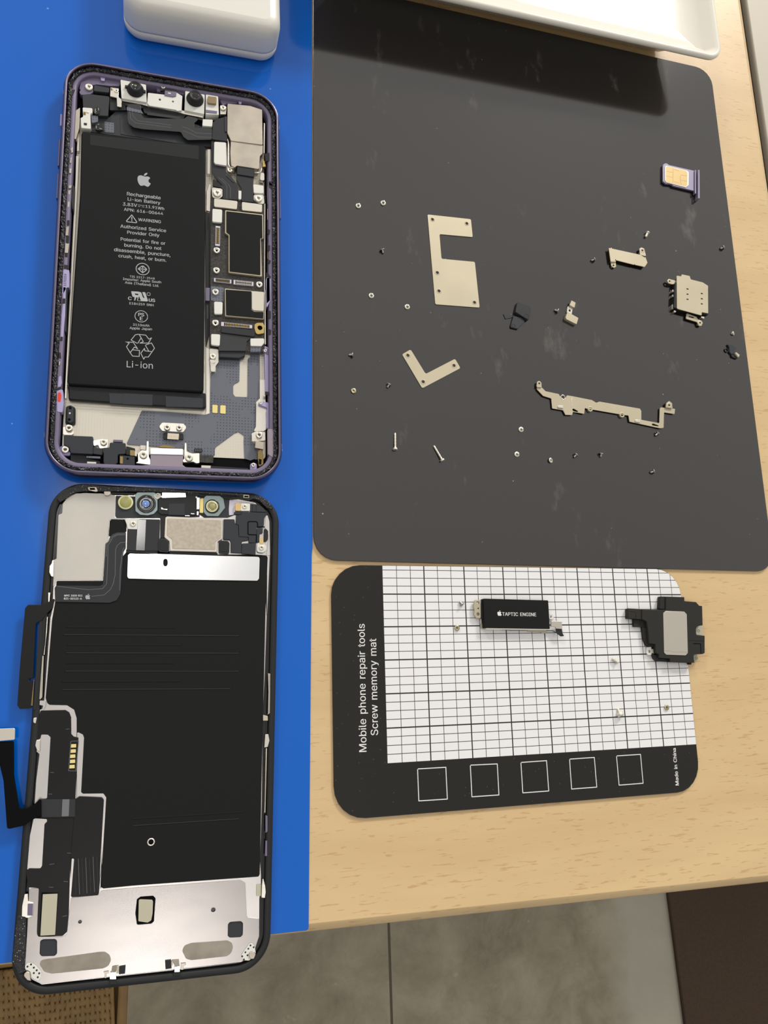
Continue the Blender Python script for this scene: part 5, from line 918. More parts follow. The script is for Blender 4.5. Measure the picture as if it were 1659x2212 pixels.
P = Part('hole_washer', F); c = -2.31,-187.92; P.ring(c[0], c[1], 1.15, 0.72, 2.1, 2.3, 'steel_bright', 24); P.cyl(c[0]+0.15, c[1], 0.8, 2.1, 2.28, 'black_deep', 20); P.done()

# strip below the speaker, speaker and modules
P = Part('bright_strip', D)
P.slab([(-11.01,-99.80),(-2.51,-99.97),(-2.40,-99.72),(0.42,-99.82),(-2.46,-99.85),(17.95,-100.30),(28.78,-100.47),(30.35,-100.59),(30.61,-101.25),(30.39,-107.84),(29.81,-108.63),(-2.29,-108.17),(-11.20,-107.87),(-11.58,-107.24),(-11.55,-100.31)], 2.0, 2.5, 'mirror_strip', 0.4, 0.05, holes=[[(-0.28,-101.49),(0.45,-101.54),(0.81,-102.25),(0.78,-103.27),(0.38,-103.92),(-0.28,-103.87),(-0.59,-103.16),(-0.61,-102.13)]])
P.done('bright polished metal strip')
P = Part('sensor_module', D)
P.slab([(-12.03,-91.98),(-8.54,-91.86),(-8.51,-88.56),(-1.92,-88.54),(-1.93,-98.95),(-9.79,-98.96),(-11.99,-98.81)], 2.1, 3.0, 'flex_dark', 0.3, 0.1)
P.slab([(-8.87,-88.74),(-6.25,-88.76),(-6.42,-98.96),(-9.19,-98.86)], 2.9, 3.15, 'black_gloss', 0.1, 0.05)
P.slab([(-12.19,-98.58),(-2.78,-98.93),(1.38,-99.20),(1.39,-99.84),(-12.16,-99.59)], 2.1, 2.8, 'black_plastic', 0.1, 0.05)
P.slab([(-2.51,-98.85),(1.41,-98.94),(16.66,-99.43),(16.66,-100.21),(-2.49,-99.88)], 2.1, 2.8, 'black_plastic', 0.1, 0.05)
P.done()
P = Part('screw_plate', D); P.slab([(-12.96,-88.65),(-9.12,-88.23),(-8.50,-88.73),(-8.44,-91.18),(-8.90,-92.01),(-11.90,-91.96),(-12.32,-90.23)], 2.5, 3.1, 'white_silk', 0.5, 0.1); P.done()
def dscrew(c, r_, z, m='screw_silver'):
    P = Part('screw', D); phillips(P, c[0], c[1], r_, z, m); P.cyl(c[0], c[1], r_*0.7, z-0.9, z-0.3, 'screw_dark', 12); P.done()
dscrew((-10.27,-90.20), 0.95, 3.35);
P = Part('sensor_bar', D)
P.slab([(-15.92,-80.85),(-2.95,-81.03),(10.63,-80.83),(10.72,-87.27),(-2.54,-87.92),(-15.40,-88.21),(-15.90,-87.58)], 2.0, 2.3, 'dark_grey', 0.3)
P.slab([(9.85,-80.07),(20.66,-80.54),(20.44,-86.20),(22.25,-85.08),(21.99,-86.43),(19.92,-87.29),(12.24,-87.47),(10.70,-86.44)], 2.0, 2.3, 'dark_grey', 0.3)
P.slab([(-17.33,-79.84),(-10.09,-79.87),(-10.07,-80.39),(-17.31,-80.49)], 2.1, 2.7, 'black_plastic', 0.1)
P.slab([(6.53,-79.33),(10.08,-79.40),(12.12,-80.09),(20.62,-80.42),(23.75,-79.99),(24.02,-80.66),(21.15,-81.02),(12.13,-80.49),(10.09,-80.15),(6.54,-80.13)], 2.1, 2.9, 'black_plastic', 0.1)
P.done()
P = Part('light_sensor', D); c = -12.79,-83.07; P.cyl(c[0], c[1], 2.35, 2.1, 2.9, 'cream_ring', 32); P.cyl(c[0], c[1], 1.85, 2.8, 3.0, 'olive', 32); P.done('round olive sensor in a cream ring')
P = Part('front_camera', D); c = -6.35,-83.51
P.slab([(-9.94,-80.54),(-9.29,-79.67),(-3.83,-79.49),(-2.89,-80.56),(-2.78,-85.43),(-3.89,-86.79),(-5.92,-87.32),(-8.18,-87.14),(-9.68,-85.97)], 2.1, 3.0, 'ring_grey', 0.6, 0.1)
P.lathe(c[0], c[1], [(3.0, 2.2), (3.0, 3.3), (2.85, 3.45), (2.5, 3.4), (1.9, 2.9), (1.7, 3.3), (1.55, 3.35), (1.4, 3.1), (0, 3.05)], 'black_gloss', 32)
P.ring(c[0]-0.1, c[1], 1.75, 1.55, 2.9, 3.38, 'steel_dim', 28); P.cyl(c[0]-0.2, c[1], 1.25, 3.0, 3.25, 'glass_blue', 28); P.done('front camera with a blue lens')
P = Part('projector_lens', D); c = 14.77,-83.78
P.slab([(11.91,-80.97),(12.72,-80.07),(17.25,-80.05),(18.46,-81.02),(19.01,-84.12),(16.83,-87.03),(13.04,-87.04),(11.96,-85.79)], 2.1, 3.0, 'ring_grey', 0.4, 0.1)
P.slab([(10.72,-81.15),(11.90,-80.99),(11.84,-86.06),(10.67,-85.96)], 2.1, 2.9, 'gold_flat', 0.2)
P.lathe(c[0], c[1], [(2.4, 2.8), (2.4, 3.2), (2.2, 3.3), (1.7, 2.9), (0, 2.9)], 'black_gloss', 32); P.ring(c[0]-0.1, c[1], 1.95, 1.5, 2.9, 3.4, 'cream_ring', 28); P.lathe(c[0], c[1], [(1.5, 3.0), (1.5, 3.45), (1.3, 3.5), (1.2, 3.3), (0, 3.3)], 'steel_dim', 28); P.cyl(c[0], c[1], 1.1, 3.2, 3.45, 'olive', 28); P.done('round projector lens with a yellow ring')
P = Part('proximity_module', D)
P.slab([(-1.73,-81.26),(6.14,-80.89),(6.36,-80.02),(9.30,-80.05),(9.51,-86.83),(-1.60,-86.86),(-2.53,-86.15),(-2.52,-81.77)], 2.1, 3.0, 'black_plastic', 0.2, 0.1)
P.slab([(0.72,-83.21),(5.93,-83.06),(5.88,-86.98),(0.68,-86.98)], 2.9, 3.1, 'dark_grey', 0.1, 0.05)
P.slab([(-1.54,-79.51),(6.10,-79.38),(6.24,-80.98),(-1.50,-81.46)], 2.2, 3.3, 'mirror_strip', 0.2, 0.1)
P.slab([(-1.66,-84.37),(-0.96,-84.96),(0.37,-84.97),(0.31,-85.41),(-1.65,-85.17)], 2.9, 3.2, 'steel_bright', 0.1, 0.05)
P.slab([(9.64,-80.85),(10.63,-80.90),(10.52,-84.90),(9.65,-84.87)], 2.4, 3.2, 'mirror_strip', 0.1, 0.05); P.slab([(9.76,-85.54),(10.37,-85.57),(10.31,-86.92),(9.73,-86.89)], 2.4, 3.2, 'mirror_strip', 0.1, 0.05)
P.slab([(7.85,-86.25),(9.02,-86.29),(8.97,-86.61),(7.81,-86.57)], 2.9, 3.2, 'mirror_strip', 0.05, 0.05); P.slab([(5.95,-86.96),(7.51,-86.97),(7.52,-87.29),(5.96,-87.27)], 2.4, 3.2, 'mirror_strip', 0.05, 0.05)
P.slab([(-4.27,-80.43),(-2.92,-79.65),(-1.88,-79.86),(-1.85,-81.08),(-2.87,-81.85),(-3.79,-81.39)], 2.2, 3.1, 'white_silk', 0.2, 0.1)
P.done('dark proximity module with bright tabs')
dscrew((-2.85,-80.43), 0.6, 3.35)
P = Part('rim_connector', D)
P.slab([(-24.49,-78.45),(-21.90,-78.36),(-21.37,-79.76),(-22.08,-79.92),(-24.22,-79.47)], 2.2, 3.0, 'steel_dim', 0.2); P.slab([(-23.96,-78.71),(-22.35,-78.66),(-22.21,-79.30),(-23.79,-79.35)], 2.9, 3.05, 'black_deep', 0.1, 0.02)
P.slab([(-19.71,-79.71),(-17.57,-79.64),(-17.42,-80.41),(-18.23,-81.08),(-19.19,-80.99)], 2.2, 3.0, 'steel_dim', 0.3)
P.slab([(23.60,-79.50),(27.67,-79.51),(28.46,-80.71),(27.14,-81.29),(23.73,-80.72)], 2.2, 3.0, 'black_plastic', 0.3); P.slab([(25.03,-79.34),(27.00,-79.42),(27.00,-80.56),(25.03,-80.51)], 2.9, 3.1, 'steel_dim', 0.1); P.slab([(25.34,-79.74),(26.74,-79.78),(26.74,-80.30),(25.34,-80.28)], 3.05, 3.14, 'black_deep', 0.1, 0.02)
P.done()

SP = Part('earpiece_speaker', D)
SP.slab([(-0.31,-87.95),(0.42,-87.54),(18.04,-87.93),(18.17,-88.27),(18.14,-94.80),(16.69,-95.74),(16.47,-99.28),(1.39,-99.00),(1.08,-95.83),(-0.47,-94.57)], 2.2, 3.4, 'beige_metal', 0.3, 0.15); SP = SP.done('pale metal earpiece speaker')
P = Part('speaker_plate', SP); P.slab([(0.38,-88.27),(17.65,-88.49),(17.62,-94.43),(15.92,-95.72),(15.87,-98.44),(2.16,-98.23),(2.00,-95.19),(0.35,-93.87)], 3.35, 3.55, 'sand_metal', 0.4, 0.06); P.done()
for q in ([(-2.24,-94.96),(0.08,-94.98),(1.04,-95.95),(1.16,-99.55),(-2.14,-99.32)], [(17.34,-95.32),(20.02,-95.42),(20.54,-96.20),(20.43,-99.75),(16.99,-99.52),(16.96,-95.98)]):
    P = Part('speaker_clip', SP); P.slab(q, 2.3, 3.45, 'flex_dark', 0.6, 0.1); P.slab([(a_*0.8+0.2*sum(p[0] for p in q)/len(q), b_*0.8+0.2*sum(p[1] for p in q)/len(q)) for a_, b_ in q], 3.4, 3.6, 'black_plastic', 0.6, 0.1); P.done()
P = Part('side_block', D); P.slab([(-1.83,-87.41),(-2.04,-87.41),(-0.31,-87.63),(-0.42,-94.39),(-1.87,-94.93),(-1.67,-94.66),(0.30,-94.89),(-1.57,-98.78)], 2.2, 3.1, 'black_plastic', 0.2); P.done()
MB = Part('microphone_block', D)
MB.slab([(18.53,-88.04),(22.07,-87.96),(22.37,-89.48),(23.41,-89.92),(23.57,-93.72),(26.68,-93.97),(26.83,-95.03),(24.61,-95.37),(24.47,-99.44),(20.94,-99.25),(20.93,-95.87),(20.63,-94.97),(18.43,-94.85)], 2.2, 3.1, 'dark_grey', 0.3, 0.08)
MB.slab([(22.63,-86.61),(24.41,-86.42),(24.41,-85.34),(32.52,-85.60),(33.05,-85.90),(32.06,-87.31),(31.90,-90.24),(29.50,-90.37),(29.34,-95.94),(26.88,-95.90),(26.81,-94.00),(23.62,-93.83),(23.46,-89.95),(22.57,-89.52)], 2.2, 3.3, 'dark_grey', 0.2, 0.08)
MB.slab([(24.66,-96.16),(29.27,-96.02),(29.11,-100.03),(24.45,-99.55)], 2.2, 3.3, 'dark_grey', 0.2, 0.08)
MB.slab([(27.27,-82.45),(29.23,-82.55),(31.49,-83.57),(33.01,-85.24),(27.42,-85.23)], 2.2, 3.0, 'dark_grey', 0.3, 0.08); MB.slab([(22.06,-85.36),(24.51,-85.38),(24.44,-86.38),(22.06,-86.28)], 2.2, 3.0, 'dark_grey', 0.2, 0.08)
MB.slab([(29.51,-91.04),(31.61,-91.00),(31.53,-92.53),(30.56,-92.70),(30.40,-95.61),(29.43,-95.62)], 2.2, 3.2, 'dark_grey', 0.2, 0.08); MB.slab([(32.08,-90.97),(32.83,-91.11),(33.43,-91.87),(33.27,-94.78),(32.67,-95.40),(31.91,-95.34)], 2.2, 3.0, 'black_plastic', 0.3, 0.08)
MB.stroke([(29.34,-95.87),(29.42,-93.20),(26.81,-93.17),(26.58,-92.94),(26.58,-88.97),(26.95,-88.70),(29.35,-88.68),(29.80,-89.13),(29.80,-90.44),(32.05,-90.47)], 0.38, 3.315, 'black_deep')
MB.stroke([(28.15,-82.62),(28.07,-85.10)], 0.1, 3.02, 'black_deep'); MB.stroke([(29.35,-82.67),(29.32,-85.14)], 0.1, 3.02, 'black_deep')
MB.done()
P = Part('contact_plate', D)
P.slab([(22.32,-82.79),(22.91,-82.38),(24.40,-82.39),(24.19,-85.12),(22.33,-85.09)], 2.8, 3.3, 'sim_gold', 0.4, 0.06); P.slab([(24.18,-82.36),(26.95,-82.42),(27.28,-82.80),(27.25,-85.04),(24.14,-85.12)], 2.8, 3.3, 'white_silk', 0.4, 0.06)
P.done('gold and silver contact plate'); dscrew((25.47,-83.57), 0.8, 3.55)
P = Part('contact_plate', D)
P.slab([(30.39,-94.02),(31.74,-94.00),(31.85,-96.29),(30.39,-96.31)], 2.8, 3.3, 'sim_gold', 0.2, 0.06); P.slab([(29.65,-95.62),(31.90,-96.19),(32.72,-96.95),(32.64,-98.47),(31.59,-99.24),(29.57,-99.03)], 2.6, 3.2, 'white_silk', 0.8, 0.08)
P.done('gold and silver contact plate'); dscrew((31.12,-97.57), 0.85, 3.5)
P = Part('side_plate', D)
P.slab([(20.48,-81.24),(23.31,-81.31),(28.42,-81.93),(29.18,-82.15),(24.51,-82.05),(22.12,-82.58),(21.99,-86.28),(20.36,-86.54),(20.28,-84.32)], 2.1, 2.4, 'white_part', 0.2, 0.04); P.slab([(33.19,-85.69),(33.94,-88.32),(34.12,-100.05),(32.91,-100.00),(33.54,-94.80),(33.40,-91.57),(32.34,-90.51),(32.50,-87.11)], 2.1, 2.4, 'satin_silver', 0.3, 0.04)
P.done()

# upper flex with printing
P = Part('upper_flex', D)
P.slab([(-12.42,-92.75),(-15.23,-92.90),(-16.75,-93.80),(-17.36,-94.70),(-17.55,-95.84),(-18.53,-96.87),(-18.67,-102.90),(-18.85,-109.74),(-19.69,-110.24),(-32.52,-110.09),(-32.94,-110.82),(-32.62,-115.18),(-16.60,-115.60),(-14.52,-114.83),(-13.46,-112.86),(-13.01,-99.33),(-12.33,-98.05)], 2.2, 2.5, 'flex_dark', 0.5, 0.06)
P.slab([(-17.53,-89.37),(-17.03,-88.77),(-12.97,-88.75),(-12.42,-89.38),(-12.27,-92.72),(-15.23,-92.85),(-16.63,-93.56),(-17.59,-94.72)], 2.2, 2.55, 'film_black', 0.4, 0.05)
for q in ([(-12.46,-93.72),(-14.97,-93.82),(-16.36,-94.68),(-17.03,-96.09),(-17.70,-97.11),(-17.62,-102.89),(-17.73,-109.62),(-18.85,-111.10),(-23.00,-111.46),(-32.17,-110.33)], [(-12.39,-96.15),(-13.93,-96.30),(-14.97,-97.33),(-15.40,-98.60),(-15.26,-106.64),(-15.75,-109.62),(-16.51,-111.36),(-18.31,-113.08),(-22.00,-113.55)], [(-12.69,-97.93),(-13.15,-98.57),(-13.78,-104.88),(-13.68,-111.62)], [(-12.40,-93.34),(-15.21,-93.52),(-16.73,-94.43),(-17.27,-95.71),(-18.07,-96.61),(-18.16,-100.89)]):
    P.stroke(q, 0.12, 2.515, 'flex_line')
P.text('MYC 1020 011', *[(-30.01,-113.53),(-24.77,-113.56)], 2.515, 'print_white', 0.02, 1.1); P.text('821-02123-A', *[(-30.10,-114.46),(-24.91,-114.54)], 2.515, 'print_white', 0.02, 1.1)
P.logo((-23.16,-113.65), 1.7, 2.515, 'logo_grey')
P.done('printed black flex')
def ribbon(P, path, wd, th_, m, dirs=None):
    """a flat ribbon through 3-D points; wd may vary"""
    n = len(path); bm = P.bm; i = P.mi(m); prev = None
    for j in range(n):
        p = Vector(path[j]); t_ = (Vector(path[min(j+1, n-1)])-Vector(path[max(j-1, 0)])); t_.normalize()
        sd = t_.cross(Vector((0, 0, 1))).normalized(); up = sd.cross(t_)*th_/2; w2 = (wd[j] if isinstance(wd, (list, tuple)) else wd)/2
        rg = [bm.verts.new(p+sd*w2+up), bm.verts.new(p-sd*w2+up), bm.verts.new(p-sd*w2-up), bm.verts.new(p+sd*w2-up)]
        if prev:
            for q in range(4):
                f = bm.faces.new((prev[q], prev[(q+1) % 4], rg[(q+1) % 4], rg[q])); f.material_index = i
        else: f = bm.faces.new(rg[::-1]); f.material_index = i
        prev = rg
    f = bm.faces.new(prev); f.material_index = i
# cable that leaves the left edge beside the printing and lies on the blue mat
P = Part('side_cable', D)
P.slab([(-33.97,-114.91),(-32.57,-113.88),(-32.98,-115.43),(-33.15,-116.98),(-34.74,-118.76),(-36.07,-120.79),(-37.68,-121.58),(-37.77,-122.29),(-37.67,-138.08),(-38.94,-138.23),(-38.96,-138.77),(-37.69,-138.94),(-37.50,-145.95),(-38.13,-147.02),(-40.89,-147.06),(-41.63,-146.01),(-41.54,-134.98),(-41.03,-117.03),(-40.21,-116.01),(-36.77,-116.12)], 2.45, 2.7, 'film_gloss', 0.5, 0.08)
P.slab([(-37.52,-138.70),(-37.33,-138.83),(-37.36,-146.32),(-37.88,-146.17)], 2.4, 2.78, 'bronze', 0.05, 0.05)
P.slab([(-36.83,-120.75),(-35.88,-120.76),(-35.65,-130.15),(-36.43,-147.47),(-37.24,-147.44),(-37.10,-138.84),(-36.85,-125.07)], 2.3, 2.45, 'black_plastic', 0.1, 0.05)
P.done('black cable tail')
P = Part('side_rail', D)
P.slab([(-34.71,-112.30),(-34.11,-112.30),(-34.17,-115.15),(-34.57,-115.27)], 2.1, 2.6, 'steel_bright', 0.05, 0.04)
P.slab([(-34.71,-119.77),(-34.43,-119.77),(-34.48,-124.62),(-34.69,-127.66),(-34.82,-131.31),(-35.10,-131.30),(-34.82,-127.40)], 2.2, 2.7, 'steel_bright', 0.05, 0.05); P.slab([(-35.44,-131.54),(-35.04,-131.55),(-34.84,-143.86),(-35.39,-144.57),(-35.68,-144.32),(-35.59,-138.15)], 2.2, 2.6, 'steel_dim', 0.05, 0.05)
P.done()
P = Part('edge_clip', D); P.slab([(-35.56,-144.81),(-33.78,-144.89),(-33.72,-146.24),(-34.19,-147.57),(-34.49,-147.55),(-34.55,-146.33),(-35.54,-146.16)], 2.1, 2.6, 'satin_silver', 0.2, 0.06); P.done()
P = Part('edge_clip', D); P.slab([(-34.06,-102.17),(-33.54,-102.29),(-33.41,-107.43),(-34.09,-107.31),(-34.72,-105.97),(-34.70,-104.01),(-34.17,-103.27)], 2.3, 2.8, 'steel_bright', 0.3, 0.1); P.done()
P = Part('edge_clip', D); P.slab([(-37.00,-149.86),(-36.04,-149.67),(-36.28,-151.60),(-37.00,-151.08)], 2.3, 2.8, 'steel_bright', 0.2, 0.1); P.done()
P = Part('edge_clip', D); P.slab([(-35.93,-156.28),(-34.79,-156.10),(-34.72,-159.83),(-35.55,-159.30),(-36.13,-157.83)], 2.3, 2.8, 'steel_bright', 0.5, 0.15); P.done()
P = Part('edge_clip', D); P.slab([(31.57,-152.16),(33.08,-152.60),(33.15,-154.07),(31.57,-154.00)], 2.1, 2.7, 'cream_label', 0.15, 0.08).slab([(32.23,-158.23),(33.25,-158.29),(33.62,-160.31),(33.05,-162.27),(31.92,-162.39)], 2.1, 2.7, 'steel_bright', 0.2, 0.1); P.done()
P = Part('edge_clip', D); P.slab([(31.34,-200.74),(32.10,-203.67),(32.29,-205.49),(32.01,-207.26),(30.91,-207.01),(31.05,-203.56)], 2.1, 2.7, 'steel_bright', 0.2, 0.1).slab([(29.41,-203.12),(30.90,-203.27),(30.84,-206.61),(29.32,-206.45)], 2.1, 2.3, 'cream_label', 0.1, 0.03); P.done()
P = Part('edge_clip', D); P.slab([(-36.87,-198.89),(-35.99,-198.87),(-35.78,-200.90),(-34.31,-201.39),(-34.24,-204.95),(-35.54,-205.36),(-37.31,-205.05),(-37.37,-202.06)], 2.2, 2.6, 'steel_bright', 0.2, 0.1).slab([(-35.88,-201.49),(-34.44,-201.65),(-34.38,-204.88),(-35.83,-204.60)], 2.55, 2.65, 'lavender_shade', 0.1, 0.02); P.done()
P = Part('edge_rail', D)
P.slab([(33.17,-139.03),(34.01,-139.25),(33.80,-151.72),(33.11,-152.24),(33.33,-145.03)], 2.2, 2.6, 'steel_dim', 0.1, 0.04); P.slab([(32.40,-162.61),(32.88,-162.64),(32.26,-182.21),(31.89,-182.18)], 2.2, 2.5, 'steel_dim', 0.05, 0.04)
P.slab([(32.25,-182.91),(32.92,-183.31),(32.90,-187.85),(32.23,-188.32)], 2.2, 2.6, 'lavender_shade', 0.1, 0.05); P.slab([(32.23,-190.57),(32.78,-190.62),(32.76,-195.11),(32.03,-195.04)], 2.2, 2.6, 'lavender_shade', 0.1, 0.05)
P.done()

# touch controller area on the left with windows in it
TF = Part('controller_film', D)
TF.slab([(-35.25,-147.77),(-28.21,-147.92),(-27.12,-148.64),(-26.51,-150.14),(-26.25,-155.06),(-25.51,-155.88),(-24.19,-156.20),(-24.18,-156.47),(-24.31,-173.20),(-24.50,-185.17),(-24.72,-196.20),(-24.95,-193.29),(-24.75,-205.78),(-25.01,-210.33),(-26.20,-211.30),(-32.68,-210.69),(-33.05,-209.94),(-33.15,-197.69),(-36.13,-197.20),(-36.81,-192.82),(-36.07,-192.13),(-33.04,-192.47),(-32.62,-191.78),(-32.50,-180.30),(-31.85,-179.66),(-31.89,-178.96),(-35.54,-178.43),(-34.22,-173.17),(-32.16,-173.21),(-32.03,-155.68),(-32.81,-154.91),(-34.67,-154.76),(-34.84,-156.01),(-36.21,-156.29)],
       2.0, 2.3, 'film_gloss', 0.4, 0.05)
TF = TF.done('black controller film')
P = Part('label_window', TF); P.slab([(-32.36,-198.87),(-27.84,-199.57),(-28.11,-210.94),(-32.34,-210.55)], 2.2, 2.42, 'black_deep', 0.2, 0.03); P.done()
P = Part('cream_label', TF); P.slab([(-31.99,-199.45),(-28.01,-199.71),(-28.17,-210.68),(-32.11,-210.44)], 2.4, 2.55, 'cream_label', 0.1, 0.02)
P.done('cream label')
for i in range(5):
    c = ([(-25.43,-158.56),(-25.46,-160.07),(-25.54,-161.56),(-25.52,-163.04),(-25.60,-164.55)])[i]
    P = Part('gold_contact', TF); P.slab([(c[0]-0.75, c[1]-0.5), (c[0]+0.75, c[1]-0.5), (c[0]+0.7, c[1]+0.5), (c[0]-0.7, c[1]+0.5)], 2.3, 2.42, 'gold_flat', 0.1, 0.03); P.done()
P = Part('contact_frame', TF); P.stroke([(-26.28,-157.16),(-24.08,-157.21),(-24.50,-165.90),(-26.54,-165.70)], 0.12, 2.315, 'flex_line', True); P.done()
for q in ([(-30.58,-191.58),(-29.35,-191.47)], [(-30.41,-197.73),(-29.27,-197.89)], [(-26.51,-196.54),(-25.36,-196.77)], [(-25.94,-188.84),(-24.79,-189.02)], [(-31.59,-165.78),(-30.66,-165.96)], [(-31.76,-171.93),(-30.83,-172.04)], [(-27.72,-153.59),(-26.78,-153.52)], [(-26.42,-206.02),(-25.19,-205.93)]):
    pass
P = Part('solder_scratches', TF)
for q in ([(-30.58,-191.58),(-29.35,-191.47)], [(-30.41,-197.73),(-29.27,-197.89)], [(-26.51,-196.54),(-25.36,-196.77)], [(-25.94,-188.84),(-24.79,-189.02)], [(-31.59,-165.78),(-30.66,-165.96)], [(-31.76,-171.93),(-30.83,-172.04)], [(-27.72,-153.59),(-26.78,-153.52)], [(-26.42,-206.02),(-25.19,-205.93)]):
    P.stroke(q, 0.1, 2.312, 'flex_line')
P.done()
# broad ribbon and its tail
WR = Part('broad_ribbon', D)
WR.slab([(-34.21,-173.16),(-24.16,-173.86),(-23.25,-173.22),(-16.86,-173.98),(-16.24,-174.74),(-16.58,-191.45),(-16.62,-197.00),(-16.26,-191.80),(-16.69,-201.25),(-24.38,-201.07),(-23.92,-190.38),(-24.95,-190.66),(-24.40,-179.08),(-33.94,-178.54)], 2.3, 2.5, 'film_gloss', 0.5, 0.06)
for i in range(7):
    a_ = Vector(([(-23.79,-190.77),(-23.04,-200.53)])[0]); b2 = Vector(([(-23.79,-190.77),(-23.04,-200.53)])[1]); o_ = Vector((i*1.02, 0.05*i))
    WR.stroke([a_+o_, b2+o_], 0.1, 2.512, 'flex_line' if i % 2 else 'dark_grey')
WR.slab([(-33.96,-173.19),(-24.25,-173.92),(-24.16,-178.88),(-33.82,-178.29)], 2.45, 2.62, 'flex_dark', 0.2, 0.06)
WR.slab([(-27.86,-173.65),(-25.89,-173.80),(-25.91,-178.58),(-27.87,-178.49)], 2.6, 2.68, 'flex_line', 0.2, 0.03)
WR = WR.done('broad glossy ribbon')
P = Part('ribbon_tail', D)
P.slab([(-33.88,-172.69),(-33.59,-174.00),(-33.52,-177.72),(-35.40,-178.50),(-38.01,-180.08),(-41.70,-180.63),(-42.38,-180.39),(-44.07,-167.18),(-47.16,-156.08),(-41.89,-156.14),(-41.28,-165.97),(-39.34,-175.18),(-37.14,-175.31),(-35.17,-174.23)], 3.1, 3.5, 'black_deep', 0.5, 0.12)
P.slab([(-35.00,-173.95),(-33.68,-173.11),(-33.31,-178.38),(-35.01,-178.36)], 2.5, 3.3, 'black_deep', 0.3, 0.2)
P.done('loose black ribbon tail')
P = Part('ribbon_plug', D); P.slab([(-47.32,-152.37),(-42.03,-152.41),(-41.67,-152.79),(-41.59,-155.53),(-41.84,-155.80),(-47.10,-155.98)], 3.4, 3.9, 'beige_metal', 0.3, 0.1); P.done('pale metal plug')

# lower end details
P = Part('driver_chip', D)
P.slab([(-6.21,-207.46),(-5.89,-203.61),(-4.89,-203.06),(-1.41,-203.18),(-0.68,-203.92),(-0.99,-210.20),(-1.74,-210.70),(-5.69,-210.57)], 1.62, 1.7, 'black_deep', 0.4, 0.02); P.slab([(-5.42,-204.01),(-5.04,-203.80),(-1.59,-204.30),(-1.32,-204.82),(-1.37,-208.02),(-1.71,-209.95),(-2.71,-210.44),(-5.39,-209.77)], 1.7, 2.2, 'cream_label', 0.3, 0.08)
P.done('cream chip in a black window')
for q in ([(-32.71,-216.91),(-27.96,-216.85),(-16.02,-216.72),(-14.41,-216.87),(-13.10,-217.92),(-12.67,-219.32),(-13.35,-220.79),(-14.71,-221.28),(-18.81,-221.19),(-28.66,-220.91),(-30.68,-220.10)], [(7.33,-219.33),(7.95,-217.94),(10.02,-217.45),(20.56,-218.02),(21.90,-218.75),(22.38,-220.06),(21.91,-221.61),(20.58,-222.44),(10.09,-222.23),(8.53,-221.67)]):
    P = Part('matte_pad', D); P.slab(q, 2.1, 2.22, 'matte_patch', 1.2, 0.03); P.done('rough matte oval patch')
def cbracket(q, dots, tip):
    P = Part('corner_bracket', D); P.slab(q, 2.1, 2.5, 'white_silk', 0.8, 0.08)
    for c in dots: P.cyl(c[0], c[1], 0.28, 2.45, 2.53, 'dark_grey', 12)
    P.slab(tip, 2.2, 2.9, 'steel_dim', 0.6, 0.15); P.done('dotted white corner bracket')
cbracket([(-35.80,-217.87),(-35.29,-217.24),(-34.31,-217.23),(-33.07,-218.00),(-31.33,-219.96),(-31.36,-221.47),(-32.09,-222.28),(-32.76,-221.93),(-33.89,-221.14),(-34.30,-219.57),(-35.65,-218.75)], [(-35.09,-218.13),(-34.18,-217.68),(-33.41,-218.61),(-32.62,-219.40),(-33.34,-220.02),(-31.92,-220.27),(-32.25,-221.24)], [(-35.85,-219.74),(-35.05,-219.15),(-34.26,-219.73),(-34.06,-221.48),(-33.82,-221.94),(-34.93,-221.58),(-35.90,-220.38)])
cbracket([(27.25,-219.71),(28.06,-219.61),(28.88,-220.66),(29.20,-222.70),(27.26,-224.45),(25.24,-224.07),(24.78,-222.65),(25.64,-221.51)], [(27.58,-220.20),(26.93,-221.05),(28.55,-220.82),(26.04,-221.94),(26.66,-222.83),(25.10,-222.94),(25.59,-223.87)], [(27.23,-221.90),(28.58,-221.87),(29.18,-222.76),(28.58,-224.06),(27.50,-223.92),(26.96,-222.86)])
for z_, sh in ((0, ([(-14.62,-222.15),(-13.18,-222.12),(-13.23,-222.62),(-13.85,-222.65),(-13.81,-223.87),(-14.27,-223.81),(-14.31,-222.64)], [(-12.30,-221.08),(-11.04,-220.97),(-11.11,-222.34),(-12.49,-222.27)], [(-12.78,-222.43),(-11.26,-222.47),(-11.10,-224.41),(-12.88,-224.18)], [(-11.03,-221.02),(-10.53,-221.04),(-10.32,-223.00),(-11.08,-223.01)], [(-10.38,-221.28),(-8.60,-221.22),(-8.69,-223.36),(-10.38,-223.32)], [(-12.88,-224.21),(-11.04,-224.45),(-10.87,-225.91),(-12.83,-225.65)])),
               (1, ([(7.04,-222.69),(8.48,-222.70),(8.42,-223.30),(7.90,-223.35),(7.79,-224.43),(7.07,-224.38)], [(4.41,-221.46),(6.46,-221.59),(6.61,-222.95),(5.20,-222.89)], [(5.21,-223.22),(6.74,-223.17),(6.77,-224.75),(5.23,-224.67)], [(4.28,-221.68),(4.80,-221.87),(4.69,-222.82),(4.23,-222.89)], [(2.49,-221.29),(4.20,-221.31),(4.40,-223.63),(2.67,-223.65)], [(4.98,-224.67),(6.90,-224.80),(7.05,-225.90),(4.87,-225.74)]))):
    P = Part('edge_clip', D)
    for q, m_ in zip(sh, ('beige_metal', 'matte_patch', 'mirror_strip', 'cream_label', 'black_plastic', 'black_plastic')): P.slab(q, 2.0, 2.6 if m_ != 'mirror_strip' else 2.9, m_, 0.08, 0.06)
    P.done()

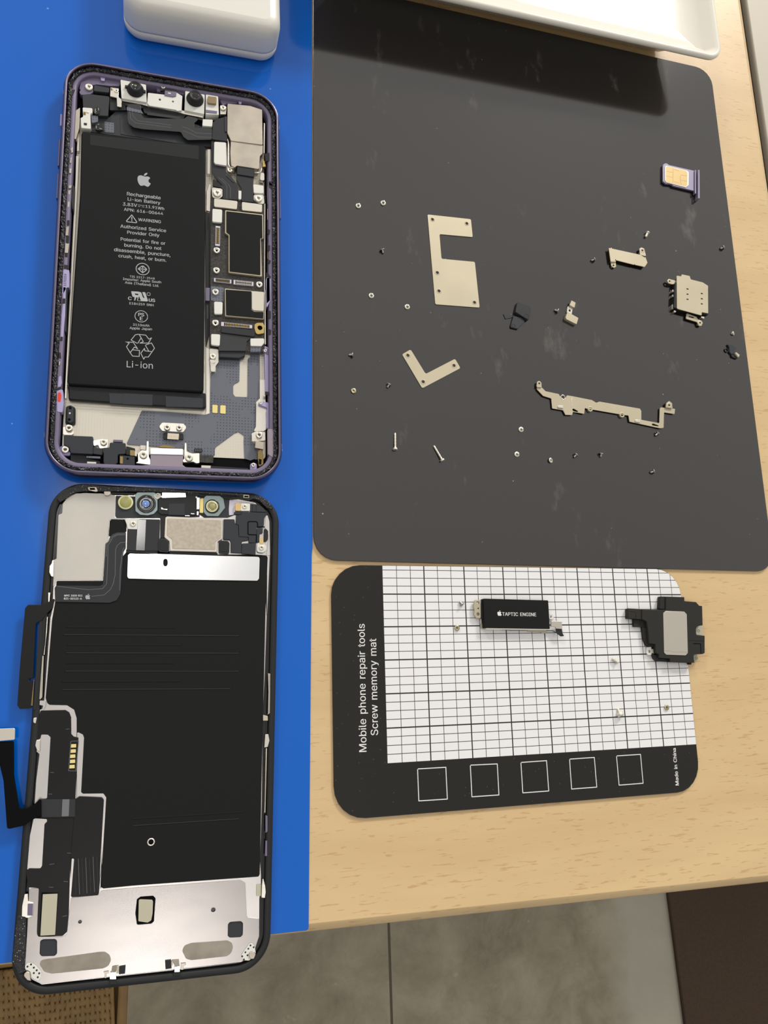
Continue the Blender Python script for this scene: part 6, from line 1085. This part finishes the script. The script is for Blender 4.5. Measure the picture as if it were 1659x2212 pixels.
# ---------------------------------------------------------------- loose metal plates and modules
def loose(name, shapes, label, cat, loc=None, group=None):
    P = Part(name)
    for s_ in shapes: P.slab(*s_)
    o = P.done(); tag(o, label, cat, group); return o
def washer_marks(P, cs, z):
    for c in cs: P.ring(c[0], c[1], 1.05, 0.66, z-0.02, z+0.06, 'plate_nickel', 20)
hs = [(99.55,35.68),(114.26,36.00),(100.46,12.77),(100.75,5.00),(115.54,1.78)]
P = Part('shield_plate'); P.slab([(97.53,37.66),(116.22,38.26),(116.55,30.30),(102.25,29.64),(102.56,19.03),(116.79,19.49),(117.66,-0.18),(98.94,-0.77)], 0.5, 0.85, 'plate_nickel', 0.6, 0.06, holes=[circle(c[0], c[1], 0.6, 16) for c in hs])
washer_marks(P, hs, 0.85); tag(P.done(), 'large C shaped nickel shield plate with five holes left of centre', 'metal plate')
hs = [(86.82,-22.94),(105.37,-25.49),(92.48,-33.06)]
P = Part('angle_plate'); P.slab([(84.49,-22.68),(88.04,-20.35),(93.66,-29.79),(105.99,-22.61),(108.06,-26.30),(91.98,-35.73)], 0.5, 0.85, 'plate_nickel', 0.7, 0.06, holes=[circle(c[0], c[1], 0.6, 16) for c in hs])
washer_marks(P, hs, 0.85); tag(P.done(), 'V shaped nickel plate with three holes below the C shaped plate', 'metal plate')

P = Part('connector_bracket')      # raised on its two feet
P.slab([(178.46,33.09),(193.90,31.87),(196.11,30.63),(196.63,27.95),(195.34,26.35),(190.56,26.75),(190.48,27.18),(190.15,26.70),(181.36,27.77),(181.22,28.53),(180.95,27.15),(178.76,26.88)], 1.6, 1.95, 'plate_nickel', 0.15, 0.06)
P.slab([(193.77,34.90),(194.87,35.58),(196.22,35.23),(196.83,31.62),(193.76,31.88)], 1.5, 1.8, 'plate_nickel', 0.5, 0.06, holes=[circle(*(195.20,34.09), 0.48, 14)])
P.slab([(179.18,27.26),(181.56,27.56),(181.56,24.98),(180.36,24.31),(179.23,25.20)], 1.1, 1.4, 'plate_nickel', 0.4, 0.06, holes=[circle(*(180.34,25.47), 0.4, 14)])
P.slab([(179.00,27.33),(181.32,27.62),(181.31,26.98),(178.96,26.68)], 1.1, 1.9, 'plate_nickel', 0.05, 0.04)
P.slab([(196.44,31.11),(197.16,28.45),(196.52,28.24),(195.87,31.04)], 0.5, 1.8, 'plate_nickel', 0.1, 0.05); P.slab([(179.53,33.38),(180.08,33.45),(180.27,32.69),(179.72,32.62)], 0.5, 1.8, 'plate_nickel', 0.1, 0.05)
P.ring(*(195.20,34.09), 1.15, 0.48, 1.5, 1.82, 'plate_nickel', 22); P.ring(*(180.34,25.47), 0.95, 0.4, 1.1, 1.42, 'plate_nickel', 22)
tag(P.done(), 'short bent nickel bracket with a screw eye at each end, right of centre', 'bracket')

T_ = thing('sim_tray', 'purple SIM tray holding a small SIM card on the right of the charcoal mat', 'tray', (218.93,74.63, 0.5))
P = Part('tray_frame', T_)
P.slab([(210.92,78.28),(212.01,79.20),(213.13,79.35),(214.15,78.72),(227.70,78.01),(226.43,67.56),(215.06,68.39),(214.48,69.02),(212.95,68.99),(211.40,68.85),(209.90,69.85)], 0.8, 1.7, 'tray_lavender', 0.5, 0.1)
P.slab([(227.38,78.02),(227.91,78.10),(226.39,65.95),(225.77,65.85)], 0.9, 2.3, 'tray_lavender', 0.1, 0.06)
P.slab([(228.53,77.79),(229.54,77.75),(228.13,67.16),(227.12,67.10)], 0.7, 1.5, 'black_plastic', 0.1, 0.06)
P.slab([(228.56,77.97),(229.52,77.92),(227.59,63.20),(226.57,63.05)], 0.5, 2.9, 'tray_lavender', 0.1, 0.2)
P.done()
c = Part('sim_card')
c.slab([(211.71,77.29),(212.56,77.96),(223.50,77.25),(224.18,76.52),(223.26,69.94),(221.59,68.53),(211.51,69.43),(210.88,70.47)], 1.65, 1.92, 'sim_white', 0.5, 0.04)
c.slab([(212.23,77.03),(212.93,77.72),(222.65,76.97),(223.33,76.24),(222.38,69.77),(221.51,69.00),(211.82,69.55),(211.38,70.41)], 1.9, 1.96, 'sim_gold', 0.5, 0.02)
for q in ([(215.75,77.23),(215.72,75.22),(215.17,72.62),(215.09,70.51),(214.59,69.70)], [(212.08,75.04),(215.35,74.95)], [(211.78,72.59),(215.15,72.41)], [(216.33,76.59),(218.93,76.28)], [(215.66,70.40),(218.15,70.13)], [(222.90,74.40),(219.69,74.40),(219.20,73.48),(219.05,71.15),(219.13,69.18)], [(219.25,71.81),(222.54,71.61)]):
    c.stroke(q, 0.1, 1.972, 'sim_line')
tag(c.done(), 'white SIM card with gold contacts set in the purple tray', 'SIM card')

R_ = thing('sim_reader', 'square nickel SIM card reader with a screw eye on each side at far right', 'card reader', (218.82,15.71, 0.5))
P = Part('reader_body', R_); P.slab([(209.42,20.52),(212.03,21.40),(226.70,19.89),(224.62,6.91),(214.95,7.63),(207.31,8.54)], 0.5, 2.6, 'black_plastic', 0.3, 0.1); P.done('black plastic reader body')
P = Part('reader_cover', R_)
slots = []
for c in [(215.15,17.86),(214.84,15.41),(214.52,13.00),(222.30,16.53),(221.97,14.05),(221.64,11.63)]: slots.append(rrect(c[0], c[1], 1.05, 0.5, 0.15, 3))
P.slab([(210.37,23.58),(212.77,23.58),(213.04,24.53),(217.08,24.24),(217.44,22.68),(223.57,21.95),(226.10,20.65),(224.36,7.47),(221.11,7.71),(220.81,6.17),(209.22,7.88),(208.56,8.24)], 2.5, 2.9, 'plate_nickel', 0.25, 0.06, holes=slots)
P.done()
P = Part('reader_eye', R_); P.slab([(205.74,21.09),(206.56,21.99),(208.24,21.82),(210.39,21.64),(210.21,20.18),(208.13,19.65),(206.30,19.87)], 1.8, 2.2, 'plate_nickel', 0.4, 0.06, holes=[circle(*(206.98,20.89), 0.42, 14)]); P.ring(*(206.98,20.89), 1.0, 0.45, 1.8, 2.22, 'plate_nickel', 22); P.done()
P = Part('reader_eye', R_); P.slab([(214.21,7.13),(219.05,5.92),(219.53,4.83),(221.36,4.44),(222.00,3.36),(221.01,1.84),(219.76,1.86),(219.04,3.50),(213.56,4.51)], 1.2, 1.7, 'plate_nickel', 0.4, 0.06, holes=[circle(*(220.57,3.22), 0.42, 14), [(215.14,5.95),(217.76,5.64),(217.52,5.05),(214.98,5.45)]]); P.ring(*(220.57,3.22), 1.05, 0.45, 1.2, 1.72, 'plate_nickel', 22); P.done()
P = Part('side_contact', R_)
for q in ([(208.18,17.24),(208.88,17.18),(208.66,16.15),(207.99,16.22)], [(207.89,14.92),(208.59,14.85),(208.38,13.89),(207.70,13.90)], [(207.16,10.27),(207.77,10.20),(207.36,8.17),(206.85,8.25)], [(207.74,7.59),(208.80,7.42),(208.41,6.75),(207.55,6.78)], [(221.21,6.20),(222.94,6.23),(222.64,5.20),(221.28,5.58)]): P.slab(q, 0.6, 2.0, 'steel_bright', 0.05, 0.04)
P.done()

P = Part('flex_bracket')
P.slab([(139.85,-31.85),(142.01,-31.81),(143.56,-33.28),(149.35,-34.05),(149.89,-35.08),(151.50,-35.96),(152.41,-35.30),(152.91,-34.35),(155.23,-34.51),(164.13,-35.57),(165.98,-36.57),(167.56,-35.98),(186.13,-37.75),(186.70,-38.65),(186.26,-42.54),(194.72,-43.45),(195.72,-37.04),(196.47,-36.50),(199.19,-36.73),(201.73,-36.65),(203.19,-36.76),(202.58,-39.07),(197.58,-38.65),(196.53,-45.38),(194.90,-45.68),(180.57,-43.69),(180.41,-41.07),(177.99,-40.94),(175.81,-40.76),(164.60,-39.67),(162.03,-39.55),(160.57,-39.13),(160.03,-41.67),(155.06,-41.07),(154.51,-42.49),(151.55,-42.60),(150.66,-40.76),(145.89,-40.29),(145.82,-36.16),(142.35,-35.33),(139.85,-32.83)],
       1.0, 1.35, 'plate_nickel', 0.3, 0.06, holes=[[(154.74,-39.91),(155.60,-39.77),(157.43,-40.72),(157.18,-41.06),(155.09,-40.79)], [(191.04,-43.95),(191.96,-43.82),(194.36,-44.57),(194.09,-44.91),(191.19,-44.59)]])
P.slab([(139.58,-32.05),(139.80,-30.26),(140.79,-29.31),(141.81,-30.11),(141.73,-32.01)], 1.3, 1.8, 'plate_nickel', 0.3, 0.06, holes=[circle(*(140.78,-30.46), 0.42, 14)])
P.slab([(198.22,-36.70),(198.68,-34.82),(200.20,-33.68),(201.47,-34.63),(201.41,-36.91)], 1.3, 2.0, 'plate_nickel', 0.3, 0.06, holes=[circle(*(199.96,-35.64), 0.45, 14)])
for c in ((162.93,-39.41), (177.35,-40.98)): P.ring(c[0], c[1], 1.15, 0.6, 0.5, 1.5, 'plate_nickel', 20)
P.ring(*(140.78,-30.46), 1.0, 0.45, 1.3, 1.82, 'plate_nickel', 22); P.ring(*(199.96,-35.64), 1.25, 0.48, 1.3, 2.02, 'plate_nickel', 22)
for q in ([(148.37,-38.98),(150.98,-38.88),(150.66,-40.09),(148.28,-39.97)], [(183.14,-42.68),(185.73,-42.68),(185.37,-43.92),(183.15,-43.77)]): P.slab(q, 1.2, 1.75, 'steel_bright', 0.4, 0.12)
P.slab([(154.96,-34.59),(155.26,-34.57),(154.76,-39.10),(154.51,-39.11)], 1.3, 1.42, 'steel_bright', 0, 0.03)
P.ring(*(151.10,-35.32), 1.1, 0.8, 1.3, 1.45, 'steel_bright', 18)
tag(P.done(), 'long stepped nickel bracket with tabs and screw eyes near the lower right', 'bracket')

P = Part('foam_gasket')
P.slab([(133.81,3.50),(139.68,2.13),(138.28,-3.59),(137.46,-3.67),(132.53,-1.01)], 0.5, 2.0, 'flex_dark', 0.3, 0.15)
P.slab([(131.92,-2.37),(133.53,-2.47),(135.39,-2.81),(136.91,-4.24),(135.73,-5.41),(133.40,-7.88),(130.48,-7.51),(130.40,-6.73)], 0.5, 1.3, 'dark_grey', 0.4, 0.15)
P.slab([(127.73,-1.69),(131.05,-2.14),(132.43,-1.60),(132.36,-2.67),(128.52,-3.85)], 0.5, 0.8, 'dark_grey', 0.2, 0.05)
P.ring(*(131.61,-6.61), 0.75, 0.6, 1.25, 1.36, 'black_plastic', 16); P.ring(*(137.19,-2.34), 0.95, 0.85, 1.95, 2.05, 'black_plastic', 18)
tag(P.done(), 'small torn charcoal foam gasket with a ragged tail at the centre of the mat', 'gasket')

P = Part('hook_bracket')
P.slab([(155.83,1.09),(157.77,0.76),(160.88,-0.68),(159.76,-3.62),(155.16,-1.80),(154.95,-1.01)], 0.5, 2.0, 'plate_nickel', 0.3, 0.1)
P.slab([(156.81,4.46),(159.11,4.02),(158.27,0.96),(156.07,1.54)], 0.6, 1.4, 'steel_bright', 0.1, 0.08, holes=[circle(*(157.48,2.55), 0.5, 14)])
P.slab([(158.25,6.72),(160.04,5.91),(159.32,3.53),(157.15,4.51)], 1.4, 2.2, 'plate_nickel', 0.2, 0.08)
tag(P.done(), 'tiny bent nickel hook bracket right of the torn gasket', 'bracket')

P = Part('spring_clip')
P.ring(*(233.28,-7.92), 1.0, 0.72, 0.6, 1.0, 'flex_dark', 18)
P.slab([(233.87,-5.08),(234.89,-5.22),(236.22,-5.10),(237.02,-5.65),(238.65,-6.51),(237.25,-7.65),(237.16,-8.90),(236.46,-9.51),(235.21,-9.69),(234.39,-8.68),(234.60,-6.64)], 0.5, 1.3, 'dark_grey', 0.2, 0.1)
P.slab([(235.18,-9.85),(236.44,-9.58),(238.85,-11.08),(237.89,-11.63),(235.54,-10.98)], 0.5, 1.2, 'black_gloss', 0.2, 0.1)
P.slab([(236.85,-9.33),(237.41,-8.82),(239.12,-9.99),(238.23,-11.23)], 0.8, 1.9, 'cream_label', 0.15, 0.1)
tag(P.done(), 'tiny black spring clip with a cream end near the right mat edge', 'clip')

# vibration motor
V_ = thing('vibration_motor', 'slim black vibration motor block with white lettering lying on the grid', 'motor', (124.51,-120.57, 0.47))
P = Part('motor_body', V_); P.slab([(111.01,-115.13),(136.97,-115.97),(136.80,-126.48),(110.79,-125.67)], 0.5, 3.0, 'film_black', 0.3, 0.12)
P.slab([(111.15,-115.28),(111.76,-115.28),(111.53,-126.10),(137.45,-126.84),(137.39,-125.70),(110.97,-125.25)], 0.5, 2.7, 'steel_bright', 0.2, 0.1); P.done()
P = Part('motor_lettering', V_); P.text('TAPTIC ENGINE', *[(118.03,-121.39),(131.55,-121.76)], 3.015, 'print_white', 0.012); P.logo((116.95,-120.53), 1.95, 3.015, 'print_white'); P.done()
P = Part('mounting_eye', V_); P.slab([(108.05,-115.58),(110.50,-115.51),(110.08,-122.19),(108.26,-122.03),(107.43,-120.76),(107.82,-119.37),(107.54,-117.96),(107.84,-116.56)], 1.2, 1.9, 'plate_nickel', 0.5, 0.08, holes=[circle(*(109.21,-116.57), 0.6, 14), circle(*(109.27,-118.60), 0.3, 10), circle(*(109.02,-120.64), 0.62, 14)])
P.slab([(110.67,-115.56),(111.28,-115.56),(110.92,-122.18),(110.25,-122.17)], 0.6, 2.0, 'black_plastic', 0.05, 0.05); P.slab([(110.09,-124.08),(111.62,-123.97),(111.51,-125.79),(110.14,-125.62)], 0.5, 1.0, 'plate_nickel', 0.2, 0.05); P.done()
P = Part('mounting_eye', V_); P.slab([(137.83,-121.07),(139.48,-120.66),(140.03,-121.82),(139.28,-122.97),(137.84,-122.80)], 0.6, 1.0, 'white_silk', 0.6, 0.06, holes=[circle(*(138.67,-121.81), 0.42, 14)]); P.done()
P = Part('terminal_strip', V_); P.slab([(128.61,-126.52),(136.22,-126.80),(135.97,-127.93),(134.37,-127.90),(134.26,-127.39),(128.56,-127.17)], 0.5, 1.2, 'cream_label', 0.1, 0.05); P.tube([(*(114.60,-125.96), 1.0), (*(121.98,-126.57), 1.3), (*(127.92,-126.73), 1.2)], 0.1, 'black_plastic', 6); P.done()
P = Part('flex_tail', V_)
ribbon(P, [(*(136.05,-126.94), 1.1), (*(138.29,-127.06), 1.8), (*(139.52,-127.72), 2.2), (*(140.62,-128.64), 2.4), (*(142.06,-128.81), 2.4)], 0.25, 0.12, 'black_plastic')
P.slab([(139.56,-125.94),(142.11,-126.27),(142.27,-128.13),(142.83,-129.14),(141.53,-129.26),(140.15,-128.37),(139.59,-127.51)], 2.0, 2.3, 'flex_dark', 0.2, 0.1)
P.slab([(137.67,-123.55),(142.01,-123.70),(141.92,-126.57),(139.36,-126.38),(139.25,-125.75),(137.43,-125.63)], 2.2, 2.8, 'beige_metal', 0.2, 0.08); P.done()

# loudspeaker module
L_ = thing('loudspeaker_module', 'black stepped loudspeaker module with a beige plate at the right edge of the grid', 'speaker', (188.70,-127.80, 0.47))
P = Part('speaker_housing', L_)
P.slab([(187.83,-114.86),(196.25,-115.14),(196.05,-116.70),(201.36,-117.11),(202.69,-118.54),(204.02,-118.67),(203.23,-126.24),(200.79,-126.49),(199.66,-127.87),(199.66,-129.88),(203.63,-130.24),(202.74,-136.86),(201.85,-137.25),(197.43,-137.22),(197.54,-140.45),(195.30,-140.38),(186.56,-139.85),(186.71,-138.63),(181.92,-138.23),(182.08,-136.87),(180.70,-136.29),(180.93,-133.02),(178.24,-132.69),(178.27,-126.94),(178.07,-124.46),(176.87,-123.75),(176.09,-123.61),(176.52,-119.80),(187.20,-120.00)], 0.6, 3.2, 'graphite', 0.2, 0.15)
P.slab([(185.81,-114.74),(188.27,-114.81),(187.65,-119.87),(184.89,-119.64)], 0.6, 2.6, 'graphite', 0.3, 0.15); P.slab([(170.78,-119.24),(176.82,-119.58),(176.36,-123.58),(170.36,-123.09)], 0.6, 2.8, 'graphite', 0.2, 0.15)
P.slab([(173.38,-123.33),(179.11,-123.83),(178.95,-126.59),(178.17,-126.44),(173.22,-126.22)], 0.6, 1.7, 'graphite', 0.2, 0.12); P.slab([(176.76,-126.29),(179.27,-126.89),(179.08,-132.66),(181.62,-132.99),(181.49,-134.08),(177.86,-133.45),(176.90,-130.69)], 0.6, 2.0, 'graphite', 0.2, 0.12)
P.slab([(180.21,-136.93),(182.77,-137.00),(182.61,-138.36),(187.42,-138.76),(187.28,-139.85),(181.84,-139.42),(180.67,-138.44)], 0.6, 2.0, 'black_plastic', 0.2, 0.12); P.slab([(196.07,-140.24),(197.22,-140.33),(196.94,-141.15),(195.97,-141.01)], 0.6, 2.0, 'black_plastic', 0.1, 0.08)
P.stroke([(171.48,-120.52),(173.38,-120.68),(173.81,-121.10),(173.69,-123.02)], 0.12, 2.82, 'black_deep'); P.stroke([(197.96,-133.19),(201.27,-133.35),(200.89,-136.95)], 0.35, 3.215, 'black_deep'); P.stroke([(195.90,-131.98),(203.19,-132.27)], 0.1, 3.215, 'black_deep')
P.ring(*(176.49,-125.04), 0.55, 0.3, 1.6, 1.95, 'black_gloss', 18)
P.done()
P = Part('speaker_plate', L_); P.slab([(185.69,-121.26),(186.93,-120.49),(195.29,-120.81),(196.33,-121.81),(194.90,-136.67),(193.79,-137.60),(185.06,-137.09),(184.26,-136.25)], 3.1, 3.4, 'beige_metal', 0.6, 0.08); P.stroke([(184.49,-135.58),(187.71,-135.79)], 0.08, 3.415, 'seam'); P.stroke([(188.00,-136.07),(194.93,-136.39)], 0.08, 3.415, 'seam'); P.done('beige speaker plate')
P = Part('mounting_eye', L_); P.slab([(178.24,-133.99),(180.18,-133.90),(179.99,-136.91),(178.37,-137.00),(177.82,-136.17)], 1.0, 1.5, 'white_silk', 0.4, 0.08, holes=[circle(*(179.17,-135.66), 0.6, 16)]); P.slab([(180.10,-134.73),(182.34,-134.87),(182.08,-136.56),(179.91,-136.36)], 1.0, 1.7, 'cream_label', 0.1, 0.1); P.done()
P = Part('mounting_eye', L_); P.slab([(201.75,-126.36),(204.97,-126.27),(204.63,-130.09),(201.46,-129.80)], 0.5, 0.9, 'cream_label', 0.5, 0.05); P.ring(*(202.87,-128.22), 0.55, 0.4, 0.85, 1.0, 'seam', 16); P.done()
P = Part('mounting_eye', L_); P.slab([(199.28,-137.40),(200.76,-137.57),(201.43,-138.85),(200.47,-139.79),(199.17,-139.48)], 0.5, 0.9, 'cream_label', 0.5, 0.05); P.ring(*(200.12,-138.81), 0.5, 0.35, 0.85, 1.0, 'seam', 16); P.done()

# ---------------------------------------------------------------- screws, every one a thing of its own
def screw_parts(root, m, head_r, head_h, sh_r, sh_l, z=0):
    """built standing on the origin: head down at z, shank pointing up"""
    P = Part('screw_head', root, True)
    P.lathe(0, 0, [(0, 0.1), (head_r*0.3, 0.12), (head_r*0.4, 0), (head_r*0.92, 0), (head_r, 0.1), (head_r, head_h-0.08), (head_r*0.9, head_h), (0, head_h)], m, 20)
    for a in (0.3, 0.3+math.pi/2):
        d = (math.cos(a)*head_r*0.45, math.sin(a)*head_r*0.45); P.slab(line2((-d[0], -d[1]), d, head_r*0.2), -0.01, 0.02, 'screw_dark', 0, 0)
    P.done()
    P = Part('screw_shank', root, True)
    P.lathe(0, 0, [(sh_r, head_h-0.02)]+[(sh_r*(1.0 if i % 2 else 0.8), head_h+sh_l*0.9*i/9) for i in range(10)]+[(sh_r*0.5, head_h+sh_l), (0, head_h+sh_l)], m, 14)
    P.done()
protos = {}
def screw(kind, c, label, stand='up', az=0.0, tilt=0.0, base=0.5):
    """stand: 'up' head on top, 'down' resting on its head, 'lie' on its side with the head towards az (degrees)"""
    m, hr, hh, sr, sl = dict(short=('screw_silver', 1.05, 0.4, 0.5, 1.1), warm=('screw_warm', 1.0, 0.4, 0.5, 1.1), small=('screw_dark2', 0.9, 0.4, 0.45, 1.25), medium=('screw_silver', 0.85, 0.45, 0.6, 2.2), long=('screw_silver', 0.85, 0.7, 0.42, 6.0), standoff=('screw_silver', 1.2, 1.4, 0.55, 1.6))[kind]
    if kind not in protos:
        r_ = bpy.data.objects.new('tiny_screw', None); COL.objects.link(r_); protos[kind] = r_; screw_parts(r_, m, hr, hh, sr, sl); root = r_
    else:
        src = protos[kind]; root = src.copy(); COL.objects.link(root)
        for ch in src.children:
            k_ = ch.copy(); COL.objects.link(k_); k_.parent = root
    H_ = hh+sl
    if stand == 'up': M = Matrix.Translation(Vector((c[0], c[1], base+hh+0.15))*MM) @ Matrix.Rotation(math.radians(tilt), 4, 'Y') @ Matrix.Rotation(math.pi, 4, 'X')
    elif stand == 'down': M = Matrix.Translation(Vector((c[0], c[1], base+0.01))*MM)
    else:
        a = math.radians(az); slope = math.atan2(hr-sr, sl)
        dirv = Vector((-math.cos(a)*math.cos(slope), -math.sin(a)*math.cos(slope), -math.sin(slope)))   # from head to tip
        M = Matrix.Translation(Vector((c[0]+math.cos(a)*H_/2, c[1]+math.sin(a)*H_/2, base+hr*math.cos(slope)+0.02))*MM) @ dirv.to_track_quat('Z', 'Y').to_matrix().to_4x4()
    root.rotation_mode = 'XYZ'; root.location = M.to_translation(); root.rotation_euler = M.to_euler(); root.empty_display_size = 0.002
    tag(root, label, 'screw', 'tiny loose screws'); return root
screw('short', (69.14,37.24), 'round silver screw, left one of the pair near the upper left', 'down')
screw('short', (79.28,39.99), 'round silver screw, right one of the pair near the upper left', 'down')
screw('small', (78.25,19.01), 'tiny dark screw on its side below the upper left pair', 'lie', 110)
screw('short', (73.22,0.08), 'round silver screw left of the foot of the C shaped plate', 'down')
screw('short', (87.43,-3.00), 'round silver screw just left of the lower corner of the C shaped plate', 'down')
screw('small', (64.50,-24.71), 'tiny silver screw on its side left of the V shaped plate', 'lie', 0)
screw('warm', (65.24,-38.59), 'larger flat headed screw at far left below the V shaped plate', 'up')
screw('small', (78.58,-35.75), 'tiny silver screw tipped over beside the V shaped plate point', 'lie', 60)
screw('long', (80.41,-57.15), 'long slender screw lying upright in the picture, head toward the viewer', 'lie', -93)
screw('long', (97.05,-60.87), 'long slender screw lying slanted to the lower right', 'lie', -62)
screw('short', (131.99,-49.55), 'round silver screw, upper of the two below the gasket area', 'down')
screw('short', (129.45,-59.65), 'round silver screw, lower of the two left of the bottom row', 'down')
screw('short', (143.81,-61.46), 'tilted silver screw at the left end of the bottom row', 'up', 0, 25)
screw('small', (154.56,-59.22), 'tiny screw on its side in the middle of the bottom row', 'lie', 45)
screw('small', (166.09,-58.39), 'tiny screw on its side at the right end of the bottom row', 'lie', 80)
screw('small', (193.07,-48.29), 'tiny bluish screw just under the long stepped bracket', 'lie', 40)
screw('small', (188.98,-64.35), 'tiny screw lowest on the charcoal mat, below the stepped bracket', 'lie', 15)
screw('small', (170.76,26.99), 'tiny silver screw left of the short bent bracket', 'lie', 20)
screw('medium', (198.72,42.44), 'stubby bright screw above the short bent bracket', 'lie', 62)
screw('small', (151.46,2.06), 'tiny silver screw between the torn gasket and the hook bracket', 'lie', -20)
screw('small', (237.74,41.25), 'tiny silver screw near the right mat edge above the card reader', 'lie', 20)
screw('medium', (238.10,0.42), 'short bright screw above the black spring clip', 'up', 0, 30)
screw('small', (103.00,-116.57), 'small grey screw tipped over on the grid left of the motor', 'lie', -60, 0, 0.47)
screw('warm', (101.11,-125.37), 'round brownish screw on the grid below the tipped grey one', 'up', 0, 0, 0.47)
screw('medium', (164.03,-138.56), 'small slotted screw on the grid left of the loudspeaker foot', 'lie', -35, 0, 0.47)
screw('standoff', (163.86,-157.43), 'stepped standoff screw standing in the middle right of the grid', 'lie', -80, 0, 0.47)
screw('warm', (184.81,-156.74), 'round standoff screw near the right edge of the grid', 'up', 0, 0, 0.47)
